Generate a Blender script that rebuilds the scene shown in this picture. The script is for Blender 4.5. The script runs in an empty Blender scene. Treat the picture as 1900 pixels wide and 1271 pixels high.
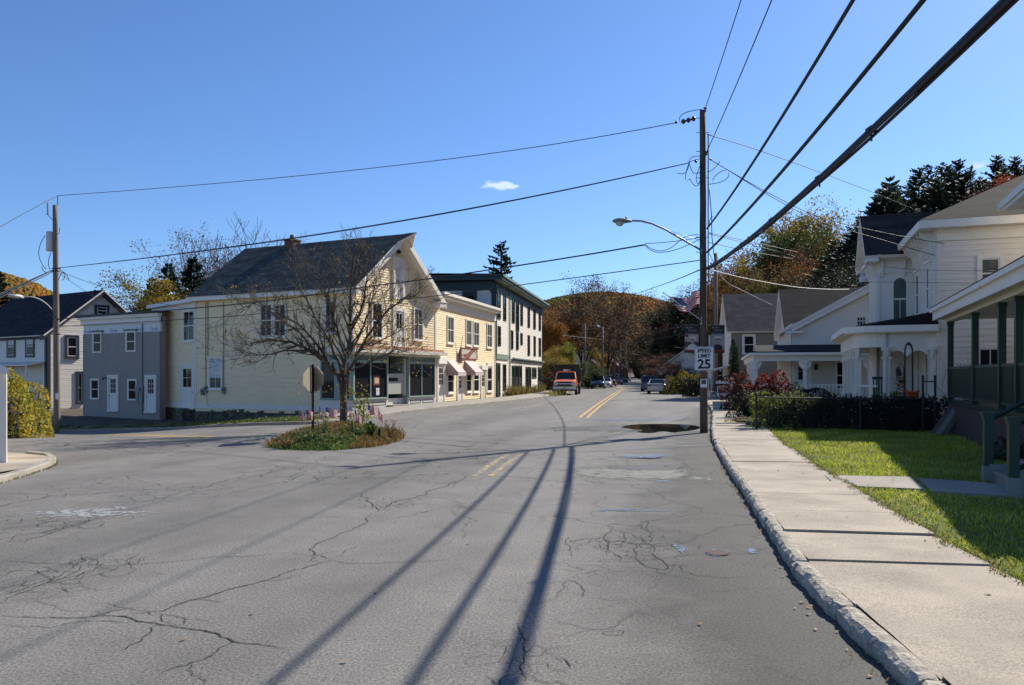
import bpy, math, random
import numpy as np
from mathutils import Vector, Matrix, geometry
random.seed(7); RNG=np.random.default_rng(7)
SC=bpy.context.scene; COL=SC.collection
F=1430.; CX=950.; HY=697.; CH=1.8          # survey of the place: focal length, horizon and eye height of the survey point
def Pd(px,py,d): return Vector(((px-CX)*d/F, d, CH+(HY-py)*d/F))
def S(t): t=np.clip(t,0,1); return t*t*(3-2*t)
def h(x,y):
    x=np.asarray(x,float); y=np.asarray(y,float)
    z=-1.0*S((-5-x)/17)*S((y-18)/18)+.3*S((y-46)/14)*S((-5-x)/17)
    z=z+.03*np.maximum(0,y-285)*S((y-285)/60)
    return z
def H(x,y): return float(h(x,y))
def G(px,py,off=0.):
    z=0.; d=20.
    for _ in range(60):
        d2=(CH-z-off)*F/(py-HY); d=d+.5*(d2-d); z=H((px-CX)*d/F,d)
    return Vector(((px-CX)*d/F,d,z+off))
def hill(x,y):
    x=np.asarray(x,float); y=np.asarray(y,float)
    r=x-.19*y-8
    z=.62*np.maximum(0,r-13)*S((r-13)/12)
    z=np.minimum(z,60-8*np.exp(-np.maximum(0,z-40)/20))
    z=z*(1-.75*S((y-150)/130))
    z=z+81*np.exp(-((x-112)/132)**2/2-((y-980)/170)**2/2)*S((y-330)/250)
    z=z+86*np.exp(-((x+512)/88)**2/2-((y-720)/150)**2/2)
    z=z+30*S((y-420)/300)*S((x-150)/100)*0
    return z
def T(x,y): return h(x,y)+hill(x,y)

# ---------------- materials
MATS={}
def mat(name,col,rough=.7,metal=0.,var=.0,vscale=3.,bump=0.,bscale=30.,spec=.5,stretch=(1,1,1),col2=None,c2scale=1.,c2lo=.5,c2hi=.7,trans=0.,alpha=1.,emis=0,attr=None,coat=0.,speck=0.,speckscale=150.):
    m=bpy.data.materials.new(name); m.use_nodes=True; nt=m.node_tree; N=nt.nodes; L=nt.links
    b=N['Principled BSDF']; b.inputs['Roughness'].default_value=rough; b.inputs['Metallic'].default_value=metal
    b.inputs['Specular IOR Level'].default_value=spec
    b.inputs['Coat Weight'].default_value=coat
    if trans: b.inputs['Transmission Weight'].default_value=trans
    tc=N.new('ShaderNodeTexCoord'); mp=N.new('ShaderNodeMapping'); mp.inputs['Scale'].default_value=stretch
    geo=N.new('ShaderNodeNewGeometry'); L.new(geo.outputs['Position'],mp.inputs['Vector'])
    cur=None
    if attr:
        a=N.new('ShaderNodeAttribute'); a.attribute_name=attr; cur=a.outputs['Color']
    else:
        r=N.new('ShaderNodeRGB'); r.outputs[0].default_value=(*col,1); cur=r.outputs[0]
    if col2 is not None:
        n=N.new('ShaderNodeTexNoise'); n.inputs['Scale'].default_value=c2scale; n.inputs['Detail'].default_value=6; n.inputs['Roughness'].default_value=.65
        L.new(mp.outputs[0],n.inputs['Vector'])
        cr=N.new('ShaderNodeMapRange'); cr.inputs['From Min'].default_value=c2lo; cr.inputs['From Max'].default_value=c2hi
        L.new(n.outputs['Fac'],cr.inputs['Value'])
        mx=N.new('ShaderNodeMix'); mx.data_type='RGBA'; L.new(cr.outputs[0],mx.inputs['Factor']); L.new(cur,mx.inputs['A']); mx.inputs['B'].default_value=(*col2,1)
        cur=mx.outputs['Result']
    def mul(fac_scale,amp,det):
        nonlocal cur
        n=N.new('ShaderNodeTexNoise'); n.inputs['Scale'].default_value=fac_scale; n.inputs['Detail'].default_value=det
        L.new(mp.outputs[0],n.inputs['Vector'])
        cr=N.new('ShaderNodeMapRange'); cr.inputs['From Min'].default_value=.25; cr.inputs['From Max'].default_value=.75
        cr.inputs['To Min'].default_value=1-amp; cr.inputs['To Max'].default_value=1+amp; L.new(n.outputs['Fac'],cr.inputs['Value'])
        v=N.new('ShaderNodeVectorMath'); v.operation='SCALE'; L.new(cur,v.inputs[0]); L.new(cr.outputs[0],v.inputs['Scale']); cur=v.outputs[0]
    if var: mul(vscale,var,6)
    if speck: mul(speckscale,speck,2)
    L.new(cur,b.inputs['Base Color'])
    if emis: b.inputs['Emission Strength'].default_value=emis; L.new(cur,b.inputs['Emission Color'])
    if bump:
        n=N.new('ShaderNodeTexNoise'); n.inputs['Scale'].default_value=bscale; n.inputs['Detail'].default_value=4; L.new(mp.outputs[0],n.inputs['Vector'])
        bp=N.new('ShaderNodeBump'); bp.inputs['Strength'].default_value=1; bp.inputs['Distance'].default_value=bump; L.new(n.outputs['Fac'],bp.inputs['Height'])
        L.new(bp.outputs[0],b.inputs['Normal'])
    MATS[name]=m; return m
def shingle_mat(name,c1,c2,row=.16,wid=.3,dark=.35,zoom=1.):
    # courses follow height: rows by z, joints by horizontal position
    m=bpy.data.materials.new(name); m.use_nodes=True; nt=m.node_tree; N=nt.nodes; L=nt.links; b=N['Principled BSDF']; b.inputs['Roughness'].default_value=.9; b.inputs['Specular IOR Level'].default_value=.12
    uv=N.new('ShaderNodeUVMap'); uv.uv_map='UVMap'
    br=N.new('ShaderNodeTexBrick'); br.inputs['Scale'].default_value=1; br.inputs['Color1'].default_value=(*c1,1); br.inputs['Color2'].default_value=(*c2,1)
    br.inputs['Mortar'].default_value=(*[c*dark for c in c1],1); br.inputs['Brick Width'].default_value=wid; br.inputs['Row Height'].default_value=row; br.inputs['Mortar Size'].default_value=.014; br.inputs['Bias'].default_value=-.1
    L.new(uv.outputs[0],br.inputs['Vector'])
    n=N.new('ShaderNodeTexNoise'); n.inputs['Scale'].default_value=1.3; n.inputs['Detail'].default_value=6; L.new(uv.outputs[0],n.inputs['Vector'])
    cr=N.new('ShaderNodeMapRange'); cr.inputs['From Min'].default_value=.3; cr.inputs['From Max'].default_value=.7; cr.inputs['To Min'].default_value=.65; cr.inputs['To Max'].default_value=1.35; L.new(n.outputs['Fac'],cr.inputs['Value'])
    v=N.new('ShaderNodeVectorMath'); v.operation='SCALE'; L.new(br.outputs['Color'],v.inputs[0]); L.new(cr.outputs[0],v.inputs['Scale']); L.new(v.outputs[0],b.inputs['Base Color'])
    bp=N.new('ShaderNodeBump'); bp.inputs['Strength'].default_value=.8; bp.inputs['Distance'].default_value=.02; bp.invert=True
    L.new(br.outputs['Fac'],bp.inputs['Height']); L.new(bp.outputs[0],b.inputs['Normal'])
    MATS[name]=m; return m

# ---------------- mesh builder
class Fr:                                   # a wall's frame: s along, n outward, z up
    def __init__(s,o,u,L=0,flip=False):
        s.o=Vector((o[0],o[1])); s.u=Vector((u[0],u[1])).normalized(); s.n=Vector((s.u.y,-s.u.x)); s.L=L
        if flip: s.n=-s.n
    def pt(s,a,n,z): 
        p=s.o+s.u*a+s.n*n; return (p.x,p.y,z)
    def s_(s,px):
        k=(px-CX)/F; return (k*s.o.y-s.o.x)/(s.u.x-k*s.u.y)
    def z_(s,px,py): return CH+(HY-py)*(s.o.y+s.u.y*s.s_(px))/F
    def rect(s,px0,px1,py0,py1):
        a,b=s.s_(px0),s.s_(px1); m=(px0+px1)/2
        return min(a,b),max(a,b),s.z_(m,py1),s.z_(m,py0)
    def off(s,n):
        f=Fr(s.o+s.n*n,s.u,s.L); f.n=s.n.copy(); return f
class MB:
    def __init__(s): s.v=[]; s.f=[]; s.m=[]; s.uv={}; s.c=None
    def add(s,vs,fs,mi=0):
        b=len(s.v); s.v.extend(tuple(v) for v in vs); s.f.extend(tuple(i+b for i in f) for f in fs); s.m.extend([mi]*len(fs))
    def face(s,vs,mi=0,uv=None):
        b=len(s.v); s.v.extend(tuple(v) for v in vs); s.f.append(tuple(range(b,b+len(vs)))); s.m.append(mi)
        if uv: s.uv[len(s.f)-1]=uv
    BF=[(0,3,2,1),(4,5,6,7),(0,1,5,4),(1,2,6,5),(2,3,7,6),(3,0,4,7)]
    def box(s,fr,s0,s1,n0,n1,z0,z1,mi=0):
        P=fr.pt; s.add([P(s0,n0,z0),P(s1,n0,z0),P(s1,n1,z0),P(s0,n1,z0),P(s0,n0,z1),P(s1,n0,z1),P(s1,n1,z1),P(s0,n1,z1)],s.BF,mi)
    def wbox(s,x0,x1,y0,y1,z0,z1,mi=0):
        s.add([(x0,y0,z0),(x1,y0,z0),(x1,y1,z0),(x0,y1,z0),(x0,y0,z1),(x1,y0,z1),(x1,y1,z1),(x0,y1,z1)],s.BF,mi)
    def prism(s,fr,pts,n0,n1,mi=0):
        k=len(pts); a=[fr.pt(p[0],n0,p[1]) for p in pts]+[fr.pt(p[0],n1,p[1]) for p in pts]
        fs=[tuple(range(k)),tuple(range(2*k-1,k-1,-1))]+[(i,i+k,(i+1)%k+k,(i+1)%k) for i in range(k)]
        s.add(a,fs,mi)
    def slab(s,q,t,mi=0,uvs=1.):             # a thick sheet from a planar polygon (top face), thickness t downward along its normal
        q=[Vector(p) for p in q]; nn=(q[1]-q[0]).cross(q[2]-q[0]).normalized()
        if nn.z<0: q=q[::-1]; nn=-nn
        k=len(q); lo=[p-nn*t for p in q]
        hx=Vector((0,0,1)).cross(nn)
        if hx.length<1e-3: hx=Vector((1,0,0))
        hx.normalize(); vy=nn.cross(hx)
        uv=[((p.dot(hx))*uvs,(p.dot(vy))*uvs) for p in q]
        b=len(s.v); s.v.extend(tuple(p) for p in q+lo)
        s.f.append(tuple(range(b,b+k))); s.m.append(mi); s.uv[len(s.f)-1]=uv
        s.f.append(tuple(range(b+2*k-1,b+k-1,-1))); s.m.append(mi+1 if s.soffit else mi)
        for i in range(k): s.f.append((b+i,b+i+k,b+(i+1)%k+k,b+(i+1)%k)); s.m.append(mi+1 if s.soffit else mi)
    soffit=False
    def tube(s,pts,r,sides=6,mi=0,cap=True):
        pts=[Vector(p) for p in pts]; n=len(pts)
        if not hasattr(r,'__len__'): r=[r]*n
        b=len(s.v); up=None
        for i,p in enumerate(pts):
            t=(pts[min(i+1,n-1)]-pts[max(i-1,0)])
            if t.length<1e-9: t=Vector((0,0,1))
            t.normalize()
            if up is None: up=Vector((0,0,1)) if abs(t.z)<.9 else Vector((1,0,0))
            a=(up-t*up.dot(t)); 
            if a.length<1e-4: a=t.orthogonal()
            a.normalize(); up=a; c=t.cross(a)
            for k in range(sides):
                w=2*math.pi*k/sides; q=p+a*(math.cos(w)*r[i])+c*(math.sin(w)*r[i]); s.v.append((q.x,q.y,q.z))
        for i in range(n-1):
            for k in range(sides):
                k2=(k+1)%sides; s.f.append((b+i*sides+k,b+i*sides+k2,b+(i+1)*sides+k2,b+(i+1)*sides+k)); s.m.append(mi)
        if cap and sides>2:
            s.f.append(tuple(b+k for k in range(sides))[::-1]); s.m.append(mi); s.f.append(tuple(b+(n-1)*sides+k for k in range(sides))); s.m.append(mi)
    def lathe(s,c,prof,sides=12,mi=0,axis=Vector((0,0,1))):
        c=Vector(c); axis=Vector(axis).normalized(); a=axis.orthogonal().normalized(); e=axis.cross(a); b=len(s.v); n=len(prof)
        for r,z in prof:
            for k in range(sides):
                w=2*math.pi*k/sides; q=c+axis*z+a*(math.cos(w)*r)+e*(math.sin(w)*r); s.v.append((q.x,q.y,q.z))
        for i in range(n-1):
            for k in range(sides):
                k2=(k+1)%sides; s.f.append((b+i*sides+k,b+i*sides+k2,b+(i+1)*sides+k2,b+(i+1)*sides+k)); s.m.append(mi)
        s.f.append(tuple(b+k for k in range(sides))[::-1]); s.m.append(mi); s.f.append(tuple(b+(n-1)*sides+k for k in range(sides))); s.m.append(mi)
    def merge(s,o):
        b=len(s.v); fb=len(s.f); s.v.extend(o.v); s.f.extend(tuple(i+b for i in f) for f in o.f); s.m.extend(o.m)
        for k,u in o.uv.items(): s.uv[k+fb]=u
ORG={}
def mesh_of(name,mb,mats,shift=None,smooth=False,cols=None):
    me=bpy.data.meshes.new(name); v=np.array(mb.v,float).reshape(-1,3)
    if shift is not None: v=v-np.array(shift)
    me.from_pydata(v.tolist(),[],mb.f)
    for m in mats: me.materials.append(MATS[m] if isinstance(m,str) else m)
    if len(mats)>1: me.polygons.foreach_set('material_index',mb.m)
    if mb.uv:
        ul=me.uv_layers.new(name='UVMap'); 
        for fi,uv in mb.uv.items():
            p=me.polygons[fi]
            for k,li in enumerate(p.loop_indices): ul.data[li].uv=uv[k]
    if cols is not None:
        ca=me.color_attributes.new('tint','FLOAT_COLOR','POINT'); ca.data.foreach_set('color',np.asarray(cols,np.float32).ravel())
    if smooth: me.polygons.foreach_set('use_smooth',[True]*len(me.polygons))
    me.update(); return me
def meta(o,label=None,cat=None,group=None,kind=None):
    if label: o['label']=label
    if cat: o['category']=cat
    if group: o['group']=group
    if kind: o['kind']=kind
    return o
def thing(name,label,cat,loc,group=None,rotz=0):
    o=bpy.data.objects.new(name,None); COL.objects.link(o); o.location=loc; o.rotation_euler=(0,0,rotz); o.empty_display_size=.2
    ORG[o.name]=Vector(loc) if not rotz else Vector((0,0,0)); meta(o,label,cat,group); return o
def obj(name,mb,mats,parent=None,smooth=False,local=False,cols=None,label=None):
    if isinstance(mats,(str,bpy.types.Material)): mats=[mats]
    if parent is not None:
        sh=Vector((0,0,0)) if local else ORG[parent.name]
    elif local: sh=Vector((0,0,0))
    else:
        a=np.array(mb.v); sh=Vector(((a[:,0].min()+a[:,0].max())/2,(a[:,1].min()+a[:,1].max())/2,a[:,2].min()))
    o=bpy.data.objects.new(name,mesh_of(name,mb,mats,sh,smooth,cols)); COL.objects.link(o)
    if parent is not None: o.parent=parent; ORG[o.name]=sh
    elif not local: o.location=sh; ORG[o.name]=sh
    else: ORG[o.name]=Vector((0,0,0))
    if label: o['label']=label
    return o
def obj_split(name,mb,mats,parent,cuts,axis):
    """one mesh per stretch of wall: faces are sorted by where their centre lies"""
    V=mb.v; groups={}
    for f,m in zip(mb.f,mb.m):
        c=sum((Vector(V[i]) for i in f),Vector())/len(f); groups.setdefault(axis(c),[]).append((f,m))
    for k in sorted(groups):
        q=MB()
        for f,m in groups[k]: q.face([V[i] for i in f],m)
        o=obj(name,q,mats,parent)
    return o
def kids(o): return [c for c in KIDS.get(o.name,[])]
KIDS={}
def copy_tree(src,loc,rotz=None,scale=None,label=None,group=None,parent=None):
    c=src.copy(); COL.objects.link(c)
    if parent is None:
        c.location=loc
        if rotz is not None: c.rotation_euler=(0,0,rotz)
        if scale is not None: c.scale=scale if hasattr(scale,'__len__') else (scale,)*3
        if label: c['label']=label
        if group: c['group']=group
    else: c.parent=parent
    for ch in [o for o in CH_OF(src)]: copy_tree(ch,None,parent=c)
    return c
def CH_OF(o): return [x for x in o.children]
def sheet(name,outline,off,m,step=1.5,kind='structure',hf=h,tintf=None):
    pts=[Vector((p[0],p[1])) for p in outline]; n=len(pts); ed=[]; vs=[]
    for i in range(n):
        a,b=pts[i],pts[(i+1)%n]; k=max(1,int((b-a).length/step))
        for j in range(k): vs.append(a+(b-a)*j/k)
    nb=len(vs); ed=[(i,(i+1)%nb) for i in range(nb)]
    xs=[p.x for p in pts]; ys=[p.y for p in pts]
    nx=int((max(xs)-min(xs))/step); ny=int((max(ys)-min(ys))/step)
    for i in range(1,nx):
        for j in range(1,ny):
            q=Vector((min(xs)+(i+.3*(j%2))*step,min(ys)+j*step)); 
            ins=False
            for a in range(n):
                p1,p2=pts[a],pts[(a+1)%n]
                if (p1.y>q.y)!=(p2.y>q.y) and q.x<(p2.x-p1.x)*(q.y-p1.y)/(p2.y-p1.y)+p1.x: ins=not ins
            if ins: vs.append(q)
    r=geometry.delaunay_2d_cdt(vs,ed,[list(range(nb))],1,1e-4)
    V=np.array([(v.x,v.y) for v in r[0]]); z=hf(V[:,0],V[:,1])+off
    mb=MB(); mb.v=[(V[i,0],V[i,1],float(z[i])) for i in range(len(V))]; mb.f=[tuple(f) for f in r[2]]; mb.m=[0]*len(mb.f)
    fl=[]
    for f in mb.f:
        a,b,c=[Vector(mb.v[i]) for i in f[:3]]; fl.append(f if (b-a).cross(c-a).z>0 else f[::-1])
    mb.f=fl
    o=obj(name,mb,m,local=True,smooth=True,cols=tintf(mb) if tintf else None); meta(o,kind=kind); return o
def clap(mb,fr,s0,s1,z0,z1,ex=.11,top=None,proud=.022,mi=0):
    """lapped boards; top: polyline [(s,z)..] the wall is cut to"""
    z=z0; i=0
    def lim(zz):
        if top is None: return s0,s1
        xs=[]
        for (a,za),(b,zb) in zip(top,top[1:]):
            if (za-zz)*(zb-zz)<=0 and za!=zb: xs.append(a+(b-a)*(zz-za)/(zb-za))
        lo,hi=s0,s1
        tz=lambda q: next((za+(zb-za)*(q-a)/(b-a) for (a,za),(b,zb) in zip(top,top[1:]) if a<=q<=b and b>a),top[0][1])
        if tz(s0+1e-4)<zz: lo=min(xs) if xs else s1
        if tz(s1-1e-4)<zz: hi=max(xs) if xs else lo
        return lo,hi
    while z<z1-1e-3:
        zt=min(z+ex,z1); a0,a1=lim(z); b0,b1=lim(zt)
        if a1-a0>.05:
            j=random.uniform(-.004,.004); pr=proud+random.uniform(-.003,.004)
            P=fr.pt; m=mi
            mb.face([P(a0,pr,z+j),P(a1,pr,z-j*.5),P(b1,.004,zt+.004),P(b0,.004,zt+.004)],m)
            mb.face([P(a0,.0,z+j),P(a1,.0,z-j*.5),P(a1,pr,z-j*.5),P(a0,pr,z+j)],m)
        z=zt
def text_mb(txt,size,fr,s,z,n,mi=0,align='CENTER',shear=0,bold=0.,xs=1.):
    cu=bpy.data.curves.new('t','FONT'); cu.body=txt; cu.size=size; cu.align_x=align; cu.align_y='CENTER'; cu.shear=shear; cu.offset=bold; cu.extrude=.0
    o=bpy.data.objects.new('t',cu); me=bpy.data.meshes.new_from_object(o)
    mb=MB(); sg=1
    mb.add([fr.pt(s+v.co.x*xs,n,z+v.co.y) for v in me.vertices],[tuple(p.vertices) for p in me.polygons],mi)
    bpy.data.objects.remove(o); bpy.data.curves.remove(cu); bpy.data.meshes.remove(me); return mb
def window(fr,par,r,trim='white_trim',glass='glass',nx=1,rows=2,fw=.1,n0=.036,sill=True,hood=0.,sash=None,sub=0,name='window',label=None,curtain=None):
    s0,s1,z0,z1=r; mb=MB(); d=n0+.045
    mb.box(fr,s0,s0+fw,0,d,z0,z1); mb.box(fr,s1-fw,s1,0,d,z0,z1); mb.box(fr,s0+fw,s1-fw,0,d-.002,z1-fw,z1); mb.box(fr,s0+fw,s1-fw,0,d-.002,z0,z0+fw*.7)
    if sill: mb.box(fr,s0-.04,s1+.04,0,d+.05,z0-.05,z0-.001)
    if hood: mb.box(fr,s0-.05,s1+.05,0,d+.05,z1+.001,z1+hood)
    a,b,c,e=s0+fw,s1-fw,z0+fw*.7,z1-fw; t=min(.045,(b-a)*.09); q=n0+.02
    mb.box(fr,a,a+t,0,q,c,e,1); mb.box(fr,b-t,b,0,q,c,e,1); mb.box(fr,a+t,b-t,0,q-.001,c,c+t,1); mb.box(fr,a+t,b-t,0,q-.001,e-t,e,1)
    for k in range(1,rows): 
        zz=c+(e-c)*k/rows; mb.box(fr,a+t,b-t,0,q+.004,zz-t*.6,zz+t*.6,1)
    for k in range(1,nx):
        xx=a+(b-a)*k/nx; mb.box(fr,xx-.014,xx+.014,0,q-.003,c+t,e-t,1)
    if sub:
        for k in range(rows):
            lo=c+(e-c)*k/rows; hi=c+(e-c)*(k+1)/rows
            for j in range(1,sub+1): zz=lo+(hi-lo)*j/(sub+1); mb.box(fr,a+t,b-t,0,q-.004,zz-.012,zz+.012,1)
    o=obj(name,mb,[trim,sash or trim],par,label=label)
    g=MB(); g.box(fr,a+.001,b-.001,-.02,n0-.004,c+.001,e-.001); obj('pane',g,glass,o)
    if curtain:
        g=MB(); zc=c+(e-c)*curtain[1]; 
        k=10; w=(b-a-2*t)/k
        for j in range(k): g.face([fr.pt(a+t+w*j,n0-.002+.0015*(j%2),zc),fr.pt(a+t+w*(j+1),n0-.002+.0015*((j+1)%2),zc),fr.pt(a+t+w*(j+1),n0-.002+.0015*((j+1)%2),e-t),fr.pt(a+t+w*j,n0-.002+.0015*(j%2),e-t)])
        obj('curtain',g,curtain[0],o)
    return o
def door(fr,par,r,trim='white_trim',panel='white_paint',glass='glass',lites=(2,3),fw=.12,knob=True,hood=0.,split=.5,rec=.0,transom=0.,label=None,side=1):
    s0,s1,z0,z1=r; mb=MB(); d=.075
    mb.box(fr,s0,s0+fw,0,d,z0,z1); mb.box(fr,s1-fw,s1,0,d,z0,z1); mb.box(fr,s0+fw,s1-fw,0,d-.002,z1-fw,z1); mb.box(fr,s0,s1,0,d+.1,z0-.06,z0-.001)
    if hood: mb.box(fr,s0-.08,s1+.08,0,d+.12,z1+.001,z1+hood)
    o=obj('door',mb,trim,par,label=label)
    a,b,c,e=s0+fw+.001,s1-fw-.001,z0+.01,z1-fw-.001
    if transom: e-=transom; g=MB(); g.box(fr,a,b,-.02,.03,e+.05,e+transom); obj('transom',g,glass,o)
    p=MB(); p.box(fr,a,b,-.02,.03,c,e)
    zz=c+(e-c)*split; w=(b-a)
    for k in (0,1):
        x0=a+w*(.12+.42*k); p.box(fr,x0,x0+w*.34,.03,.036,c+.12,zz-.1)
        p.box(fr,x0+.02,x0+w*.34-.02,.036,.04,c+.15,zz-.13)
    obj('door_panel',p,panel,o)
    g=MB(); gl0,gl1=a+w*.16,b-w*.16; g.box(fr,gl0,gl1,.03,.034,zz,e-.12)
    obj('pane',g,glass,o)
    nx,ny=lites; q=MB()
    for k in range(nx+1): xx=gl0+(gl1-gl0)*k/nx; q.box(fr,xx-.014,xx+.014,.034,.045,zz,e-.12)
    for k in range(ny+1): yy=zz+(e-.12-zz)*k/ny; q.box(fr,gl0,gl1,.034,.044,yy-.014,yy+.014)
    obj('muntins',q,panel,o)
    if knob:
        k=MB(); kp=fr.pt(a+.07 if side>0 else b-.07,.04,c+.95); k.lathe(kp,[(.012,0),(.012,.03),(.035,.04),(.035,.065),(.015,.075)],8,0,Vector((fr.n.x,fr.n.y,0))); obj('handle',k,'dark_metal',o)
    return o
# ---------------- camera, sun, sky
cam=bpy.data.cameras.new('Camera'); co=bpy.data.objects.new('Camera',cam); COL.objects.link(co); SC.camera=co
co.location=(0,0,CH); co.rotation_euler=(math.pi/2,0,0); cam.sensor_width=36; cam.lens=F/1900*36; cam.shift_y=(HY-635.5)/1900; cam.clip_end=4000; cam.clip_start=.05
SUN_EL=math.radians(38); SX,SY=.70,.714     # the sun stands ahead and to the right
sl=bpy.data.lights.new('sun','SUN'); sl.energy=5.0; sl.angle=math.radians(.53); sl.color=(1,.945,.82)
so=bpy.data.objects.new('sun',sl); COL.objects.link(so); so.location=(30,30,40)
so.rotation_euler=Vector((-SX*math.cos(SUN_EL),-SY*math.cos(SUN_EL),-math.sin(SUN_EL))).to_track_quat('-Z','Y').to_euler()
W=bpy.data.worlds.new('World'); SC.world=W; W.use_nodes=True; nt=W.node_tree; N=nt.nodes; L=nt.links
bg=N['Background']; sky=N.new('ShaderNodeTexSky'); sky.sky_type='NISHITA'; sky.sun_disc=False; sky.sun_elevation=SUN_EL; sky.sun_rotation=math.atan2(SX,SY)
sky.air_density=1.0; sky.dust_density=.35; sky.ozone_density=5.0; sky.altitude=200
bg.inputs['Strength'].default_value=.092
# one small cloud and two wisps, fixed in the sky by direction
tc=N.new('ShaderNodeTexCoord')
def cloud(px,py,wx,wy,amt,prev,sc=60.,seed=0.):
    d=Vector(((px-CX)/F,1,(HY-py)/F)).normalized(); rt=d.cross(Vector((0,0,1))).normalized(); up=rt.cross(d)
    def dot(v):
        n=N.new('ShaderNodeVectorMath'); n.operation='DOT_PRODUCT'; L.new(tc.outputs['Generated'],n.inputs[0]); n.inputs[1].default_value=v; return n.outputs['Value']
    def mth(op,a,b=None):
        n=N.new('ShaderNodeMath'); n.operation=op
        for i,q in enumerate((a,b)):
            if q is None: continue
            if isinstance(q,(int,float)): n.inputs[i].default_value=q
            else: L.new(q,n.inputs[i])
        return n.outputs[0]
    x=mth('DIVIDE',dot(rt),wx/F); y=mth('DIVIDE',dot(up),wy/F)
    rr=mth('SQRT',mth('ADD',mth('MULTIPLY',x,x),mth('MULTIPLY',y,y)))
    fr=mth('GREATER_THAN',dot(d),0.)
    mp=N.new('ShaderNodeMapping'); mp.inputs['Scale'].default_value=(1,1,2.2); mp.inputs['Location'].default_value=(seed,0,0); L.new(tc.outputs['Generated'],mp.inputs[0])
    n=N.new('ShaderNodeTexNoise'); n.inputs['Scale'].default_value=sc; n.inputs['Detail'].default_value=7; n.inputs['Roughness'].default_value=.62; L.new(mp.outputs[0],n.inputs['Vector'])
    v=mth('SUBTRACT',mth('MULTIPLY',n.outputs['Fac'],2.2),mth('ADD',rr,.25))
    r=N.new('ShaderNodeMapRange'); r.inputs['From Min'].default_value=0; r.inputs['From Max'].default_value=.45; r.inputs['To Max'].default_value=amt; L.new(v,r.inputs['Value'])
    f=mth('MULTIPLY',r.outputs[0],fr)
    m=N.new('ShaderNodeMix'); m.data_type='RGBA'; L.new(f,m.inputs['Factor']); L.new(prev,m.inputs['A']); m.inputs['B'].default_value=(7.2,7.3,7.6,1); return m.outputs['Result']
c=cloud(928,344,44,9,.95,sky.outputs[0]); c=cloud(330,548,70,16,.35,c,35.,3.); c=cloud(1815,308,16,8,.7,c,70.,5.)
tn=N.new('ShaderNodeMix'); tn.data_type='RGBA'; tn.blend_type='MULTIPLY'; tn.inputs['Factor'].default_value=1; L.new(c,tn.inputs['A']); tn.inputs['B'].default_value=(.82,.99,1.22,1); L.new(tn.outputs['Result'],bg.inputs['Color'])
SC.view_settings.view_transform='Standard'; SC.view_settings.look='None'; SC.view_settings.exposure=.45; SC.view_settings.gamma=1
SC.cycles.max_bounces=6; SC.cycles.diffuse_bounces=3; SC.cycles.glossy_bounces=3; SC.cycles.transparent_max_bounces=8

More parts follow.
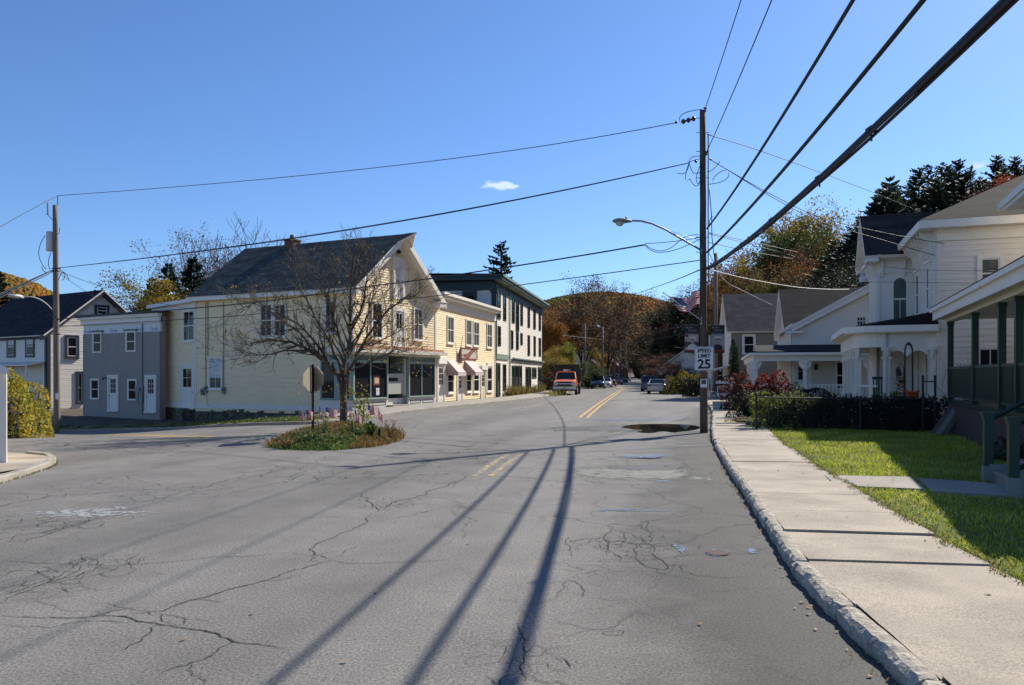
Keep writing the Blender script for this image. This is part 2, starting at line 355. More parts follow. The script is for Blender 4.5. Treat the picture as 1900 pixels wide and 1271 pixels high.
# ---------------- materials
def asphalt(name,c,dark=1.):
    m=bpy.data.materials.new(name); m.use_nodes=True; nt=m.node_tree; N=nt.nodes; L=nt.links; b=N['Principled BSDF']; b.inputs['Roughness'].default_value=.82; b.inputs['Specular IOR Level'].default_value=.35
    g=N.new('ShaderNodeNewGeometry'); P=g.outputs['Position']
    def noise(sc,det,vec=P,ro=.5):
        n=N.new('ShaderNodeTexNoise'); n.inputs['Scale'].default_value=sc; n.inputs['Detail'].default_value=det; n.inputs['Roughness'].default_value=ro; L.new(vec,n.inputs['Vector']); return n
    def rng(v,a,b_,c_,d):
        r=N.new('ShaderNodeMapRange'); r.inputs['From Min'].default_value=a; r.inputs['From Max'].default_value=b_; r.inputs['To Min'].default_value=c_; r.inputs['To Max'].default_value=d; L.new(v,r.inputs['Value']); return r.outputs[0]
    def mth(op,a,b_):
        n=N.new('ShaderNodeMath'); n.operation=op
        for i,q in enumerate((a,b_)):
            if isinstance(q,(int,float)): n.inputs[i].default_value=q
            else: L.new(q,n.inputs[i])
        return n.outputs[0]
    # directional lanes: coordinates turned with the road
    mp=N.new('ShaderNodeMapping'); mp.vector_type='POINT'; mp.inputs['Rotation'].default_value=(0,0,math.radians(11)); L.new(P,mp.inputs[0])
    mp2=N.new('ShaderNodeMapping'); mp2.inputs['Scale'].default_value=(1,.09,1); L.new(mp.outputs[0],mp2.inputs[0])
    big=rng(noise(.55,4,mp2.outputs[0]).outputs['Fac'],.3,.7,.74,1.22)
    med=rng(noise(1.1,6,P,.65).outputs['Fac'],.3,.7,.84,1.14)
    fin=rng(noise(48,4,P,.8).outputs['Fac'],.34,.66,.35,1.7)
    vo=N.new('ShaderNodeTexVoronoi'); vo.inputs['Scale'].default_value=120; L.new(P,vo.inputs['Vector'])
    sp=rng(vo.outputs['Distance'],0,.5,1.25,.85)
    f=mth('MULTIPLY',mth('MULTIPLY',big,med),mth('MULTIPLY',fin,sp))
    # alligator cracks: warped cell edges, only in worn areas
    nw=noise(.9,4,P,.6); ad=N.new('ShaderNodeVectorMath'); ad.operation='MULTIPLY_ADD'; L.new(nw.outputs['Color'],ad.inputs[0]); ad.inputs[1].default_value=(1.1,1.1,0); L.new(P,ad.inputs[2])
    def cracks(sc,w,msc,lo,hi,st):
        mpv=N.new('ShaderNodeMapping'); mpv.inputs['Scale'].default_value=st; L.new(ad.outputs[0],mpv.inputs[0])
        v=N.new('ShaderNodeTexVoronoi'); v.feature='DISTANCE_TO_EDGE'; v.inputs['Scale'].default_value=sc; L.new(mpv.outputs[0],v.inputs['Vector'])
        e=rng(v.outputs['Distance'],0,w,1,0)
        k=rng(noise(msc,3,P,.6).outputs['Fac'],lo,hi,0,1)
        return mth('MULTIPLY',e,k)
    c1=cracks(1.1,.016,.13,.50,.58,(1,.7,1)); c2=cracks(3.2,.03,.20,.55,.64,(1,1,1)); c3=cracks(.45,.007,.09,.42,.52,(1,.6,1)); 
    cr=mth('MAXIMUM',mth('MAXIMUM',c1,c2),c3)
    f2=mth('MULTIPLY',f,mth('SUBTRACT',1.,mth('MULTIPLY',cr,.6)))
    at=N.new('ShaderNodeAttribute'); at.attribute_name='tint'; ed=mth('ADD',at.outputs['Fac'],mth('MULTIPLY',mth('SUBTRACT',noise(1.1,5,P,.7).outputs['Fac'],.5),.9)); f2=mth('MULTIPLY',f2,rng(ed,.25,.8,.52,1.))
    v=N.new('ShaderNodeVectorMath'); v.operation='SCALE'; v.inputs[0].default_value=c; L.new(f2,v.inputs['Scale']); L.new(v.outputs[0],b.inputs['Base Color'])
    bp=N.new('ShaderNodeBump'); bp.inputs['Distance'].default_value=.004; bp.inputs['Strength'].default_value=.9; L.new(noise(160,3).outputs['Fac'],bp.inputs['Height']); L.new(bp.outputs[0],b.inputs['Normal'])
    MATS[name]=m; return m
asphalt('asphalt',(.186,.173,.158)); 
mat('asphalt_dark',(.082,.080,.080),rough=.85,var=.15,vscale=1.2,speck=.45,speckscale=95,bump=.004,bscale=160)
mat('crack',(.028,.026,.025),rough=.95)
mat('asphalt_pale',(.19,.19,.165),rough=.85,var=.15,vscale=2,speck=.3,speckscale=100,bump=.004,bscale=160)
mat('concrete',(.36,.30,.235),rough=.88,var=.26,vscale=1.3,speck=.42,speckscale=70,bump=.004,bscale=90,col2=(.26,.215,.165),c2scale=1.0,c2lo=.5,c2hi=.75)
mat('kerb_stone',(.36,.315,.255),rough=.92,var=.4,vscale=9,speck=.35,speckscale=60,bump=.014,bscale=28)
mat('old_concrete',(.30,.27,.23),rough=.9,var=.2,vscale=1.5,speck=.25,speckscale=60,bump=.006,bscale=60)
mat('road_paint',(.62,.36,.07),rough=.7,var=.1,vscale=20,col2=(.17,.15,.12),c2scale=9,c2lo=.52,c2hi=.66)
mat('worn_paint',(.50,.33,.10),rough=.7,col2=(.15,.148,.15),c2scale=7,c2lo=.42,c2hi=.52)
mat('blue_spray',(.12,.18,.30),rough=.8)
mat('white_spray',(.29,.29,.29),rough=.8)
mat('water',(.02,.02,.018),rough=.02,spec=.6)
mat('dirt',(.075,.055,.04),rough=.95,var=.35,vscale=4,bump=.02,bscale=20,col2=(.10,.085,.05),c2scale=2)
mat('lawn_soil',(.09,.11,.025),rough=.95,var=.3,vscale=2,col2=(.11,.10,.035),c2scale=1.2)
mat('grass_blade',(1,1,1),rough=.55,attr='tint',spec=.3)
mat('wood_floor',(.085,.05,.025),rough=.95,var=.4,vscale=.3)
mat('white_trim',(.82,.76,.67),rough=.55,var=.06,vscale=4)
mat('white_paint',(.80,.75,.67),rough=.5,var=.05,vscale=3)
mat('yellow_siding',(.90,.72,.45),rough=.6,var=.10,vscale=1.2,stretch=(1,1,6),col2=(.78,.61,.36),c2scale=2,c2lo=.55,c2hi=.8)
mat('pale_door',(.72,.64,.46),rough=.55)
mat('peach_siding',(.74,.56,.38),rough=.6,var=.06)
mat('white_siding',(.78,.71,.62),rough=.6,var=.07,vscale=1.2,stretch=(1,1,6),col2=(.55,.54,.50),c2scale=1.5,c2lo=.6,c2hi=.8)
mat('cream_siding',(.68,.62,.51),rough=.6,var=.06,vscale=1.2,stretch=(1,1,6))
mat('grey_siding',(.31,.265,.235),rough=.65,var=.08,vscale=2)
mat('taupe_siding',(.26,.22,.165),rough=.65,var=.06,vscale=2)
mat('house_wrap',(.70,.68,.68),rough=.5,var=.04)
mat('wrap_print',(.12,.30,.45),rough=.6)
mat('green_trim',(.018,.035,.03),rough=.45,var=.1)
mat('sage_trim',(.20,.26,.20),rough=.55,var=.2,vscale=5)
mat('porch_green',(.007,.036,.020),rough=.4,var=.15,vscale=5)
mat('navy_trim',(.022,.032,.05),rough=.5)
mat('brown_skirt',(.055,.03,.028),rough=.8,var=.15)
mat('stone_wall',(.13,.12,.09),rough=.95,var=.45,vscale=3.2,bump=.06,bscale=5,col2=(.05,.05,.035),c2scale=4,c2lo=.45,c2hi=.6)
mat('brick',(.15,.075,.05),rough=.9,var=.3,vscale=9)
mat('glass',(.012,.014,.016),rough=.05,spec=.16)
mat('glass_pale',(.10,.11,.10),rough=.06,spec=.2,var=.3,vscale=1.5)
mat('shop_glass',(.02,.022,.024),rough=.03,spec=.28)
mat('curtain',(.62,.62,.62),rough=.9)
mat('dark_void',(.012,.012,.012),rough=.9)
mat('board_panel',(.40,.42,.36),rough=.7,var=.05)
mat('sage_frame',(.30,.40,.36),rough=.5)
mat('copper_flash',(.48,.24,.15),rough=.6,var=.25,vscale=5)
mat('dark_metal',(.03,.03,.032),rough=.45,metal=.3)
mat('meter_grey',(.22,.23,.22),rough=.5,metal=.2)
mat('galv',(.35,.36,.38),rough=.45,metal=.6)
mat('galv_pale',(.55,.56,.56),rough=.5,metal=.1)
mat('pole_wood',(.105,.075,.055),rough=.9,var=.35,vscale=1.2,stretch=(14,14,1.2),bump=.01,bscale=12,speck=.2,speckscale=60)
mat('pole_wood_pale',(.20,.16,.13),rough=.9,var=.35,vscale=1.2,stretch=(14,14,1.2),bump=.01,bscale=12)
mat('rust_steel',(.055,.028,.02),rough=.8,var=.3)
mat('cable',(.012,.011,.014),rough=.6)
mat('insulator',(.09,.035,.03),rough=.25)
mat('lamp_glass',(.5,.5,.46),rough=.15)
mat('sign_white',(.76,.77,.78),rough=.45)
mat('sign_black',(.012,.012,.012),rough=.5)
mat('sign_back',(.85,.72,.46),rough=.35,metal=.5,var=.1)
mat('sign_red',(.22,.03,.03),rough=.5)
mat('flag_red',(.42,.012,.02),rough=.8); mat('flag_white',(.74,.74,.74),rough=.8); mat('flag_blue',(.03,.045,.12),rough=.8)
mat('awning_dark',(.40,.29,.27),rough=.85); mat('awning_light',(.68,.60,.57),rough=.85)
mat('bark',(.085,.07,.055),rough=.95,var=.35,vscale=9,stretch=(1,1,.25),bump=.015,bscale=30)
mat('bark_grey',(.12,.10,.085),rough=.95,var=.3,vscale=3)
mat('bark_dark',(.035,.028,.023),rough=.95)
mat('leaf_tint',(1,1,1),rough=.6,attr='tint',spec=.25)
def leafmat(name,c,c2,sc=.8,tl=.35):
    m=mat(name,c,rough=.6,spec=.25,col2=c2,c2scale=sc,c2lo=.4,c2hi=.62,var=.25,vscale=3.)
    nt=m.node_tree; N=nt.nodes; L=nt.links; b=N['Principled BSDF']; out=[n for n in N if n.type=='OUTPUT_MATERIAL'][0]
    t=N.new('ShaderNodeBsdfTranslucent'); src=b.inputs['Base Color'].links[0].from_socket; L.new(src,t.inputs['Color'])
    mx=N.new('ShaderNodeMixShader'); mx.inputs[0].default_value=tl; L.new(b.outputs[0],mx.inputs[1]); L.new(t.outputs[0],mx.inputs[2]); L.new(mx.outputs[0],out.inputs[0]); return m
leafmat('leaf_pine',(.035,.058,.028),(.085,.105,.05)); leafmat('leaf_spruce',(.012,.026,.020),(.022,.042,.030))
leafmat('leaf_yellow',(.42,.27,.04),(.24,.20,.03)); leafmat('leaf_orange',(.32,.12,.025),(.20,.11,.03)); leafmat('leaf_olive',(.10,.10,.025),(.20,.14,.03))
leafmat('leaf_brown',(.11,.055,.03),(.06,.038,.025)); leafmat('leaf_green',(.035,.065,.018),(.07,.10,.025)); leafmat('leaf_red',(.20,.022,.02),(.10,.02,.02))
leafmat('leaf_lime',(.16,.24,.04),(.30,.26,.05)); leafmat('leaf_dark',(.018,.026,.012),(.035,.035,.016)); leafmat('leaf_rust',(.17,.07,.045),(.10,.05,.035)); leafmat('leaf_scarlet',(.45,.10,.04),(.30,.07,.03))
leafmat('leaf_island',(.13,.19,.035),(.06,.11,.02),3.); leafmat('leaf_dry',(.26,.17,.07),(.17,.10,.05),3.)
shingle_mat('slate',(.045,.058,.058),(.085,.10,.095),row=.34,wid=.6)
shingle_mat('shingle_black',(.028,.027,.03),(.045,.044,.048),row=.2,wid=.5)
shingle_mat('shingle_grey',(.055,.05,.055),(.085,.078,.082),row=.17,wid=.5)
shingle_mat('shingle_brown',(.040,.034,.030),(.062,.052,.045),row=.16,wid=3.)

# ---------------- ground, roads
def offs(pl,d):                              # offset a polyline to its left
    out=[]
    for i,p in enumerate(pl):
        a=Vector(pl[max(i-1,0)][:2]); b=Vector(pl[min(i+1,len(pl)-1)][:2]); t=(b-a).normalized(); n=Vector((-t.y,t.x)); out.append((p[0]+n.x*d,p[1]+n.y*d))
    return out
def resample(pl,st):
    out=[Vector(pl[0][:2])]
    for a,b in zip(pl,pl[1:]):
        a=Vector(a[:2]); b=Vector(b[:2]); k=max(1,int((b-a).length/st))
        for j in range(1,k+1): out.append(a+(b-a)*j/k)
    return out
def smooth(pl,it=2):
    pl=[Vector(p[:2]) for p in pl]
    for _ in range(it):
        q=[pl[0]]
        for a,b in zip(pl,pl[1:]): q+= [a*.75+b*.25,a*.25+b*.75]
        q.append(pl[-1]); pl=q
    return pl
KL=[(-62,46),(-40,42)]+[tuple(G(*p)[:2]) for p in [(40,806),(110,802),(250,797),(400,793),(560,789),(630,783),(660,779),(690,776),(727,769),(760,765),(800,760),(860,754),(920,748),(1010,738),(1055,729)]]
KL=[tuple(p) for p in [KL[0]]+[tuple(q) for q in smooth(KL[1:],2)]]
KL+=[(7.0,100),(11.2,130),(17,165),(27,230),(37,300),(50,420)]
KR=[(1.5,-8),(1.75,-1),(2.0,2.5)]+[tuple(G(px,py,.12)[:2]) for px,py in [(1660,1215),(1570,1138),(1475,1047),(1420,965),(1372,890),(1340,846),(1318,803)]]
KR+=[(9.4,36),(12.4,49),(15.0,62),(17.6,76)]+[(20.9,96),(24.5,120),(31,160),(43,230),(53,300),(66,420)]
road=[(-62,-14)]+[(1.5,-14)]+[(p[0]+.10,p[1]) for p in KR]+[(p[0]-.1,p[1]+.1) for p in KL[::-1]]
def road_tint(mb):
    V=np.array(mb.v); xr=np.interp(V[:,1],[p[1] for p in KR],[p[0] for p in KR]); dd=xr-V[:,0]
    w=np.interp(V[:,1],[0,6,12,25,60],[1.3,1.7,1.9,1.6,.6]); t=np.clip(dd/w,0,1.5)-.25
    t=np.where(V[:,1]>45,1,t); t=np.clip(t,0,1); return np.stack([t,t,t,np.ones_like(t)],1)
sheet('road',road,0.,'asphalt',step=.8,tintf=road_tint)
KRs=smooth(KR[2:],2); KRs=[Vector(KR[0]),Vector(KR[1])]+KRs
# slabs of the right pavement
def along(pl,t0):
    acc=0
    for a,b in zip(pl,pl[1:]):
        l=(b-a).length
        if acc+l>=t0: return a+(b-a)*((t0-acc)/l),(b-a).normalized()
        acc+=l
    return pl[-1],(pl[-1]-pl[-2]).normalized()
def inner_w(y): return float(np.interp(y,[4,6,9,14,25,60,100],[1.62,1.68,1.62,1.58,1.72,2.3,2.4]))
mb=MB(); mk=MB(); mj=MB(); t=0.; L_=[]; tot=sum((b-a).length for a,b in zip(KRs,KRs[1:]))
rj=random.Random(5); crossY=[]
while t<min(tot,118):
    w=1.38 if t>6 else 1.36
    nseg=6; tilt=rj.uniform(-.012,.012); lift=rj.uniform(-.004,.012); gap=.010+.006*(rj.random()<.35)
    rows=[]
    for i in range(nseg+1):
        tt=t+gap+(w-2*gap)*i/nseg; p,d=along(KRs,tt); n=Vector((d.y,-d.x)); row=[]
        wd=inner_w(p.y)
        for j in range(7):
            q=p+n*(.13+(wd-.13)*j/6); row.append((q.x,q.y,H(q.x,q.y)+.12+lift+tilt*(i/nseg-.5)*2+ (.012*(j/6))))
        rows.append(row)
    b=len(mb.v); mb.v+= [q for r in rows for q in r]
    for i in range(nseg):
        for j in range(6): mb.f.append((b+i*7+j,b+i*7+j+1,b+(i+1)*7+j+1,b+(i+1)*7+j)); mb.m.append(0)
    for row in (rows[0],rows[-1]):           # slab ends
        mb.add(row+[(a[0],a[1],a[2]-.06) for a in row],[(k,k+1,k+8,k+7) for k in range(6)])
    p,d=along(KRs,t); n=Vector((d.y,-d.x)); jl=[(p+n*.15-d*.011),(p+n*(inner_w(p.y)-.01)-d*.011),(p+n*(inner_w(p.y)-.01)+d*.011),(p+n*.15+d*.011)]; mj.face([(q.x,q.y,H(q.x,q.y)+.104) for q in jl])
    # kerb length: rough rounded stone, one per slab
    kseg=max(4,int(w/.05)) if t<24 else 6; prof=[(.0,-.06),(-.012,.03),(-.004,.085),(.03,.116),(.08,.124),(.14,.117),(.17,.05)]
    kt=rj.uniform(-.01,.012); kl=rj.uniform(-.006,.008)
    b=len(mk.v)
    for i in range(kseg+1):
        p,d=along(KRs,t+.006+(w-.012)*i/kseg); n=Vector((d.y,-d.x)); z0=H(p.x,p.y); e=min(i,kseg-i); rd=-.012 if e==0 else (-.004 if e==1 else 0)
        for k,(o_,zz) in enumerate(prof):
            jx=(rj.uniform(-.008,.008)+.010*math.sin(i*.31+t*3)+.006*math.sin(i*.83+t))*(1 if k in(1,2,3) else .3); jz=rj.uniform(-.008,.008)*(1 if 1<k<5 else 0)
            q=p+n*(o_-kt+jx-rd*(1 if k<4 else 0)); mk.v.append((q.x,q.y,z0+zz+jz+kl+(rd if 1<k<6 else 0)))
    m_=len(prof)
    for i in range(kseg):
        for k in range(m_-1): mk.f.append((b+i*m_+k,b+i*m_+k+1,b+(i+1)*m_+k+1,b+(i+1)*m_+k)); mk.m.append(0)
    for i in (0,kseg): mk.f.append(tuple(b+i*m_+k for k in range(m_))); mk.m.append(0)
    t+=w
meta(obj('pavement',mb,'concrete',local=True),kind='structure'); meta(obj('pavement_joints',mj,'crack',local=True),kind='structure'); meta(obj('kerb',mk,'kerb_stone',local=True,smooth=False),kind='structure')
def mk_kerb(name,pl,hgt=.12,wid=.14,matn='kerb_stone',side=1,step=.4,seed=1,z1=0):
    r=random.Random(seed); pl=resample(pl,step); mb=MB(); b=0; prof=[(0,-.06),(.0,hgt*.8),(.03,hgt),(wid,hgt),(wid,-.02)]; k_=len(prof)
    for i,p in enumerate(pl):
        a=pl[max(i-1,0)]; c=pl[min(i+1,len(pl)-1)]; d=(c-a).normalized(); n=Vector((-d.y,d.x))*side; z0=H(p.x,p.y)
        for o_,zz in prof:
            q=p+n*(o_+r.uniform(-.012,.012)); mb.v.append((q.x,q.y,z0+zz+r.uniform(-.01,.01)*(zz>.05)))
    for i in range(len(pl)-1):
        for k in range(k_-1): mb.f.append((i*k_+k,i*k_+k+1,(i+1)*k_+k+1,(i+1)*k_+k)); mb.m.append(0)
    return meta(obj(name,mb,matn,local=True),kind='structure')
mk_kerb('kerb',KL[1:],matn='old_concrete')
# left pavement (behind the kerb) and the yards behind
cornerI=7+2
def strip(name,A,B,offA,offB,m,nx=4,hf=h):
    mb=MB(); A=[Vector(a) for a in A]; B=[Vector(b) for b in B]; n=len(A); z=[]
    for a,b in zip(A,B):
        for j in range(nx+1): q=a+(b-a)*j/nx; mb.v.append((q.x,q.y,float(hf(q.x,q.y))+offA+(offB-offA)*j/nx))
    for i in range(n-1):
        for j in range(nx): mb.f.append((i*(nx+1)+j,(i+1)*(nx+1)+j,(i+1)*(nx+1)+j+1,i*(nx+1)+j+1)); mb.m.append(0)
    for i,f in enumerate(mb.f):
        a,b,c=[Vector(mb.v[k]) for k in f[:3]]
        if (b-a).cross(c-a).z<0: mb.f[i]=f[::-1]
    return meta(obj(name,mb,m,local=True,smooth=True),kind='structure')
R=resample(KL,.8); A_=offs(R,.13); 
corner=min(range(len(R)),key=lambda i:(R[i]-Vector((-6.6,34.6))).length)
strip('pavement',A_[corner-3:],offs(R,2.6)[corner-3:],.118,.13,'old_concrete')
strip('grass_bank',A_[:corner-1],offs(R,4.6)[:corner-1],.09,.06,'lawn_soil')

def fade(name,sc=9.,amt=.55):
    """worn coverage: the coat thins out toward its own edge and breaks up over the stones"""
    m=MATS[name]; nt=m.node_tree; N=nt.nodes; L=nt.links; b=N['Principled BSDF']; out=[n for n in N if n.type=='OUTPUT_MATERIAL'][0]
    a=N.new('ShaderNodeAttribute'); a.attribute_name='tint'; g=N.new('ShaderNodeNewGeometry'); n=N.new('ShaderNodeTexNoise'); n.inputs['Scale'].default_value=sc; n.inputs['Detail'].default_value=6; n.inputs['Roughness'].default_value=.75; L.new(g.outputs['Position'],n.inputs['Vector'])
    ad=N.new('ShaderNodeMath'); ad.operation='MULTIPLY_ADD'; L.new(n.outputs['Fac'],ad.inputs[0]); ad.inputs[1].default_value=4.2; ad.inputs[2].default_value=-2.1; a2=N.new('ShaderNodeMath'); a2.operation='ADD'; L.new(ad.outputs[0],a2.inputs[0]); L.new(a.outputs['Fac'],a2.inputs[1])
    r=N.new('ShaderNodeMapRange'); r.inputs['From Min'].default_value=amt-.12; r.inputs['From Max'].default_value=amt+.12; L.new(a2.outputs[0],r.inputs['Value'])
    t=N.new('ShaderNodeBsdfTransparent'); mx=N.new('ShaderNodeMixShader'); L.new(r.outputs[0],mx.inputs[0]); L.new(t.outputs[0],mx.inputs[1]); L.new(b.outputs[0],mx.inputs[2]); L.new(mx.outputs[0],out.inputs[0])
mat('asphalt_wet',(.075,.072,.070),rough=.7,speck=.4,speckscale=90)
fade('blue_spray',16.,.85); fade('white_spray',9.,.85); fade('asphalt_pale',2.5,.5); fade('asphalt_wet',3.,.4)
for nm in ('flag_red','flag_white','flag_blue'):
    m=MATS[nm]; nt=m.node_tree; N=nt.nodes; L=nt.links; b=N['Principled BSDF']; t=N.new('ShaderNodeBsdfTranslucent'); L.new(b.inputs['Base Color'].links[0].from_socket,t.inputs['Color']); mx=N.new('ShaderNodeMixShader'); mx.inputs[0].default_value=.42; L.new(b.outputs[0],mx.inputs[1]); L.new(t.outputs[0],mx.inputs[2]); L.new(mx.outputs[0],[n for n in N if n.type=='OUTPUT_MATERIAL'][0].inputs[0])
# yards: behind the left kerb, and right of the pavement
back=offs(R,2.45)[corner-3:]; bank=offs(R,4.5)[:corner-3]
lot=[p for p in bank if p[0]>-58]+[p for p in back if p[1]<104]+[(-4,106),(-60,106)]
sheet('yard_ground',lot,.055,'dirt',step=2.5)
inn=[]
t=0.
while t<tot:
    p,d=along(KRs,t); n=Vector((d.y,-d.x)); q=p+n*(inner_w(p.y)+.01); inn.append((q.x,q.y)); t+=1.2
def Tl(x,y): return T(x,y)+.02*np.sin(np.asarray(x)*1.7)*np.sin(np.asarray(y)*1.3)
lawn_out=[p for p in inn if -3<p[1]<33]; lawn=lawn_out+[(30,33),(24,-3)]
sheet('lawn',lawn,.095,'lawn_soil',step=1.2,hf=Tl)
far=[p for p in inn if 32.5<p[1]<112]; sheet('yard_ground',far+[(70,112),(60,32.5)],.09,'lawn_soil',step=3,hf=T)
# the far ground: one sheet out to the horizon, hills included
ax=np.concatenate([-np.geomspace(1400,70,26),np.arange(-60,130,4.),np.geomspace(134,1500,34)]); ay=np.concatenate([[-60,-30,-15],np.arange(-6,130,4.),np.geomspace(134,2200,60)])
X,Y=np.meshgrid(ax,ay); Z=T(X,Y)-.10-.25*S((Y-120)/60)*S((np.abs(X-(.19*Y+8))-0)/30)*0
mb=MB(); mb.v=[(float(a),float(b),float(c)) for a,b,c in zip(X.ravel(),Y.ravel(),Z.ravel())]; nx=len(ax)
mb.f=[(j*nx+i,j*nx+i+1,(j+1)*nx+i+1,(j+1)*nx+i) for j in range(len(ay)-1) for i in range(nx-1)]; mb.m=[0]*len(mb.f)
meta(obj('ground',mb,'wood_floor',local=True,smooth=True),kind='structure')
# corner pavement at the left edge of the picture
ap=[tuple(G(*p,.12)[:2]) for p in [(-420,930),(-120,902),(0,876),(45,868),(90,857),(103,852),(98,847),(60,843),(0,838),(-150,838),(-420,850)]]
sheet('pavement',ap,.12,'concrete',step=.8)
kk=[tuple(G(*p,0)[:2]) for p in [(-420,962),(-120,926),(0,898),(45,884),(88,870),(104,862),(104,856),(95,850),(60,846)]]
mk_kerb('kerb',kk,matn='old_concrete',side=1,step=.3)
# tree island
isl=[tuple(G(*p)[:2]) for p in [(503,830),(535,834),(590,836),(640,834),(700,828),(742,815),(736,803),(700,796),(640,793),(585,795),(540,808)]]
ic=Vector((sum(p[0] for p in isl)/len(isl),sum(p[1] for p in isl)/len(isl)))
def inside(poly,x,y):
    r=False; n=len(poly)
    for a in range(n):
        p1,p2=poly[a],poly[(a+1)%n]
        if (p1[1]>y)!=(p2[1]>y) and x<(p2[0]-p1[0])*(y-p1[1])/(p2[1]-p1[1])+p1[0]: r=not r
    return r
ipoly=smooth(isl+[isl[0]],2); ipoly=[(p.x,p.y) for p in ipoly]
def edge_d(x,y):
    q=Vector((x,y)); m=9
    for a,b in zip(ipoly,ipoly[1:]):
        a=Vector(a); b=Vector(b); ab=b-a
        if ab.length<1e-6: continue
        t=max(0,min(1,(q-a).dot(ab)/ab.length_squared)); m=min(m,(q-a-ab*t).length)
    return m
def him(x,y): return h(x,y)+np.array([.0+.26*float(S(edge_d(a,b)/1.3)) for a,b in zip(np.atleast_1d(x),np.atleast_1d(y))])
sheet('island_soil',ipoly[:-1],.012,'dirt',step=.35,hf=him)
# ---------------- lines on the road
def stripe(name,pl,w,m,off=.004,step=.5,st=True):
    pl=[Vector(p[:2]) for p in pl]; mb=MB()
    pts=resample(pl,step); b=0
    for i,p in enumerate(pts):
        a=pts[max(i-1,0)]; c=pts[min(i+1,len(pts)-1)]; d=(c-a).normalized(); n=Vector((-d.y,d.x))
        for o_ in (-w/2,w/2): q=p+n*o_; mb.v.append((q.x,q.y,H(q.x,q.y)+off))
    for i in range(len(pts)-1): mb.f.append((2*i+1,2*i,2*i+2,2*i+3)); mb.m.append(0)
    return mb
def marking(name,mbs,m):
    o=MB()
    for k in mbs: o.merge(k)
    return meta(obj(name,o,m,local=True),kind='structure')
cl=smooth([G(1082,775),G(1110,752),G(1138,733),G(1152,723.5),(15.2,104),(17.2,125),(19.2,150),(25,200),(33,250),(42,330)],1)
marking('road_marking',[stripe('',offs(cl,.16),.12,0),stripe('',offs(cl,-.16),.12,0)],'road_paint')
cl2=[G(893,884),G(935,855),G(955,843)]
marking('road_marking',[stripe('',offs(cl2,.15),.12,0),stripe('',offs(cl2,-.15),.12,0)],'worn_paint')
cl3=smooth([G(392,811),G(300,809),G(180,808),G(60,810)],1)
marking('road_marking',[stripe('',offs(cl3,.16),.13,0),stripe('',offs(cl3,-.16),.13,0)],'road_paint')
def blob(px,py,rx,ry,m,name,off=.006,seed=0,irr=.25,n=40,ydir=0.):
    c=G(px,py); r=random.Random(seed); ph=[r.uniform(0,6.28) for _ in range(6)]; am=[r.uniform(.3,1)*irr/(k+1) for k in range(6)]; mb=MB(); mb.v.append((c.x,c.y,H(c.x,c.y)+off)); cc=[1.]
    for ring_,val in ((.4,1.),(.75,.6),(1.15,.0)):
        for k in range(n):
            w=2*math.pi*k/n; q=(1+sum(a*math.sin((j+2)*w+p) for j,(a,p) in enumerate(zip(am,ph))))*ring_*1.15
            x=c.x+rx*q*math.cos(w)+ydir*ry*q*math.sin(w); y=c.y+ry*q*math.sin(w); mb.v.append((x,y,H(x,y)+off)); cc.append(val)
    for k in range(n):
        k2=(k+1)%n; mb.f.append((0,k+1,k2+1)); mb.m.append(0)
        for q in (0,1): mb.f.append((q*n+k+1,(q+1)*n+k+1,(q+1)*n+k2+1,q*n+k2+1)); mb.m.append(0)
    return meta(obj(name,mb,m,local=True,cols=[(v,v,v,1) for v in cc]),kind='structure')
# puddle: traced shore
pud=[G(*p,.0) for p in [(1152,793),(1165,789),(1195,787),(1240,787),(1275,788),(1297,791),(1300,795),(1285,799),(1262,801),(1250,803),(1232,800),(1222,801),(1210,804),(1188,803),(1180,801),(1197,799),(1175,797)]]
pp=smooth(pud+[pud[0]],1)[:-1]; mb=MB(); mb.face([(p.x,p.y,.0085) for p in pp][::-1]); 
if True:
    a,b,c=[Vector(q) for q in mb.v[:3]]
    area=sum(mb.v[i][0]*mb.v[(i+1)%len(mb.v)][1]-mb.v[(i+1)%len(mb.v)][0]*mb.v[i][1] for i in range(len(mb.v)))
    if area<0: mb.f=[f[::-1] for f in mb.f]
meta(obj('puddle',mb,'water',local=True),kind='structure')
# damp dark fringe round the puddle, and the patches
blob(1228,795,3.0,1.7,'asphalt_wet','road_patch',.003,3)
gut=[G(px,py) for px,py in [(1690,1262),(1560,1150),(1462,1050),(1405,965),(1358,890),(1330,850),(1310,806)]]
gm=MB(); A_=offs(gut,.0); 
go=[(p[0]+.02,p[1]) for p in gut]; gi=[(p[0]-w_,p[1]) for p,w_ in zip(gut,[.85,.95,1.05,1.0,1.0,.8,.6])]
go=[tuple(p[:2]) for p in smooth(go,1)]; gi=[tuple(p[:2]) for p in smooth(gi,1)]
blob(1175,877,1.15,1.0,'asphalt_pale','road_patch',.004,5,.2)
blob(1198,868,.75,.35,'asphalt_wet','road_patch',.008,6,.2)
c=G(1200,849); mb=MB(); mb.lathe((c.x,c.y,.0),[(.33,.004),(.33,.012),(.0001,.012)],28)
for k in range(-5,6):
    a=math.sqrt(max(.0,.3**2-(k*.055)**2)); mb.wbox(c.x-a,c.x+a,c.y+k*.055-.011,c.y+k*.055+.011,.0121,.017)
meta(obj('manhole_cover',mb,'rust_steel'),'round rusty manhole cover in the pale patch of the road','manhole cover')
for (px,py,rx,ry,sd) in [(1197,848,.55,.55,1),(1330,1027,.13,.16,2),(1175,779,1.6,.8,3),(1250,776,1.0,.4,4),(1395,1024,.09,.12,6),(1262,1018,.06,.3,7),(1230,893,.1,.2,8)]: blob(px,py,rx,ry,'blue_spray','paint_mark',.0185 if sd==1 else .006,sd,.5)
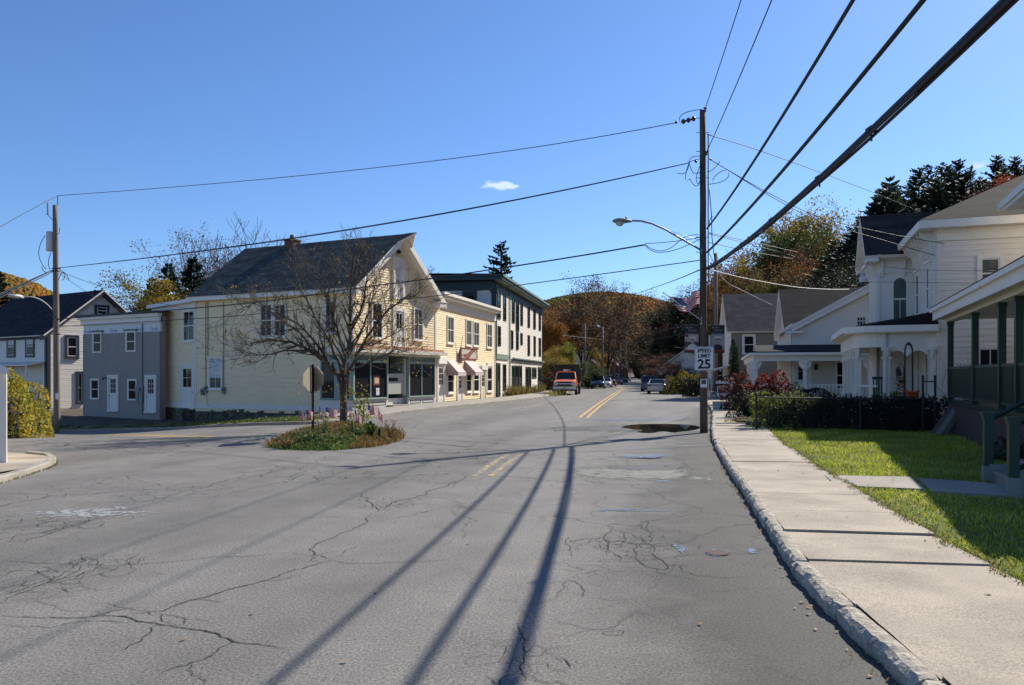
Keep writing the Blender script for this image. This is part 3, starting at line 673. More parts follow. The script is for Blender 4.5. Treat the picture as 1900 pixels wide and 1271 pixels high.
meta(obj('valve_cover',(lambda q,m:(m.lathe((q.x,q.y,0),[(.115,.004),(.115,.011),(.0001,.011)],20),m)[1])(G(1331,1027),MB()),'rust_steel'),'small round valve cover sprayed blue in the near lane','valve cover')
for px,py,rx,ry,sd in ((1185,948,.62,.05,21),(1150,946,.4,.05,22)): blob(px,py,rx,ry,'blue_spray','paint_mark',.0062,sd,.2)
for px,py,rx,ry,sd in ((1272,822,.32,.07,23),(1276,827,.34,.06,24)): blob(px,py,rx,ry,'white_spray','paint_mark',.0062,sd,.2)
blob(160,952,.9,.45,'white_spray','road_patch',.005,9,.4,ydir=1.0)
# traced cracks
rc=random.Random(11); CR=MB()
def crack(pl,w=.022,br=.35,lvl=0,jag=.12):
    pts=[Vector(G(*p)[:2]) for p in pl] if lvl==0 else pl
    for it in range(4 if lvl==0 else 3):
        q=[pts[0]]
        for a,b in zip(pts,pts[1:]):
            d=b-a; n=Vector((-d.y,d.x)); q.append((a+b)/2+n*rc.uniform(-jag,jag)); q.append(b)
        pts=q
        if (pts[1]-pts[0]).length<.05: break
    b0=len(CR.v); n_=len(pts)
    for i,p in enumerate(pts):
        a=pts[max(i-1,0)]; c=pts[min(i+1,n_-1)]; d=(c-a)
        d=d.normalized() if d.length>1e-6 else Vector((1,0)); n=Vector((-d.y,d.x)); ww=(.52+.012*min(25,max(0,p.y-6)))*w*rc.uniform(.35,1.1)*(min(i,n_-1-i)/n_*6 if min(i,n_-1-i)/n_<.16 else 1)+.002
        for o_ in (-ww/2,ww/2): q=p+n*o_; CR.v.append((q.x,q.y,H(q.x,q.y)+.0045+.0008*lvl))
    for i in range(n_-1): CR.f.append((b0+2*i+1,b0+2*i,b0+2*i+2,b0+2*i+3)); CR.m.append(0)
    if lvl<2:
        for i in range(2,n_-2):
            if rc.random()<br*(.12 if lvl==0 else .06):
                a=pts[i]; d=(pts[i+1]-pts[i-1]).normalized(); w_=rc.uniform(.5,1.2)*rc.choice((-1,1)); d=Matrix.Rotation(w_,2)@d; l=rc.uniform(.15,.8)
                crack([a,a+d*l*.5,a+(Matrix.Rotation(rc.uniform(-.5,.5),2)@d)*l],w*.6,br,lvl+1,.2)
for pl,w in [([(0,1143),(60,1146),(140,1147),(225,1144),(270,1155),(330,1165),(400,1175),(470,1195),(540,1204)],.026),
 ([(225,1144),(300,1135),(350,1115),(430,1093),(500,1075),(560,1056),(590,1047),(618,1040)],.022),
 ([(618,1040),(585,1030),(574,1020),(600,1005),(650,985),(680,965),(700,950)],.022),
 ([(618,1040),(650,1046),(720,1044),(845,1040)],.014),([(618,1036),(640,1022),(662,1014)],.012),
 ([(700,950),(735,930),(790,918),(820,905),(850,893),(865,880)],.03),([(700,950),(690,935),(668,915)],.025),
 ([(0,1040),(60,1045),(150,1047),(250,1047),(365,1037),(450,1033),(574,1022)],.014),([(330,1165),(300,1140),(345,1150),(340,1160)],.012),
 ([(0,970),(90,965),(180,945),(300,925),(380,905),(500,878),(560,862)],.02),([(0,985),(130,975),(280,935),(370,912),(460,900)],.014),
 ([(420,920),(500,900),(560,883),(640,870),(700,862)],.018),([(0,1010),(60,1000),(110,985),(130,970)],.014),([(0,1000),(120,981),(190,955)],.014),
 ([(0,1120),(40,1100),(110,1075),(170,1060),(190,1045)],.014),([(0,1090),(60,1085),(110,1070),(160,1040),(150,1030)],.014),([(0,1062),(70,1060),(100,1078),(170,1052)],.012),([(0,1105),(90,1083),(200,1062)],.012),([(0,1160),(90,1165),(160,1152),(235,1157)],.01),
 ([(410,958),(600,960),(640,958)],.006),([(620,905),(700,908),(770,903)],.01),
 ([(1045,1040),(1110,1042),(1150,1043),(1230,1036),(1330,1030),(1440,1026)],.009),([(1130,975),(1122,995),(1130,1010),(1128,1030)],.022),([(1145,985),(1155,1005),(1160,1007)],.018),([(1160,1007),(1180,1010),(1182,1030),(1200,1052),(1235,1057),(1233,1045),(1210,1028),(1205,1010),(1195,990)],.018),
 ([(1130,975),(1190,975),(1200,985),(1260,985),(1265,990)],.012),([(1235,1057),(1265,1060),(1290,1068),(1400,1072)],.010),([(1265,1060),(1270,1048)],.012),([(1055,995),(1050,1010),(1062,1035)],.010),([(1142,1028),(1150,1042)],.02),([(1192,963),(1200,980),(1212,1000),(1205,1010)],.014),
 ([(1050,1075),(1075,1085),(1085,1108)],.014),([(1118,1173),(1160,1170),(1155,1180),(1120,1178),(1118,1173)],.010),([(958,1155),(970,1180),(972,1200),(965,1240),(975,1265)],.014),([(1040,1220),(1060,1240)],.012),([(905,1255),(920,1271)],.01),
 ([(1088,865),(1110,880),(1150,890),(1200,892),(1250,888),(1280,880)],.016),([(1110,880),(1115,895),(1128,903)],.010),([(1140,830),(1138,845),(1150,840),(1180,835),(1250,832),(1262,840)],.012),([(1262,840),(1270,860),(1282,868),(1275,885)],.014),([(1220,820),(1235,828)],.016),([(1100,850),(1140,855),(1145,870)],.01),
 ([(840,815),(920,805),(980,800),(1050,795)],.02),([(940,812),(900,830),(850,835),(800,850)],.02),([(760,868),(860,860),(960,852),(1040,849)],.008),([(800,800),(880,798),(950,812)],.018),([(830,825),(870,830),(895,820),(930,823)],.02),([(830,860),(870,850),(905,855),(880,862)],.02),([(600,895),(660,880),(740,872),(800,855),(850,852)],.018),
 ([(980,765),(1040,762),(1100,756)],.03),([(850,770),(950,762),(1060,744),(1120,732)],.04),([(1010,778),(1050,776)],.04),([(700,800),(760,795),(850,780)],.03),([(1000,875),(960,878),(900,876)],.006),([(500,830),(350,832),(200,828),(20,826)],.03),([(100,815),(260,812),(420,820),(520,826)],.03),([(40,820),(150,830),(300,840),(420,838)],.03)]:
    crack(pl,w)
def gator(px,py,rx,ry,n,w,cell=None):
    """interlocking crack cells: a jittered honeycomb with missing sides that thins out toward the rim"""
    c=G(px,py); cell=cell or max(.16,rx*.26); vx={}; rot=rc.uniform(-.3,.3)
    def node(i,j):
        if (i,j) not in vx:
            x=i*cell*.87*.5; y=(j*1.5+(.25 if (i+j)%2 else -.25))*cell*.5*1.15; q=Matrix.Rotation(rot,2)@Vector((x+rc.uniform(-.3,.3)*cell,y+rc.uniform(-.3,.3)*cell)); vx[(i,j)]=Vector((c.x+q.x,c.y+q.y))
        return vx[(i,j)]
    ni=int(rx/(cell*.435))+1; nj=int(ry/(cell*.86))+1
    for i in range(-ni,ni+1):
        for j in range(-nj,nj+1):
            r2=(i/ni)**2+(j/nj)**2
            if r2>1: continue
            for di,dj in ((1,0),(0,1)):
                if dj and (i+j)%2==0: continue
                if rc.random()<.22+.6*r2: continue
                crack([node(i,j),node(i+di,j+dj)],w*rc.uniform(.5,1.3)*(1-.4*r2),0,2,cell*.13)
for g in [(60,1075,1.0,.75,50,.013),(170,1045,.5,.3,0,.010),(20,985,1.2,.6,0,.014),(300,925,1.2,.5,0,.014),(560,880,1.6,.8,0,.018),(1130,1010,.4,.5,0,.010),(1185,1010,.75,.8,36,.009),(720,935,.7,.6,26,.015),(830,850,2.2,1.6,40,.018),(1180,870,2.0,2.6,50,.010),(80,975,1.2,.8,24,.014),(650,885,2.2,1.,26,.016),(960,800,3.2,2.,40,.02),(960,1215,.35,.3,14,.008),(180,905,2.2,1.2,36,.012),(600,860,2.2,1.3,30,.016),(1000,770,4.,3.,26,.03)]: gator(*g)
meta(obj('road_cracks',CR,'crack',local=True),kind='structure')
# path across the lawn to the green porch
pth=[tuple(G(*p,.12)[:2]) for p in [(1530,883),(1690,886),(1718,909),(1552,902)]]
def slabq(q,z,t,mb):
    b=len(mb.v); mb.v+=[(p[0],p[1],z) for p in q]+[(p[0],p[1],z-t) for p in q]; mb.f+=[(b,b+1,b+2,b+3)[::-1],(b+4,b+5,b+6,b+7)]+[(b+i,b+(i+1)%4,b+(i+1)%4+4,b+i+4) for i in range(4)]; mb.m+=[0]*6
mb=MB(); slabq(pth,.135,.1,mb)
p2=[tuple(G(*p,.12)[:2]) for p in [(1700,887),(1850,897),(1900,921),(1730,912)]]; slabq(p2,.125,.1,mb)
bm_fix=obj('path',mb,'old_concrete',local=True); meta(bm_fix,kind='structure')
# ================= the yellow corner building
P0=G(653,768).xy
FW=Fr((-8.515,41.),(.427,.904),8.6); SW=Fr((-8.515,41.),(-.904,.427),11.41,flip=True)
C1=FW.pt(8.6,0,0); RW=Fr(C1[:2],(.26,.966),13.3)
C2=SW.pt(11.41,0,0); LW=Fr(C2[:2],(-.72,.69),6.3,flip=True)
yb=thing('corner_shop_building','pale yellow clapboard corner building with slate gable roof and green framed storefront','building',(-8.5,41.,-.1))
EZ=6.75; AP=9.72
# front wall with gable, above the storefront
STz=FW.z_(740,650)
mb=MB(); mb.prism(FW,[(0,STz-.1),(8.6,STz-.1),(8.6,EZ-.1),(4.3,AP),(0,EZ-.1)],-.15,0)
clap(mb,FW,0.12,8.48,STz+.05,AP,ex=.145,top=[(0,EZ-.1),(4.3,AP),(8.6,EZ-.1)],proud=.026)
mb.box(FW,0,.12,0,.045,STz,EZ,1); mb.box(FW,8.48,8.6,0,.045,0.1,EZ,1)
obj('gable_wall',mb,['yellow_siding','white_trim'],yb)
# side wall
base=lambda s:-.05-.07*s
mb=MB(); mb.box(SW,0,11.41,-.15,0,STz-.2,EZ); mb.box(SW,2.05,11.41,-.15,0,-.3,STz-.2)
clap(mb,SW,0.12,11.3,STz-.15,EZ-.5,ex=.14,proud=.03); clap(mb,SW,2.17,11.3,0.18,STz-.15,ex=.14,proud=.03)
mb.box(SW,0,.12,0,.045,STz,EZ,1); mb.box(SW,11.3,11.41,0,.045,.2,EZ,1); mb.box(SW,2.05,2.17,0,.045,0,STz-.15,1)
mb.box(SW,2.05,11.41,0,.05,-.12,.17,1)
mb.box(SW,-.0,11.42,0,.07,EZ-.5,EZ-.03,1)
obj('side_wall',mb,['yellow_siding','white_trim'],yb)
mb=MB(); mb.box(SW,-.0,11.4,-.2,-.02,-1.4,-.12); mb.box(LW,0,6.3,-.2,-.02,-1.5,-.12)
for i in range(70):
    s=random.uniform(0,11); z=random.uniform(-1.0,-.3); mb.box(SW,s,s+random.uniform(.2,.5),-.02,random.uniform(.0,.05),z,z+random.uniform(.1,.22))
obj('foundation',mb,'stone_wall',yb)
# roof: two slopes, front overhang, hood at the peak
def RP(s,z,v): q=FW.pt(s,v,z); return Vector(q)
ov=.42; fr_=.55; bk=-11.41-.35; AZ=10.02; ez_=EZ-.02-.28
mb=MB(); mb.soffit=True
mb.slab([RP(-ov,ez_,fr_),RP(4.3,AZ,fr_),RP(4.3,AZ,bk),RP(-ov,ez_,bk)],.16)
mb.slab([RP(8.6+ov,ez_,fr_),RP(4.3,AZ-.001,fr_),RP(4.3,AZ-.001,bk),RP(8.6+ov,ez_,bk)],.16)
hz=.85; mb.slab([RP(4.3-hz,AZ-hz*.76+.02,fr_-.02),RP(4.3,AZ+.02,fr_-.02),RP(4.3,AZ+.03,fr_+.75)],.12)
mb.slab([RP(4.3+hz,AZ-hz*.76+.019,fr_-.02),RP(4.3,AZ+.019,fr_-.02),RP(4.3,AZ+.03,fr_+.75)],.12)
obj('roof',mb,['slate','white_trim'],yb)
mb=MB(); k=.76
for a,b in ((-ov,4.3),(8.6+ov,4.3)):      # rake boards and soffit
    dz=AZ-ez_
    for n0,n1,t0,t1 in ((fr_-.05,fr_+.02,.17,.42),(0.0,fr_-.05,.20,.25),(0.0,.05,.25,.52)):
        mb.prism(FW,[(a,ez_-t0),(b,AZ-t0),(b,AZ-t1),(a,ez_-t1)],n0,n1)
for s in (-ov,8.6-.35): mb.box(FW,s,s+ov+.35,0.002,fr_+.01,EZ-.62,EZ-.36); mb.box(FW,s-.04,s+ov+.39,0.002,fr_+.06,EZ-.36,EZ-.30)
mb.box(SW,-.5,11.7,.071,ov-.02,EZ-.43,EZ-.36); mb.box(SW,-.55,11.75,ov-.1,ov+.0,EZ-.55,EZ-.36)
obj('cornice',mb,'white_trim',yb)
cb=SW.pt(0,0,0); q=RP(4.3,9.9,-8.2); f2=Fr(q[:2],SW.u); mb=MB(); mb.box(f2,-.75,0,-.3,.3,9.4,10.22); mb.box(f2,-.81,.06,-.36,.36,10.221,10.3)
ch=obj('chimney',mb,'brick',yb); mb=MB(); mb.lathe(f2.pt(-.35,0,10.3),[(.14,0),(.12,.3)],10); obj('flue',mb,'brick',ch)
# front openings
def rr(W_,x0,x1,y0,y1): return W_.rect(x0,x1,y0,y1)
window(FW,yb,rr(FW,766,784,571,632),nx=2,rows=2,glass='glass_pale',n0=.036)
window(FW,yb,rr(FW,688,709,560,629),nx=2,rows=2,n0=.036)
r=rr(FW,727.5,748.5,478,555); mb=MB(); s0,s1,z0,z1=r
mb.box(FW,s0,s0+.2,0,.12,z0,z1); mb.box(FW,s1-.2,s1,0,.12,z0,z1); mb.box(FW,s0+.2,s1-.2,0,.118,z1-.2,z1); dd=obj('loft_door',mb,'white_trim',yb)
mb=MB(); mb.box(FW,s0+.201,s1-.201,-.02,.032,z0,z1-.201); mb.box(FW,(s0+s1)/2-.02,(s0+s1)/2+.02,.032,.04,z0,z1-.21); obj('door_panel',mb,'white_paint',dd)
door(FW,yb,rr(FW,728,751,571,642),lites=(2,1),fw=.2,split=.5)
mb=MB(); mb.lathe(FW.pt(4.3,0,AP-.72),[(.1,.0),(.13,.1),(.1,.2)],10,0,Vector((FW.n.x,FW.n.y,0))); obj('bell',mb,'rust_steel',yb)
# storefront: recessed glass behind green frames under a projecting cornice
sf0,sf1=-.05,8.45; zc0=STz; z_tr0=FW.z_(780,673.5); z_gl=FW.z_(780,736); z_bk=FW.z_(740,758)
mb=MB(); mb.prism(FW,[(-.6,zc0-.22),(9.15,zc0-.22),(9.0,zc0-.02),(-.5,zc0-.02)],0,.62,0); mb.box(FW,-.1,8.6,-.1,.35,zc0-.34,zc0-.221,0)
mb.prism(SW,[(-.55,zc0-.221),(2.6,zc0-.221),(2.5,zc0-.021),(-.5,zc0-.021)],0.,.5,0); mb.box(SW,.0,2.3,-.1,.25,zc0-.34,zc0-.222,0)
mb.prism(FW,[(-.55,zc0-.019),(9.05,zc0-.019),(8.6,zc0+.12),(-.1,zc0+.12)],0.03,.5,1)
sf=obj('storefront_cornice',mb,['sage_cream' if 0 else 'cream_siding','copper_flash'],yb)
sA=FW.s_(718); sB=FW.s_(756.5); top=zc0-.34
mb=MB()
def fbox(a,b,z0,z1,n0=-.02,n1=.1,mi=0): mb.box(FW,a,b,n0,n1,z0,z1,mi)
fbox(0,.12,z_gl,top); fbox(sA-.1,sA,z_gl,top); fbox(sB,sB+.1,z_gl,top); fbox(8.36,8.45,z_gl,top)
m1=FW.s_(686); m2=FW.s_(781)
for a,b in ((.12,sA-.1),(sB+.1,8.36)): fbox(a,b,z_tr0-.06,z_tr0+.06,.0,.13); fbox(a,b,z_gl,z_gl+.07); fbox(a,b,top-.05,top)
for m in (m1,m2): fbox(m-.03,m+.03,z_gl+.07,z_tr0-.06,0,.08); fbox(m-.02,m+.02,z_tr0+.06,top-.05,0,.06)
mb.box(SW,1.95,2.05,-.02,.1,z_gl,top); mb.box(SW,.0,.1,-.02,.098,z_gl,top); mb.box(SW,.1,1.95,0,.1,z_tr0-.06,z_tr0+.06); mb.box(SW,.1,1.95,0,.09,z_gl,z_gl+.07)
sf_ax=lambda c:(0 if (Vector((c.x,c.y))-FW.o).dot(FW.n)<-.05 and (Vector((c.x,c.y))-FW.o).dot(FW.u)<.11 else 1 if (Vector((c.x,c.y))-FW.o).dot(FW.u)<(sA+sB)/2 else 2)
fs=obj_split('storefront_frame',mb,'sage_frame',yb,0,sf_ax)
g=.03
for W_,a_,b_ in ((FW,.12,sA-.1),(FW,sB+.1,8.36),(SW,.1,1.95)): mb=MB(); mb.box(W_,a_,b_,g-.012,g,z_gl,z_tr0,0); obj('shop_window',mb,'shop_glass',fs)
mat('sage_glass',(.16,.22,.20),rough=.35,var=.1)
for W_,a_,b_ in ((FW,.12,sA-.1),(FW,sB+.1,8.36),(SW,.1,1.95)): mb=MB(); mb.box(W_,a_,b_,g-.01,g+.002,z_tr0,top,0); obj('transom_panel',mb,'sage_glass',fs)
mb=MB(); mb.box(SW,.55,1.15,g+.001,g+.006,z_gl+.08,z_tr0-.08); obj('window_shutter',mb,mat('sage_panel',(.30,.36,.32),rough=.6),fs)
mb=MB(); mb.box(FW,.0,sA,-.02,.06,-.3,z_gl-.02); mb.box(FW,sB,8.45,-.02,.06,-.3,z_gl-.02); mb.box(SW,0,2.05,-.02,.06,-.3,z_gl-.02); mb.box(FW,0,sA+.02,.0,.16,z_gl-.02,z_gl-.001,1); mb.box(FW,sB-.02,8.47,.0,.16,z_gl-.02,z_gl-.001,1); mb.box(SW,0,2.1,.0,.12,z_gl-.021,z_gl-.002,1)
for a,b in ((.25,m1-.15),(m1+.15,sA-.2),(sB+.2,m2-.12),(m2+.12,8.25)):
    z0,z1=.15,z_gl-.18
    for c in ((a,b,z1-.03,z1),(a,b,z0,z0+.03),(a,a+.03,z0,z1),(b-.03,b,z0,z1)): mb.box(FW,c[0],c[1],.06,.075,c[2],c[3],2)
obj_split('bulkhead',mb,['white_paint','meter_grey','meter_grey'],fs,0,sf_ax)
# recessed entry
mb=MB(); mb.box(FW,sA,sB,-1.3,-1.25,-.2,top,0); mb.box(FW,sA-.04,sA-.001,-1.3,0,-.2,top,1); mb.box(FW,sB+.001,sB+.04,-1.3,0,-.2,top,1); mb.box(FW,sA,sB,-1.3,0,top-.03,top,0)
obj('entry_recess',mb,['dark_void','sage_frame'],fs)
mb=MB(); zA=FW.z_(737,731); zB=FW.z_(737,693); mb.box(FW,sA+.02,sB-.3,-.16,-.1,zA,zB); mb.box(FW,sA+.3,sB-.9,-.1,-.095,zA+.9*(zB-zA)*.5+.2,zB-.25,1); mb.box(FW,sB-.25,sB-.12,-.2,-.05,zA-.1,top-.1,2)
obj('entry_board',mb,['board_panel','dark_void','cream_siding'],fs)
mb=MB(); mb.box(FW,sA,sB,-.35,-.3,.0,FW.z_(737,739)); obj('door_panel',mb,'white_paint',fs)
mb=MB(); mb.box(FW,sA-.1,sB+.2,-.5,.5,-.3,.12); mb.box(FW,.0,8.5,-.4,.1,-.4,-.05); obj('door_step',mb,'old_concrete',fs)
mb=MB(); n0=g+.004; mb.box(FW,1.9,2.5,g,n0,z_gl+.75,z_gl+1.3,0); mb.box(FW,2.0,2.4,n0,n0+.002,z_gl+.85,z_gl+1.2,2); mb.box(FW,2.15,2.45,g,n0,z_gl+.2,z_gl+.6,1); obj('poster',mb,['sign_red','sign_white','sign_back'],fs)
# side openings
window(SW,yb,rr(SW,387.5,414,661,723),nx=2,rows=2,glass='glass_pale',curtain=('curtain',.35),n0=.036)
window(SW,yb,rr(SW,482,507.5,562,626),nx=2,rows=2); window(SW,yb,rr(SW,508,533,562,626),nx=2,rows=2); window(SW,yb,rr(SW,602,627,556,620),nx=2,rows=2)
mb=MB()
for px,y0,y1 in ((383,560,725),(387,560,660),(416,560,722)): s=SW.s_(px); mb.tube([SW.pt(s,.06,SW.z_(px,y1)),SW.pt(s,.06,SW.z_(px,y0))],.022,6)
s=SW.s_(384); mb.tube([SW.pt(s,.06,SW.z_(px,725)),SW.pt(s-.1,.08,.2),SW.pt(s-.2,.07,.05)],.012,5)
obj('conduit',mb,'meter_grey',yb)
for px,py in ((378,727),(384,722),(417,724)):
    s=SW.s_(px); z=SW.z_(px,py); mb=MB(); mb.box(SW,s-.11,s+.11,.03,.15,z-.2,z+.2); mb.lathe(SW.pt(s,.15,z+.05),[(.085,0),(.085,.07),(.06,.09)],12,0,Vector((SW.n.x,SW.n.y,0))); obj('meter_box',mb,'meter_grey',yb)
# left wing
LT=LW.z_(332,566)
mb=MB(); mb.box(LW,0,6.3,-.15,0,-.2,LT); clap(mb,LW,.02,6.2,.18,LT-.35,ex=.14,proud=.03); mb.box(LW,0,6.3,0,.05,-.14,.17,1); mb.box(LW,6.2,6.3,0,.045,.2,LT,1); mb.box(LW,-.02,.1,.0,.05,.2,LT,1)
mb.box(LW,-.1,6.35,0,.09,LT-.36,LT,1); mb.box(LW,-.2,6.4,0,.4,LT,LT+.22,1); obj('wing_wall',mb,['yellow_siding','white_trim'],yb)
mb=MB(); P=LW.pt; mb.slab([P(-.2,.4,LT+.24),P(6.4,.4,LT+.24),P(6.4,-5,LT+.5),P(-.2,-5,LT+.5)],.015); obj('wing_roof',mb,'shingle_black',yb)
window(LW,yb,rr(LW,341,363,574,634),nx=2,rows=2,n0=.036)
door(LW,yb,rr(LW,335,362.4,675,757),lites=(2,2),fw=.16,transom=.0,rec=.1)
mb=MB(); mb.box(LW,.55,1.45,0,.6,-1.3,-.16); obj('door_step',mb,'stone_wall',yb)
# right wing along the street
RT=RW.z_(862,566)
mb=MB(); mb.box(RW,0,13.3,-.15,0,-.3,RT); clap(mb,RW,.02,13.2,.12,RT-.5,ex=.145,proud=.028); mb.box(RW,13.2,13.3,0,.05,0,RT,1); mb.box(RW,0,.1,0,.05,STz,RT,1)
mb.box(RW,0,13.35,0,.10,RT-.62,RT,1); mb.box(RW,0,13.5,0,.5,RT,RT+.16,1); mb.box(RW,0,13.55,.35,.62,RT+.16,RT+.34,1)
obj('street_wing_wall',mb,['yellow_siding','white_trim'],yb)
mb=MB(); P=RW.pt; mb.slab([P(0,.62,RT+.36),P(13.5,.62,RT+.36),P(13.5,-6,RT+.75),P(0,-6,RT+.75)],.02); mb.box(RW,13.15,13.3,-6,-.15,-.3,RT); obj('street_wing_roof',mb,['shingle_grey'],yb)
for x0,x1,y0,y1 in ((828.6,841,586,638),(863.5,874,592,642),(877,888,596,643),(902,912,600,646)): window(RW,yb,rr(RW,x0,x1,y0,y1),nx=2,rows=2,n0=.036,glass='glass_pale')
for x0,x1,y0,y1,hd in ((828.6,841,684,730,0),(864,874,684,728,0),(877,888,680,728,.25),(902.5,912,680,727,.28)): window(RW,yb,rr(RW,x0,x1,y0,y1),nx=1,rows=2,n0=.036,hood=hd)
door(RW,yb,rr(RW,810,824,675,749),lites=(2,3),fw=.14,hood=.45,label='white street door beside the storefront')
door(RW,yb,rr(RW,847,857.5,690,746.5),lites=(2,3),fw=.14)
door(RW,yb,rr(RW,891,900.5,686,744),lites=(2,3),fw=.14,hood=.35,panel='pale_door')
def awning(x0,x1,yt,drop,lab):
    s0,s1=RW.s_(x0),RW.s_(x1); zt=RW.z_(x0,yt); n1=.85; mb=MB(); k=9; P=RW.pt
    for i in range(k*2):
        a=s0+(s1-s0)*i/(k*2); b=s0+(s1-s0)*(i+1)/(k*2); mi=i%2
        mb.face([P(a,.04,zt),P(a,n1,zt-drop),P(b,n1,zt-drop),P(b,.04,zt)],mi); vs=.2+.03*(i%2)
        mb.face([P(a,n1,zt-drop),P(a,n1,zt-drop-vs),P(b,n1,zt-drop-vs),P(b,n1,zt-drop)],mi)
    for s in (s0,s1):
        mb.face([P(s,.04,zt),P(s,n1,zt-drop),P(s,n1,zt-drop-.2),P(s,.04,zt-drop-.2)],0)
    mb.tube([P(s0,n1,zt-drop),P(s1,n1,zt-drop)],.015,5,0)
    obj('awning',mb,['awning_dark','awning_light'],yb,label=lab)
awning(827.5,843,667,.85,None); awning(861,876.5,669,.82,None)
# oval scroll sign flat on the wing
s0,s1,z0,z1=rr(RW,853.5,883.5,646,667); s_=thing('shop_sign','cream framed shop sign with dark red flourish above the striped awnings','sign',RW.pt((s0+s1)/2,.05,z0))
mb=MB(); mb.box(RW,s0,s1,.03,.07,z0,z1); obj('sign_board',mb,'board_cream' if 0 else mat('board_cream',(.50,.46,.36),rough=.6),s_)
mb=MB(); t=.07
for c in ((s0,s1,z1-t,z1),(s0,s1,z0,z0+t),(s0,s0+t,z0,z1),(s1-t,s1,z0,z1)): mb.box(RW,c[0],c[1],.071,.1,c[2],c[3])
obj('frame',mb,'sign_red',s_)
mb=MB(); cx=(s0+s1)/2; cz=(z0+z1)/2; hw=(s1-s0)*.36
for i in range(16):
    t0=i/16; t1=(i+1)/16; f=lambda t:(cx-hw+2*hw*t,cz+.22*math.sin((t-.5)*4.2)*(1 if 1 else 0)-.1*math.cos((t-.5)*5)+.02)
    (a,za),(b,zb)=f(t0),f(t1); w0=.05+.16*math.sin(math.pi*t0); w1=.05+.16*math.sin(math.pi*t1)
    mb.face([RW.pt(a,.073,za-w0),RW.pt(b,.073,zb-w1),RW.pt(b,.073,zb+w1),RW.pt(a,.073,za+w0)])
for sx in (-1,1):
    for k in range(5):
        a=cx+sx*hw*(.85+.09*k); mb.lathe(RW.pt(a,.073,cz+sx*.17+.07*math.sin(k*2.1)),[(.05,0),(.05,.004)],7,0,Vector((RW.n.x,RW.n.y,0)))
obj('emblem',mb,'sign_red',s_)
mb=MB(); q0=.079
for i in range(9): 
    t=.22+.07*i; a,za=(cx-hw+2*hw*t,cz+.22*math.sin((t-.5)*4.2)-.1*math.cos((t-.5)*5)+.02); mb.face([RW.pt(a-.02,q0,za-.09),RW.pt(a+.03,q0,za-.07),RW.pt(a+.06,q0,za+.09),RW.pt(a+.01,q0,za+.07)])
obj('lettering',mb,'board_cream',s_)
# furled flag on a slanted staff above the first awning
s=RW.s_(849.5); st=thing('wall_flag','small furled dark flag on a thin staff above the first striped awning','flag',RW.pt(s,.05,RW.z_(850,688)))
a=Vector(RW.pt(s,.05,RW.z_(850,670))); b=Vector(RW.pt(s,.35,RW.z_(850,623))); mb=MB(); mb.tube([a,b],.018,5); obj('pole',mb,'rust_steel',st)
mb=MB(); 
for k in range(6):
    w=k/6*math.pi; mb.face([b.lerp(a,.35),a+Vector((.26*math.cos(w),.26*math.sin(w),-.15)),a+Vector((.26*math.cos(w+.6),.26*math.sin(w+.6),-.15))])
obj('cloth',mb,'awning_dark',st)

# ================= the white and green three-storey building
FG=Fr((-1.33,61.95),(.184,.983),25.6); SG=Fr((-1.33,61.95),(-.983,.184),12.,flip=True)
gb=thing('three_storey_building','tall white clapboard building with dark green cornice and tall dark windows','building',(-1.3,62,0))
GT=9.75; mb=MB(); mb.box(FG,0,25.6,-.15,0,-.4,GT-.3); clap(mb,FG,.3,25.4,.3,GT-1.0,ex=.15,proud=.026); mb.box(SG,0,12,-.15,0,-.4,GT-.3); clap(mb,SG,.3,11.9,5,GT-1.0,ex=.15)
mb.box(FG,25.45,25.6,-12,-.15,-.4,GT-.3)
obj('wall',mb,'white_siding',gb)
mb=MB(); mb.box(FG,0,25.6,0,.1,GT-1.05,GT-.3); mb.box(SG,.0,12,0,.1,GT-1.05,GT-.3); mb.box(FG,0,.32,0,.07,3.3,GT-1.05); mb.box(SG,0,.32,0,.07,3.3,GT-1.05); mb.box(FG,25.4,25.6,0,.06,0,GT-1.05)
mb.box(FG,-.1,.4,0,.16,GT-1.25,GT-1.051); mb.box(SG,-.1,.4,0,.16,GT-1.25,GT-1.051)
mb.box(SG,-.7,12.2,0,.7,GT-.3,GT-.05); mb.box(FG,-.0,26.1,.0,.7,GT-.299,GT-.049); mb.box(SG,-.78,12.2,0,.8,GT-.05,GT+.12)
obj('cornice',mb,'green_trim',gb)
mb=MB(); mb.box(FG,-.75,26.2,0.,.82,GT-.048,GT+.10); mb.box(FG,-.6,26.0,.1,.6,GT-.36,GT-.3); obj('gutter',mb,'sage_trim',gb)
mb=MB(); P=FG.pt; mb.slab([P(-.8,.8,GT+.14),P(26.2,.8,GT+.14),P(26.2,-12,GT+.5),P(-.8,-12,GT+.5)],.015); obj('roof',mb,'shingle_black',gb)
window(SG,gb,SG.rect(858,885,537,580),trim='green_trim',nx=2,rows=2,fw=.22,glass='glass')
def gwin(x0,x1,y0,y1,name='window',tr='green_trim',gl='glass',fw=.09): window(FG,gb,FG.rect(x0,x1,y0,y1),trim=tr,glass=gl,nx=1,rows=2,fw=fw,n0=.036,sill=False,name=name)
yt=lambda x:538+(x-922)*.49; ybm=lambda x:592+(x-922)*.28
for a,b in ((922,927.6),(933,938),(949,954),(965,969),(978.4,982.2),(989,993),(999,1002.6)): gwin(a,b,yt(a),ybm(a))
gwin(956.4,962,yt(956),615)
for a,b,c,d in ((923,928,605,642),(947.6,951.2,613,648),(957,961.2,616,649),(965,968.6,618,640),(978.5,982.2,622,660),(989.6,993,624,661),(999,1002.8,627,661.5)): gwin(a,b,c,d)
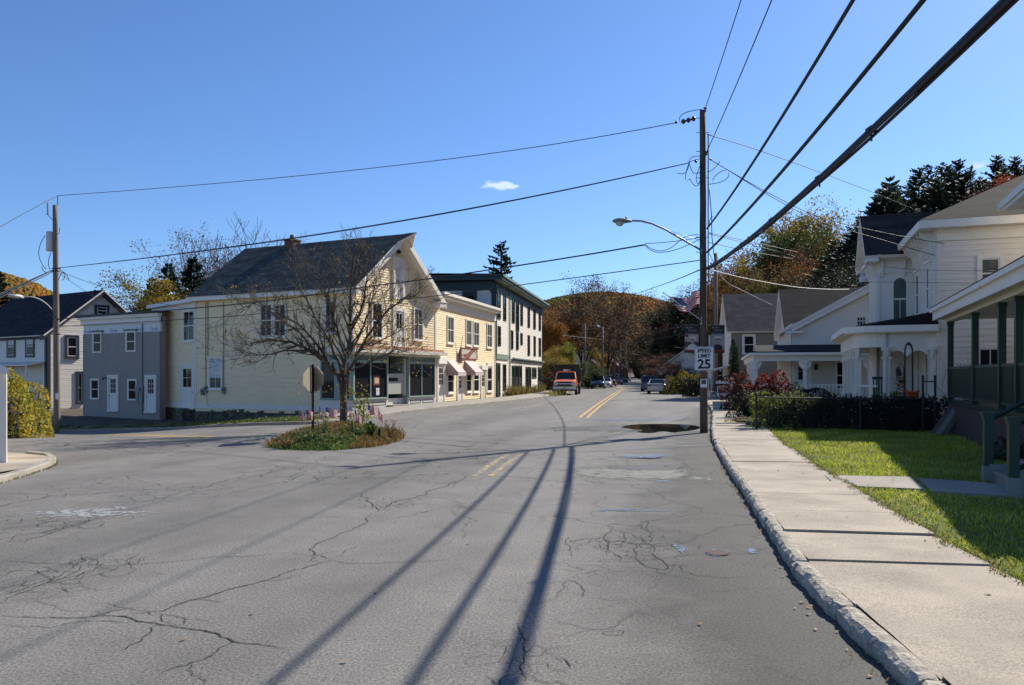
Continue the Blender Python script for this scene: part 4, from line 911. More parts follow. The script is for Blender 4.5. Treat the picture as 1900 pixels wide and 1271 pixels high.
zg0,zg1=3.05,3.42; mb=MB(); mb.box(FG,0,FG.s_(942),0,.12,zg0+.1,zg1+.15); mb.box(FG,FG.s_(948.5),25.6,0,.14,zg0,zg1-.12); mb.box(FG,FG.s_(948.5),25.6,.1,.3,zg1-.12,zg1); obj('belt_cornice',mb,'sage_trim',gb)
for a,b,c,d in ((920.5,926.6,674,736),(997.5,1004.5,681,728.5)): 
    r=FG.rect(a,b,c,d); mb=MB(); mb.box(FG,r[0],r[1],0,.06,r[2],r[3]); mb.box(FG,r[0],r[0]+.2,0,.1,r[2],r[3]); mb.box(FG,r[1]-.2,r[1],0,.1,r[2],r[3]); mb.box(FG,r[0]+.45,r[1]-.45,.06,.07,r[2]+1.3,r[3]-.2,1); obj('door',mb,['green_trim','glass'],gb)
gwin(932.4,938,676,724)
for a,b in ((949,953.5),(954,961.5),(962,967.5)): gwin(a,b,678,723,'shop_window',fw=.14)
for a,b,c,d in ((974.5,979,681,722),(980,984.5,681,722),(986.5,994.5,682,702)): gwin(a,b,c,d,'shop_window',fw=.14)
mb=MB(); s=FG.s_(943.5); mb.tube([FG.pt(s,.12,0),FG.pt(s,.12,GT-.4)],.06,8); obj('downspout',mb,'sage_trim',gb)

# ================= the grey two-storey building
GL=Fr((-28.35,51.),(.885,-.465),7.52)
gr=thing('grey_building','plain grey two-storey building with two white doors and exposed house wrap under its eave','building',(-25,49,-.8))
zt=GL.z_(225,590); zb=GL.z_(225,772); mb=MB(); wz0=GL.z_(225,617.5)
mb.box(GL,0,7.52,-.15,0,zb-.5,wz0); n=GL.n
z=zb
while z<wz0: mb.face([GL.pt(.0,.012,z),GL.pt(7.52,.012,z),GL.pt(7.52,.002,min(z+.12,wz0)),GL.pt(.0,.002,min(z+.12,wz0))]); z+=.12
mb.box(GL,7.4,7.52,-.4,-.15,zb-.5,zt); mb.box(GL,-.02,.06,0,.03,zb,wz0,1); mb.box(GL,7.44,7.54,0,.04,zb,wz0,1)
obj('wall',mb,['grey_siding','meter_grey'],gr)
mb=MB(); wz1=GL.z_(225,601); mb.box(GL,0,7.52,-.15,.0,wz0,wz1); obj('house_wrap',mb,'house_wrap',gr)
mb=MB()
for s in (.35,1.75,3.05,4.35,5.65,6.95): mb.merge(text_mb('Tyvek',.33,GL,s,wz0+.16,.004,bold=.004))
obj('lettering',mb,'wrap_print',gr)
mb=MB(); mb.box(GL,-.15,7.6,0,.12,wz1,wz1+.35); mb.box(GL,-.25,7.7,0,.3,wz1+.35,wz1+.55); obj('cornice',mb,'white_trim',gr)
mb=MB(); mb.box(GL,-.35,7.8,-.15,.42,wz1+.551,wz1+.66); P=GL.pt; mb.slab([P(-.3,.4,wz1+.68),P(7.75,.4,wz1+.68),P(7.75,-8,wz1+.95),P(-.3,-8,wz1+.95)],.01); obj('roof',mb,'navy_trim',gr)
for x0,x1,y0,y1 in ((173,190,616,655),(234.5,253.2,613.5,653)):
    window(GL,gr,GL.rect(x0,x1,y0,y1),nx=1,rows=2,fw=.08,sill=False); r=GL.rect(x0,x1,y0,y1); mb=MB(); mb.box(GL,r[0]-.1,r[1]+.1,0,.12,r[3]+.01,r[3]+.08); obj('window_cap',mb,'navy_trim',gr)
for x0,x1,y0,y1 in ((169,185.3,702.5,741),(237.8,255.3,703,743)): window(GL,gr,GL.rect(x0,x1,y0,y1),nx=1,rows=2,fw=.08,sill=False)
door(GL,gr,GL.rect(201,220.8,695.5,762),lites=(3,3),fw=.13,split=.52,side=1); door(GL,gr,GL.rect(270,291,695.5,764.5),lites=(3,3),fw=.13,split=.52)
s=GL.s_(265); mb=MB(); mb.tube([GL.pt(s,.05,GL.z_(265,717)),GL.pt(s,.05,GL.z_(265,593))],.03,6); mb.tube([GL.pt(s+.02,.05,GL.z_(265,747)),GL.pt(s,.05,GL.z_(265,769))],.03,6); obj('conduit',mb,'meter_grey',gr)
mb=MB(); r=GL.rect(254,268.5,716.5,728); mb.box(GL,r[0],r[1],.01,.16,r[2],r[3]); mb.lathe(GL.pt((r[0]+r[1])/2+.1,.16,(r[2]+r[3])/2),[(.1,0),(.1,.08),(.07,.1)],12,0,Vector((n.x,n.y,0)))
r1=GL.rect(255,259.5,728.5,747); r2=GL.rect(261,267,728.5,747); mb.box(GL,r1[0],r1[1],.01,.14,r1[2],r1[3]); mb.box(GL,r2[0],r2[1],.01,.14,r2[2],r2[3]); obj('meter_box',mb,'meter_grey',gr)
mb=MB(); q=Vector(GL.pt(GL.s_(196.5),0,GL.z_(196,701))); mb.tube([q,q+Vector((n.x,n.y,0))*.2],.03,6); mb.lathe(q+Vector((n.x,n.y,0))*.2,[(.09,-.12),(.05,.0)],8); obj('wall_lamp',mb,'dark_metal',gr)

# ================= the far left white house
HW=Fr((-33.8,56),(.52,.854),8.); HS=Fr((-33.8,56),(-.854,.52),13.,flip=True)
hw=thing('gabled_white_house','white clapboard gable house with navy trim and black roof behind the utility pole','house',(-33.8,56,-.7))
he=HW.z_(87,612); ha=HW.z_(194,540)-.25
mb=MB(); mb.prism(HW,[(0,-1.5),(8,-1.5),(8,he),(4,ha),(0,he)],-.15,0); clap(mb,HW,.25,7.9,-.6,ha,ex=.17,top=[(0,he),(4,ha),(8,he)],proud=.013); mb.box(HS,0,13,-.15,0,-1.5,he); clap(mb,HS,.25,13,-.6,he-.6,ex=.17,proud=.03)
obj('wall',mb,'white_siding',hw)
mb=MB(); mb.box(HW,0,.25,0,.05,-.6,he); mb.box(HS,0,.25,0,.05,-.6,he); mb.box(HS,.2,13,0,.07,he-.65,he-.1)
for a,b in ((-.5,4),(8.5,4)):
    e_=he-.42; A2=ha+.28
    mb.prism(HW,[(a,e_),(b,A2),(b,A2-.35),(a,e_-.35)],.0,.45); 
obj('trim',mb,'navy_trim',hw)
def HP(s,z,v): return Vector(HW.pt(s,v,z))
mb=MB(); mb.soffit=True; e_=he-.40; A2=ha+.30
mb.slab([HP(-.5,e_,.5),HP(4,A2,.5),HP(4,A2,-13.3),HP(-.5,e_,-13.3)],.1); mb.slab([HP(8.5,e_,.5),HP(4,A2-.001,.5),HP(4,A2-.001,-13.3),HP(8.5,e_,-13.3)],.1); obj('roof',mb,['shingle_black','white_trim'],hw)
for W_,x0,x1,y0,y1 in ((HW,175,202,566,586),(HW,120,146,622,664),(HW,140.5,155,689,748)): window(W_,hw,W_.rect(x0,x1,y0,y1),trim='navy_trim',sash='white_trim',nx=1,rows=2,fw=.18,n0=.04)
for x0,x1,y0,y1 in ((14,29.5,624,662),(48.5,65,622,661.5)): window(HS,hw,HS.rect(x0,x1,y0,y1),trim='navy_trim',sash='white_trim',nx=1,rows=2,fw=.14,n0=.04,curtain=('curtain',.6))
mb=MB(); z=HS.z_(60,677); mb.slab([HS.pt(.3,0,z+.25),HS.pt(9,0,z+.25),HS.pt(9,1.3,z),HS.pt(.3,1.3,z)],.1); mb.box(HS,.4,.5,1.15,1.25,-.7,z-.1); mb.box(HS,4.4,4.5,1.15,1.25,-.7,z-.1); obj('porch_roof',mb,'white_trim',hw)
mb=MB(); s0=HS.s_(70); mb.box(HS,s0-.45,s0+.45,0,.05,-.7,1.5); obj('door',mb,'pale_door',hw)

# ================= building at the left edge with its low lean-to
lb=thing('left_edge_house','white house corner with downspout and low shingled lean-to at the left edge','house',(-11.5,16.2,.12))
a=G(12,858,.12); EF=Fr((a.x,a.y),(-.66,-.75),4.,flip=False); EF=Fr((a.x,a.y),(-.98,-.2),4.,flip=True)
mb=MB(); zt=1.95; mb.box(EF,0,4,-2.6,0,.1,zt); mb.box(EF,-.01,.16,0,.03,.1,zt,1); mb.box(EF,.16,4,0,.02,.1,.35,1)
mb.v=[v for v in mb.v]; P=EF.pt
mb=MB(); q=[P(0,0,0),P(4,0,0),P(6.2,-3,0),P(2.2,-3,0)]
b=[(p[0],p[1],.1) for p in q]+[(p[0],p[1],zt) for p in q]; mb.add(b,MB.BF,0); mb.box(EF,-.012,.16,0,.03,.1,zt,1); mb.box(EF,.16,4,0,.02,.1,.35,1)
obj('lean_to_wall',mb,['cream_siding','white_paint'],lb)
mb=MB(); mb.soffit=True; r0=[P(-.2,.35,zt-.02),P(1.9,-3.,zt-.02),P(4.5,-3,zt+1.15),P(2.4,.35,zt+1.15)]; mb.slab(r0,.13); obj('lean_to_roof',mb,['shingle_grey','white_trim'],lb)
c=Pd(-22,500,19); W2=Fr((c.x,c.y),(-.98,-.2),6.,flip=True); P=W2.pt; q=[P(0,0,0),P(6,0,0),P(9,-4,0),P(3,-4,0)]
mb=MB(); mb.add([(p[0],p[1],.1) for p in q]+[(p[0],p[1],4.35) for p in q],MB.BF,0); obj('wall',mb,'cream_siding',lb)
mb=MB(); g0=[P(-.35,.5,4.48),P(2.7,-4,4.48),P(9,-4,4.48),P(6,.5,4.48)]; mb.slab(g0,.12); g1=[P(-.5,.62,4.52),P(2.55,-4,4.52),P(2.7,-4,4.52),P(-.35,.62,4.52)]; mb.slab(g1,.12); obj('gutter',mb,'white_trim',lb)
mb=MB(); mb.slab([P(-.42,.6,4.66),P(2.65,-4.1,4.66),P(5.6,-4.1,7.4),P(2.9,.6,7.4)],.1); obj('roof',mb,'shingle_grey',lb)
mb=MB(); q=Vector(P(-.38,.45,4.4)); e=Vector(P(.12,.08,3.75)); mb.tube([q,q+Vector((0,0,-.18)),q.lerp(e,.5)+Vector((0,0,-.05)),e,e+Vector((0,0,-3.4))],.05,8); obj('downspout',mb,'white_trim',lb)
# ================= taupe house with ivy
def wallpoly(name,W_,pts,m,par,th=.15,boards=None,z0=None,proud=.022,ex=.12):
    mb=MB(); mb.prism(W_,pts,-th,0)
    if boards:
        ss=[p[0] for p in pts]; zs=[p[1] for p in pts]; top=sorted([p for p in pts if p[1]>min(zs)+.5],key=lambda p:p[0])
        if len(top)<3: clap(mb,W_,min(ss),max(ss),min(zs),min(p[1] for p in top),ex=ex,proud=proud)
        else: clap(mb,W_,min(ss),max(ss),min(zs),max(zs),ex=ex,top=top,proud=proud)
    return obj(name,mb,m,par)
TA=Fr((16.5,58.),(.982,-.19),12.); TS=Fr((16.5,58.),(.19,.982),8.,flip=True)
th=thing('taupe_house','taupe sided house with grey shingle roof and ivy climbing its corner','house',(16.5,58,.2))
e1=5.2; a1=8.15
mb=MB(); mb.box(TA,0,12,-.15,0,-.2,e1); clap(mb,TA,0.02,12,0,e1,ex=.2,proud=.015); obj('side_wall',mb,'taupe_siding',th)
wallpoly('gable_wall',TS,[(0,-.2),(8,-.2),(8,e1),(4,a1),(0,e1)],'white_siding',th,boards=1,ex=.2)
def gable_roof(par,Wg,half,ridge_z,eave_z,back,over=.35,ov_s=.4,m=('shingle_grey','white_trim'),th=.12,name='roof',s0=0.):
    """ridge runs along -n of gable frame Wg; gable spans s0..s0+2*half"""
    mb=MB(); mb.soffit=True; k=(ridge_z-eave_z)/half; A=lambda s,z,n:Vector(Wg.pt(s,n,z)); e=eave_z-k*ov_s+.2; r_=ridge_z+.2; md=s0+half
    mb.slab([A(s0-ov_s,e,over),A(md,r_,over),A(md,r_,-back),A(s0-ov_s,e,-back)],th)
    mb.slab([A(s0+2*half+ov_s,e,over),A(md,r_-.001,over),A(md,r_-.001,-back),A(s0+2*half+ov_s,e,-back)],th)
    return obj(name,mb,list(m),par)
gable_roof(th,TS,4,a1,e1,12)
window(TA,th,TA.rect(1377,1402,620,658),nx=1,rows=2,fw=.13,n0=.03,sill=False)
mb=MB(); A=TS.pt; mb.slab([A(0,0,2.6),A(7,0,2.6),A(7,1.6,2.2),A(0,1.6,2.2)],.12); mb.box(TS,0.1,.2,1.4,1.5,-.2,2.1); mb.box(TS,3.4,3.5,1.4,1.5,-.2,2.1); mb.box(TS,0,7,.0,1.55,-.2,.5); obj('porch',mb,'cream_siding',th)
q=TA.pt(9,0,0); f2=Fr(TA.pt(12,-4,0)[:2],TA.u); mb=MB(); mb.box(f2,-.6,.4,-.4,.4,7,9.6); obj('chimney',mb,'brick',th)

# ================= white cottage with long porch
# street gable body + gabled wing facing the viewer + L-shaped porch
SD=Vector((.25,.968)); CD=Vector((.968,-.25))
cb=Vector((15.3,42.2)); BA=Fr(cb,CD,9.); BS=Fr(cb,SD,9.,flip=True)
wc=thing('white_cottage','white clapboard cottage with long porch, brown striped roof and brick chimney','house',(15.3,42,.2))
ew=4.35; ax_=5.0
apz=7.0; wallpoly('gable_wall',BA,[(0,-.1),(9.6,-.1),(9.6,ew),(4.8,apz),(0,ew)],'white_siding',wc,boards=1,ex=.2,proud=.02)
mb=MB(); mb.box(BS,0,9,-.15,0,-.1,ew+.3); clap(mb,BS,0,9,0,ew,ex=.2); obj('wall',mb,'white_siding',wc)
gable_roof(wc,BA,4.8,apz,ew,7.5,over=.35,ov_s=.35,m=('shingle_brown','white_trim'))
mb=MB(); mb.box(BA,-.35,.6,.0,.36,ew-.25,ew-.12); mb.box(BA,-.35,.0,.0,.3,ew-.12,ew+.02)
for k in (0.02,): mb.prism(BA,[(-.35,ew-.05),(4.8,apz+.02),(4.8,apz-.28),(-.35,ew-.35)],.0,.30); mb.prism(BA,[(9.95,ew-.05),(4.8,apz+.021),(4.8,apz-.279),(9.95,ew-.35)],.0,.301)
obj('trim',mb,'white_trim',wc)
# taller street body behind
b2=Vector(BS.pt(4.2,-.3,0)[:2]); DS=Fr(b2,SD,7.,flip=True); DA=Fr(b2,CD,10.)
e2=4.6; a2=7.15
wallpoly('street_gable',DS,[(0,-.1),(7,-.1),(7,e2),(3.5,a2),(0,e2)],'white_siding',wc,boards=1,ex=.2)
mb=MB(); mb.box(DA,0,10,-.15,0,-.1,e2); obj('side_wall',mb,'white_siding',wc)
gable_roof(wc,DS,3.5,a2,e2,11,m=('shingle_brown','white_trim'))
mb=MB(); mb.prism(DS,[(-.4,e2-.1),(3.5,a2+.15),(3.5,a2-.15),(-.4,e2-.4)],.0,.33); mb.prism(DS,[(7.4,e2-.1),(3.5,a2+.151),(3.5,a2-.149),(7.4,e2-.4)],.0,.331); obj('gable_trim',mb,'white_trim',wc)
window(BA,wc,BA.rect(1584,1612,583,607),nx=3,rows=2,fw=.14,n0=.03,sill=False)
f2=Fr(Vector(BA.pt(4.9,-3.,0)[:2]),CD); mb=MB(); mb.box(f2,-.55,.55,-.4,.4,6.4,8.3); mb.box(f2,-.62,.62,-.47,.47,8.301,8.45); obj('chimney',mb,'brick',wc)
mb=MB(); mb.lathe(BA.pt(3.9,-1,6.9),[(.28,0),(.32,.25),(.2,.42),(.01,.5)],12); obj('roof_vent',mb,'galv_pale',wc)
# porch
pn=2.1; pz=BA.z_(1500,655)-.05; PA=BA.off(pn)
mb=MB(); A=BA.pt; mb.slab([A(-2.,0,pz+.5),A(9.6,0,pz+.5),A(9.6,pn+.3,pz+.08),A(-2.,pn+.3,pz+.08)],.06); mb.slab([A(-2.3,pn+.3,pz+.081),A(-2.3,-10,pz+.081),A(-.0,-10,pz+.5),A(0,0,pz+.5)],.06); obj('porch_roof',mb,'shingle_black',wc)
mb=MB(); mb.box(PA,-2.3,9.6,-.05,.32,pz-.12,pz+.02); mb.box(PA,-2.1,9.6,-.2,.0,pz-.42,pz-.121); mb.box(PA,-2.3,-2.0,-12,-.05,pz-.12,pz+.02); mb.box(PA,-2.1,-1.9,-12,-.2,pz-.42,pz-.121); obj('porch_fascia',mb,'white_trim',wc)
mb=MB(); mb.box(PA,-2.1,9.6,-2.1,0,-.1,.45); mb.box(PA,-2.1,0,-12,-2.1,-.1,.45); obj('porch_deck',mb,'white_trim',wc)
mb=MB(); mb.box(PA,-1.9,9.5,-.12,-.04,.72,.78); mb.box(PA,-1.9,9.5,-.12,-.04,1.28,1.36)
for i in range(62): mb.box(PA,-1.8+i*.18,-1.73+i*.18,-.11,-.05,.78,1.28)
obj('railing',mb,'white_trim',wc)
def post(W_,s,n,z0,z1,w=.16,par=None,m='white_trim',br=True,nm='post'):
    mb=MB(); mb.box(W_,s-w/2,s+w/2,n-w/2,n+w/2,z0,z1)
    if not br: mb.box(W_,s-w*.6,s+w*.6,n-w*.6,n+w*.6,z1-.1,z1-.001); return obj(nm,mb,m,par)
    mb.box(W_,s-w*.72,s+w*.72,n-w*.72,n+w*.72,z0,z0+.5); mb.box(W_,s-w*.72,s+w*.72,n-w*.72,n+w*.72,z1-.42,z1-.34); mb.box(W_,s-w*.8,s+w*.8,n-w*.8,n+w*.8,z1-.12,z1-.001)
    if br:
        for sg in (-1,1):
            pts=[(s+sg*w/2,z1-.4)]+[(s+sg*(w/2+.24*math.sin(t*math.pi/8)),z1-.4+.38*(1-math.cos(t*math.pi/8))) for t in range(1,5)]+[(s+sg*w/2,z1-.002)]
            mb.prism(W_,pts,n-.025,n+.025)
    obj(nm,mb,m,par)
for s in (-2.0,PA.s_(1494),PA.s_(1494)+3.1,9.2): post(PA,s,-.12,.45,pz-.42,.18,wc)
PB=Fr(PA.pt(-2.0,0,0)[:2],SD,9,flip=True)
for s in (1.6,3.2,4.8,6.4,8.0,10.5): post(PB,s,-.12,.45,pz-.42,.18,wc,br=True)
mb=MB(); r=BA.rect(1548,1580,672,724); 
window(BA,wc,BA.rect(1548,1580,668,724),nx=2,rows=2,fw=.1,n0=.03)
mb=MB(); r=BA.rect(1502,1547,668,728); mb.box(BA,r[0],r[1],0,.05,r[2],r[3]); obj('blind',mb,'cream_siding',wc)
door(BA,wc,(-.9+1.0,1.05,.5,2.75),lites=(1,2),hood=0.)
mb=MB(); q=BA.pt(1.25,.1,2.1); mb.lathe(q,[(.05,0),(.09,.05),(.09,.25),(.02,.35)],6); obj('wall_lamp',mb,'dark_metal',wc)

# ================= tall white house with the curved porch
VD=Vector((.33,.944)); VC=Vector((.944,-.33))
V0=Vector((14.6,26.5)); VA=Fr(V0,VC,9.); VS=Fr(V0,VD,12.,flip=True)
vh=thing('bracketed_white_house','tall white clapboard house with bracketed eaves, projecting bay and rounded front porch','house',(14.6,26.5,.2))
ev=6.75
mb=MB(); mb.box(VA,0,9,-.15,0,-.1,ev+.3); clap(mb,VA,.15,9,3.2,ev-.35,ex=.19,proud=.02); clap(mb,VA,.15,9,.3,3.2,ex=.19,proud=.02); mb.box(VA,0,.15,0,.04,.1,ev-.35); obj('side_wall',mb,'white_siding',vh)
mb=MB(); mb.box(VS,0,12,-.15,0,-.1,ev+.3); clap(mb,VS,.15,12,.3,ev-.5,ex=.125,proud=.024); mb.box(VS,0,.15,0,.045,.1,ev-.5); mb.box(VS,0,12,0,.06,ev-.5,ev+.2); obj('front_wall',mb,'white_siding',vh)
mb=MB(); mb.box(VS,-.5,12,.0,.55,ev+.05,ev+.15); mb.box(VS,-.5,12,.55,.62,ev+.05,ev+.32); mb.box(VA,-.0,9,.0,.5,ev+.051,ev+.151); mb.box(VA,-.6,9,.5,.57,ev+.05,ev+.32); mb.box(VA,-.0,9,0,.07,ev-.33,ev+.05)
for i in range(7):
    s=.3+i*.62
    for t in range(1): mb.prism(Fr(VS.pt(s,0,0)[:2],VS.n),[(0,ev-.75),(.12,ev-.7),(.2,ev-.35),(.45,ev-.12),(.5,ev+.04),(0,ev+.04)],-.05,.05)
obj('cornice',mb,'white_trim',vh)
# hipped roof
mb=MB(); A=lambda s,n,z:Vector(VA.pt(s,n,z)); z0=ev+.33; zr=ev+3.6
c0=A(-.62,.57,z0); c1=A(9.5,.57,z0); c2=A(9.5,-12,z0); c3=A(-.62,-12,z0); r0=A(5.6,-5.,zr); r1=A(5.6,-6.6,zr)
mb.slab([c0,c1,r0],.05); mb.slab([c3,c0,r0,r1],.05); mb.slab([c1,c2,r1,r0],.05); obj('roof',mb,'shingle_brown',vh)
# projecting bay with street gable
bs0=5.0; bl=2.7; bp=1.35
BN=Fr(VS.pt(bs0,bp,0)[:2],VC,bp); BS2=Fr(VS.pt(bs0,bp,0)[:2],VD,bl,flip=True)
zf=CH+(HY-484)*31.5/F
mb=MB(); mb.box(BN,0,bp,-.12,0,.1,zf); mb.box(BS2,0,bl,-.12,0,.1,ev+.2)
mb.box(BN,-.25,bp,.0,.28,zf,zf+.12); mb.box(BN,0,bp,0,.06,zf-.5,zf-.001); mb.box(BN,0,.12,0,.05,3.3,zf-.5); mb.box(BS2,-.2,bl+.2,0,.3,zf+.001,zf+.13)
for s in (.15,.8,1.45,2.1): mb.box(BS2,s,s+.08,0,.05,3.4,zf-.5); mb.prism(Fr(BS2.pt(s,0,0)[:2],BS2.n),[(0,zf-.7),(.1,zf-.6),(.28,zf-.01),(0,zf-.01)],-.04,.04)
for s in (.2,1.0): mb.prism(Fr(BN.pt(s,0,0)[:2],BN.n),[(0,zf-.7),(.1,zf-.6),(.26,zf-.01),(0,zf-.01)],-.04,.04)
obj('bay_wall',mb,'white_paint',vh)
GZ=CH+(HY-399)*33/F; g0=-.6; g1=bl+.9; gm=(g0+g1)/2; gez=6.75
mb=MB(); mb.prism(BS2,[(g0+.3,gez),(g1-.3,gez),(gm,GZ-.3)],-.1,.0); obj('bay_gable',mb,'white_paint',vh)
mb=MB(); mb.soffit=True; A=lambda s,n,z:Vector(BS2.pt(s,n,z)); mb.slab([A(g0-.1,.5,gez-.1),A(gm,.5,GZ),A(gm,-3.,GZ),A(g0-.1,-3.,gez-.1)],.14); mb.slab([A(g1+.1,.5,gez-.1),A(gm,.5,GZ-.001),A(gm,-3.,GZ-.001),A(g1+.1,-3.,gez-.1)],.14); obj('gable_roof',mb,['shingle_brown','white_trim'],vh)
mb=MB(); mb.box(BS2,g0-.1,g0+.5,.0,.45,gez-.35,gez-.22); mb.box(BS2,g1-.5,g1+.1,.0,.45,gez-.35,gez-.22); mb.box(BS2,g0-.2,g1+.2,-.1,.05,zf+.13,gez-.1); obj('gable_return',mb,'white_trim',vh)
# arched window on the near side of the bay
s0,s1=BN.s_(1658),BN.s_(1681); za,zb_=BN.z_(1670,594),BN.z_(1670,516); s0=max(.18,s0); s1=min(s1,bp-.1)
def arch_pts(a,b,z0,z1,k=8):
    r=(b-a)/2; return [(a,z0),(b,z0)]+[((a+b)/2+r*math.cos(math.pi*i/k),z1-r+r*math.sin(math.pi*i/k)) for i in range(k+1)]
mb=MB(); mb.prism(BN,arch_pts(s0-.09,s1+.09,za-.08,zb_+.09),.0,.035); w=obj('arched_window',mb,'white_trim',vh)
mb=MB(); mb.prism(BN,arch_pts(s0,s1,za,zb_),.036,.042); obj('pane',mb,'glass_pale',w)
mb=MB(); zm=(za+zb_)/2; mb.box(BN,s0,s1,.042,.06,zm-.03,zm+.03); mb.box(BN,(s0+s1)/2-.012,(s0+s1)/2+.012,.042,.05,za,zm); obj('muntins',mb,'white_trim',w)
window(VS,vh,VS.rect(1701,1709,505,588),nx=1,rows=2,fw=.12,n0=.04,hood=.12); window(VS,vh,VS.rect(1721,1728.5,490,578),nx=1,rows=2,fw=.12,n0=.04,hood=.12)
window(VA,vh,VA.rect(1812,1862,473,540),nx=1,rows=2,fw=.12,n0=.03,glass='glass_pale',sill=False); 
window(VA,vh,VA.rect(1808,1866,640,720),nx=2,rows=2,fw=.12,n0=.03,glass='glass',sill=False)
for a,b in ((1.2,2.0),(3.0,3.8)): window(VS,vh,(a,b,.95,2.9),nx=1,rows=2,fw=.12,n0=.03,glass='glass_pale')
# front door framed by a dark arch
mb=MB(); mb.prism(VS,arch_pts(6.4,7.5,.6,2.9),0.03,.06); dd=obj('door',mb,'cream_siding',vh)
# rounded porch
pf=2.55; fz=3.42; deck=.62
pth_=[VS.pt(-.0,0,0)[:2],VS.pt(0,pf-.9,0)[:2]]+[VS.pt(.9-.9*math.cos(t*math.pi/12),pf-.9+.9*math.sin(t*math.pi/12),0)[:2] for t in range(1,7)]+[VS.pt(6.3,pf,0)[:2]]+[VS.pt(7.2-.9*math.cos(math.pi/2+t*math.pi/12)*1,pf-.9+.9*math.sin(math.pi/2+t*math.pi/12),0)[:2] for t in range(1,7)]+[VS.pt(8.1,0,0)[:2]]
def ring(path,offp,z0,z1,th,mb,mi=0):
    pts=[Vector(p) for p in path]; n=len(pts); b=len(mb.v)
    for i,p in enumerate(pts):
        a=pts[max(i-1,0)]; c=pts[min(i+1,n-1)]; t=(c-a).normalized(); nn=Vector((-t.y,t.x))
        for o_ in (offp,offp-th): q=p+nn*o_; mb.v+=[(q.x,q.y,z0),(q.x,q.y,z1)]
    for i in range(n-1):
        k=b+4*i; 
        for f in ((0,4,5,1),(3,7,6,2),(1,5,7,3),(2,6,4,0)): mb.f.append(tuple(k+j for j in f)); mb.m.append(mi)
mb=MB(); ring(pth_,.42,fz-.10,fz+.12,.12,mb); ring(pth_,.30,fz-.14,fz-.101,.40,mb); ring(pth_,.02,fz-.62,fz-.141,.14,mb); obj('porch_fascia',mb,'white_trim',vh)
mb=MB(); n=len(pth_); b=0
for i,p in enumerate(pth_):
    a=Vector(pth_[max(i-1,0)]); c=Vector(pth_[min(i+1,n-1)]); t=(c-a).normalized(); nn=Vector((-t.y,t.x)); q=Vector(p)+nn*.41
    s_in=max(.3,min(7.8,(Vector(p)-V0).dot(VD))); w=VS.pt(s_in,.0,0); mb.v+=[(q.x,q.y,fz+.125),(w[0],w[1],fz+.62)]
for i in range(n-1): mb.f.append((2*i,2*i+2,2*i+3,2*i+1)); mb.m.append(0)
obj('porch_roof',mb,'shingle_brown',vh)
mb=MB(); mb.v=[(p[0],p[1],deck) for p in pth_]+[(p[0],p[1],-.1) for p in pth_]; mb.f=[tuple(range(n))]+[(i,i+n,i+1+n,i+1) for i in range(n-1)]; mb.m=[0]*len(mb.f); obj('porch_deck',mb,'white_trim',vh)
mb=MB(); mb.v=[(p[0],p[1],fz-.15) for p in pth_]; mb.f=[tuple(range(n))]; mb.m=[0]; obj('porch_ceiling',mb,'cream_siding',vh)
cols_=[(0.08,pf-1.0),(.75,pf-.14),(2.2,pf-.1),(3.7,pf-.1),(5.2,pf-.1),(6.5,pf-.12),(.06,.12)]
for s,n_ in cols_: post(VS,s,n_,deck,fz-.62,.2,vh,br=True,nm='porch_column')
mb=MB()
for k in range(10):                           # scalloped valance between the columns of the near side
    pass
PN=Fr(VS.pt(0,pf-.9,0)[:2],-VS.n,pf)
for a in (0.1,.75): 
    mb.prism(PN,[(a,fz-.62),(a,fz-.95),(a+.12,fz-.82),(a+.25,fz-.76),(a+.33,fz-.74),(a+.42,fz-.76),(a+.55,fz-.85),(a+.65,fz-.95),(a+.65,fz-.62)],-.04,.0)
obj('porch_valance',mb,'white_trim',vh); mb=MB(); PS=Fr(VS.pt(0,pf-.05,0)[:2],VD,6,flip=True)
for a in (.85,1.5,2.3,3.0,3.8,4.5): mb.prism(PS,[(a,fz-.62),(a,fz-.85),(a+.15,fz-.72),(a+.32,fz-.68),(a+.5,fz-.72),(a+.64,fz-.85),(a+.64,fz-.62)],-.04,0)
obj('porch_valance',mb,'white_trim',vh)
mb=MB(); ring(pth_[2:-2],-.12,deck+.78,deck+.84,.06,mb); ring(pth_[2:-2],-.12,deck+.1,deck+.15,.06,mb)
for i in range(34):
    p=VS.pt(.9+i*.165,pf-.15,0); mb.wbox(p[0]-.02,p[0]+.02,p[1]-.02,p[1]+.02,deck+.1,deck+.8)
obj('railing',mb,'white_trim',vh)
mb=MB(); q=VS.pt(-.1,pf-.95,0); mb.tube([(q[0],q[1],fz-.1),(q[0],q[1],.1)],.045,8); obj('downspout',mb,'galv_pale',vh)
q=Vector(VA.pt(-1.45,1.05,0)); 
# ================= green porch house (nearest on the right)
GDv=Vector((.36,.933)); GCv=Vector((.933,-.36)); G0=Vector((13.0,23.0))
GP=Fr(G0,-GDv,22.,flip=False); GP.n=-GCv           # s runs toward the viewer along the porch front, n out to the street
gh=thing('green_porch_house','white house with dark green porch posts, slatted railing and brown skirting nearest on the right','house',(13,23,.12))
dz=1.07; rz=2.06; pz2=3.40; SL=13.4
GE=Fr(G0,GCv,3.,flip=False); GE.n=GDv.copy()        # far end of the porch
mb=MB(); mb.box(GP,0,SL,-.1,0,-.1,dz-.08); mb.box(GP,0,.1,-2.4,-.1,-.1,dz-.08); obj('skirting',mb,'brown_skirt',gh)
mb=MB(); mb.box(GP,-.05,SL,-2.5,.06,dz-.079,dz); obj('porch_deck',mb,'porch_green',gh)
mb=MB(); mb.box(GP,0,11.3,-.12,-.04,rz-.07,rz); mb.box(GP,0,11.3,-.12,-.04,dz+.1,dz+.16); mb.box(GP,12.7,SL,-.12,-.04,rz-.07,rz)
k=int(11.3/.095)
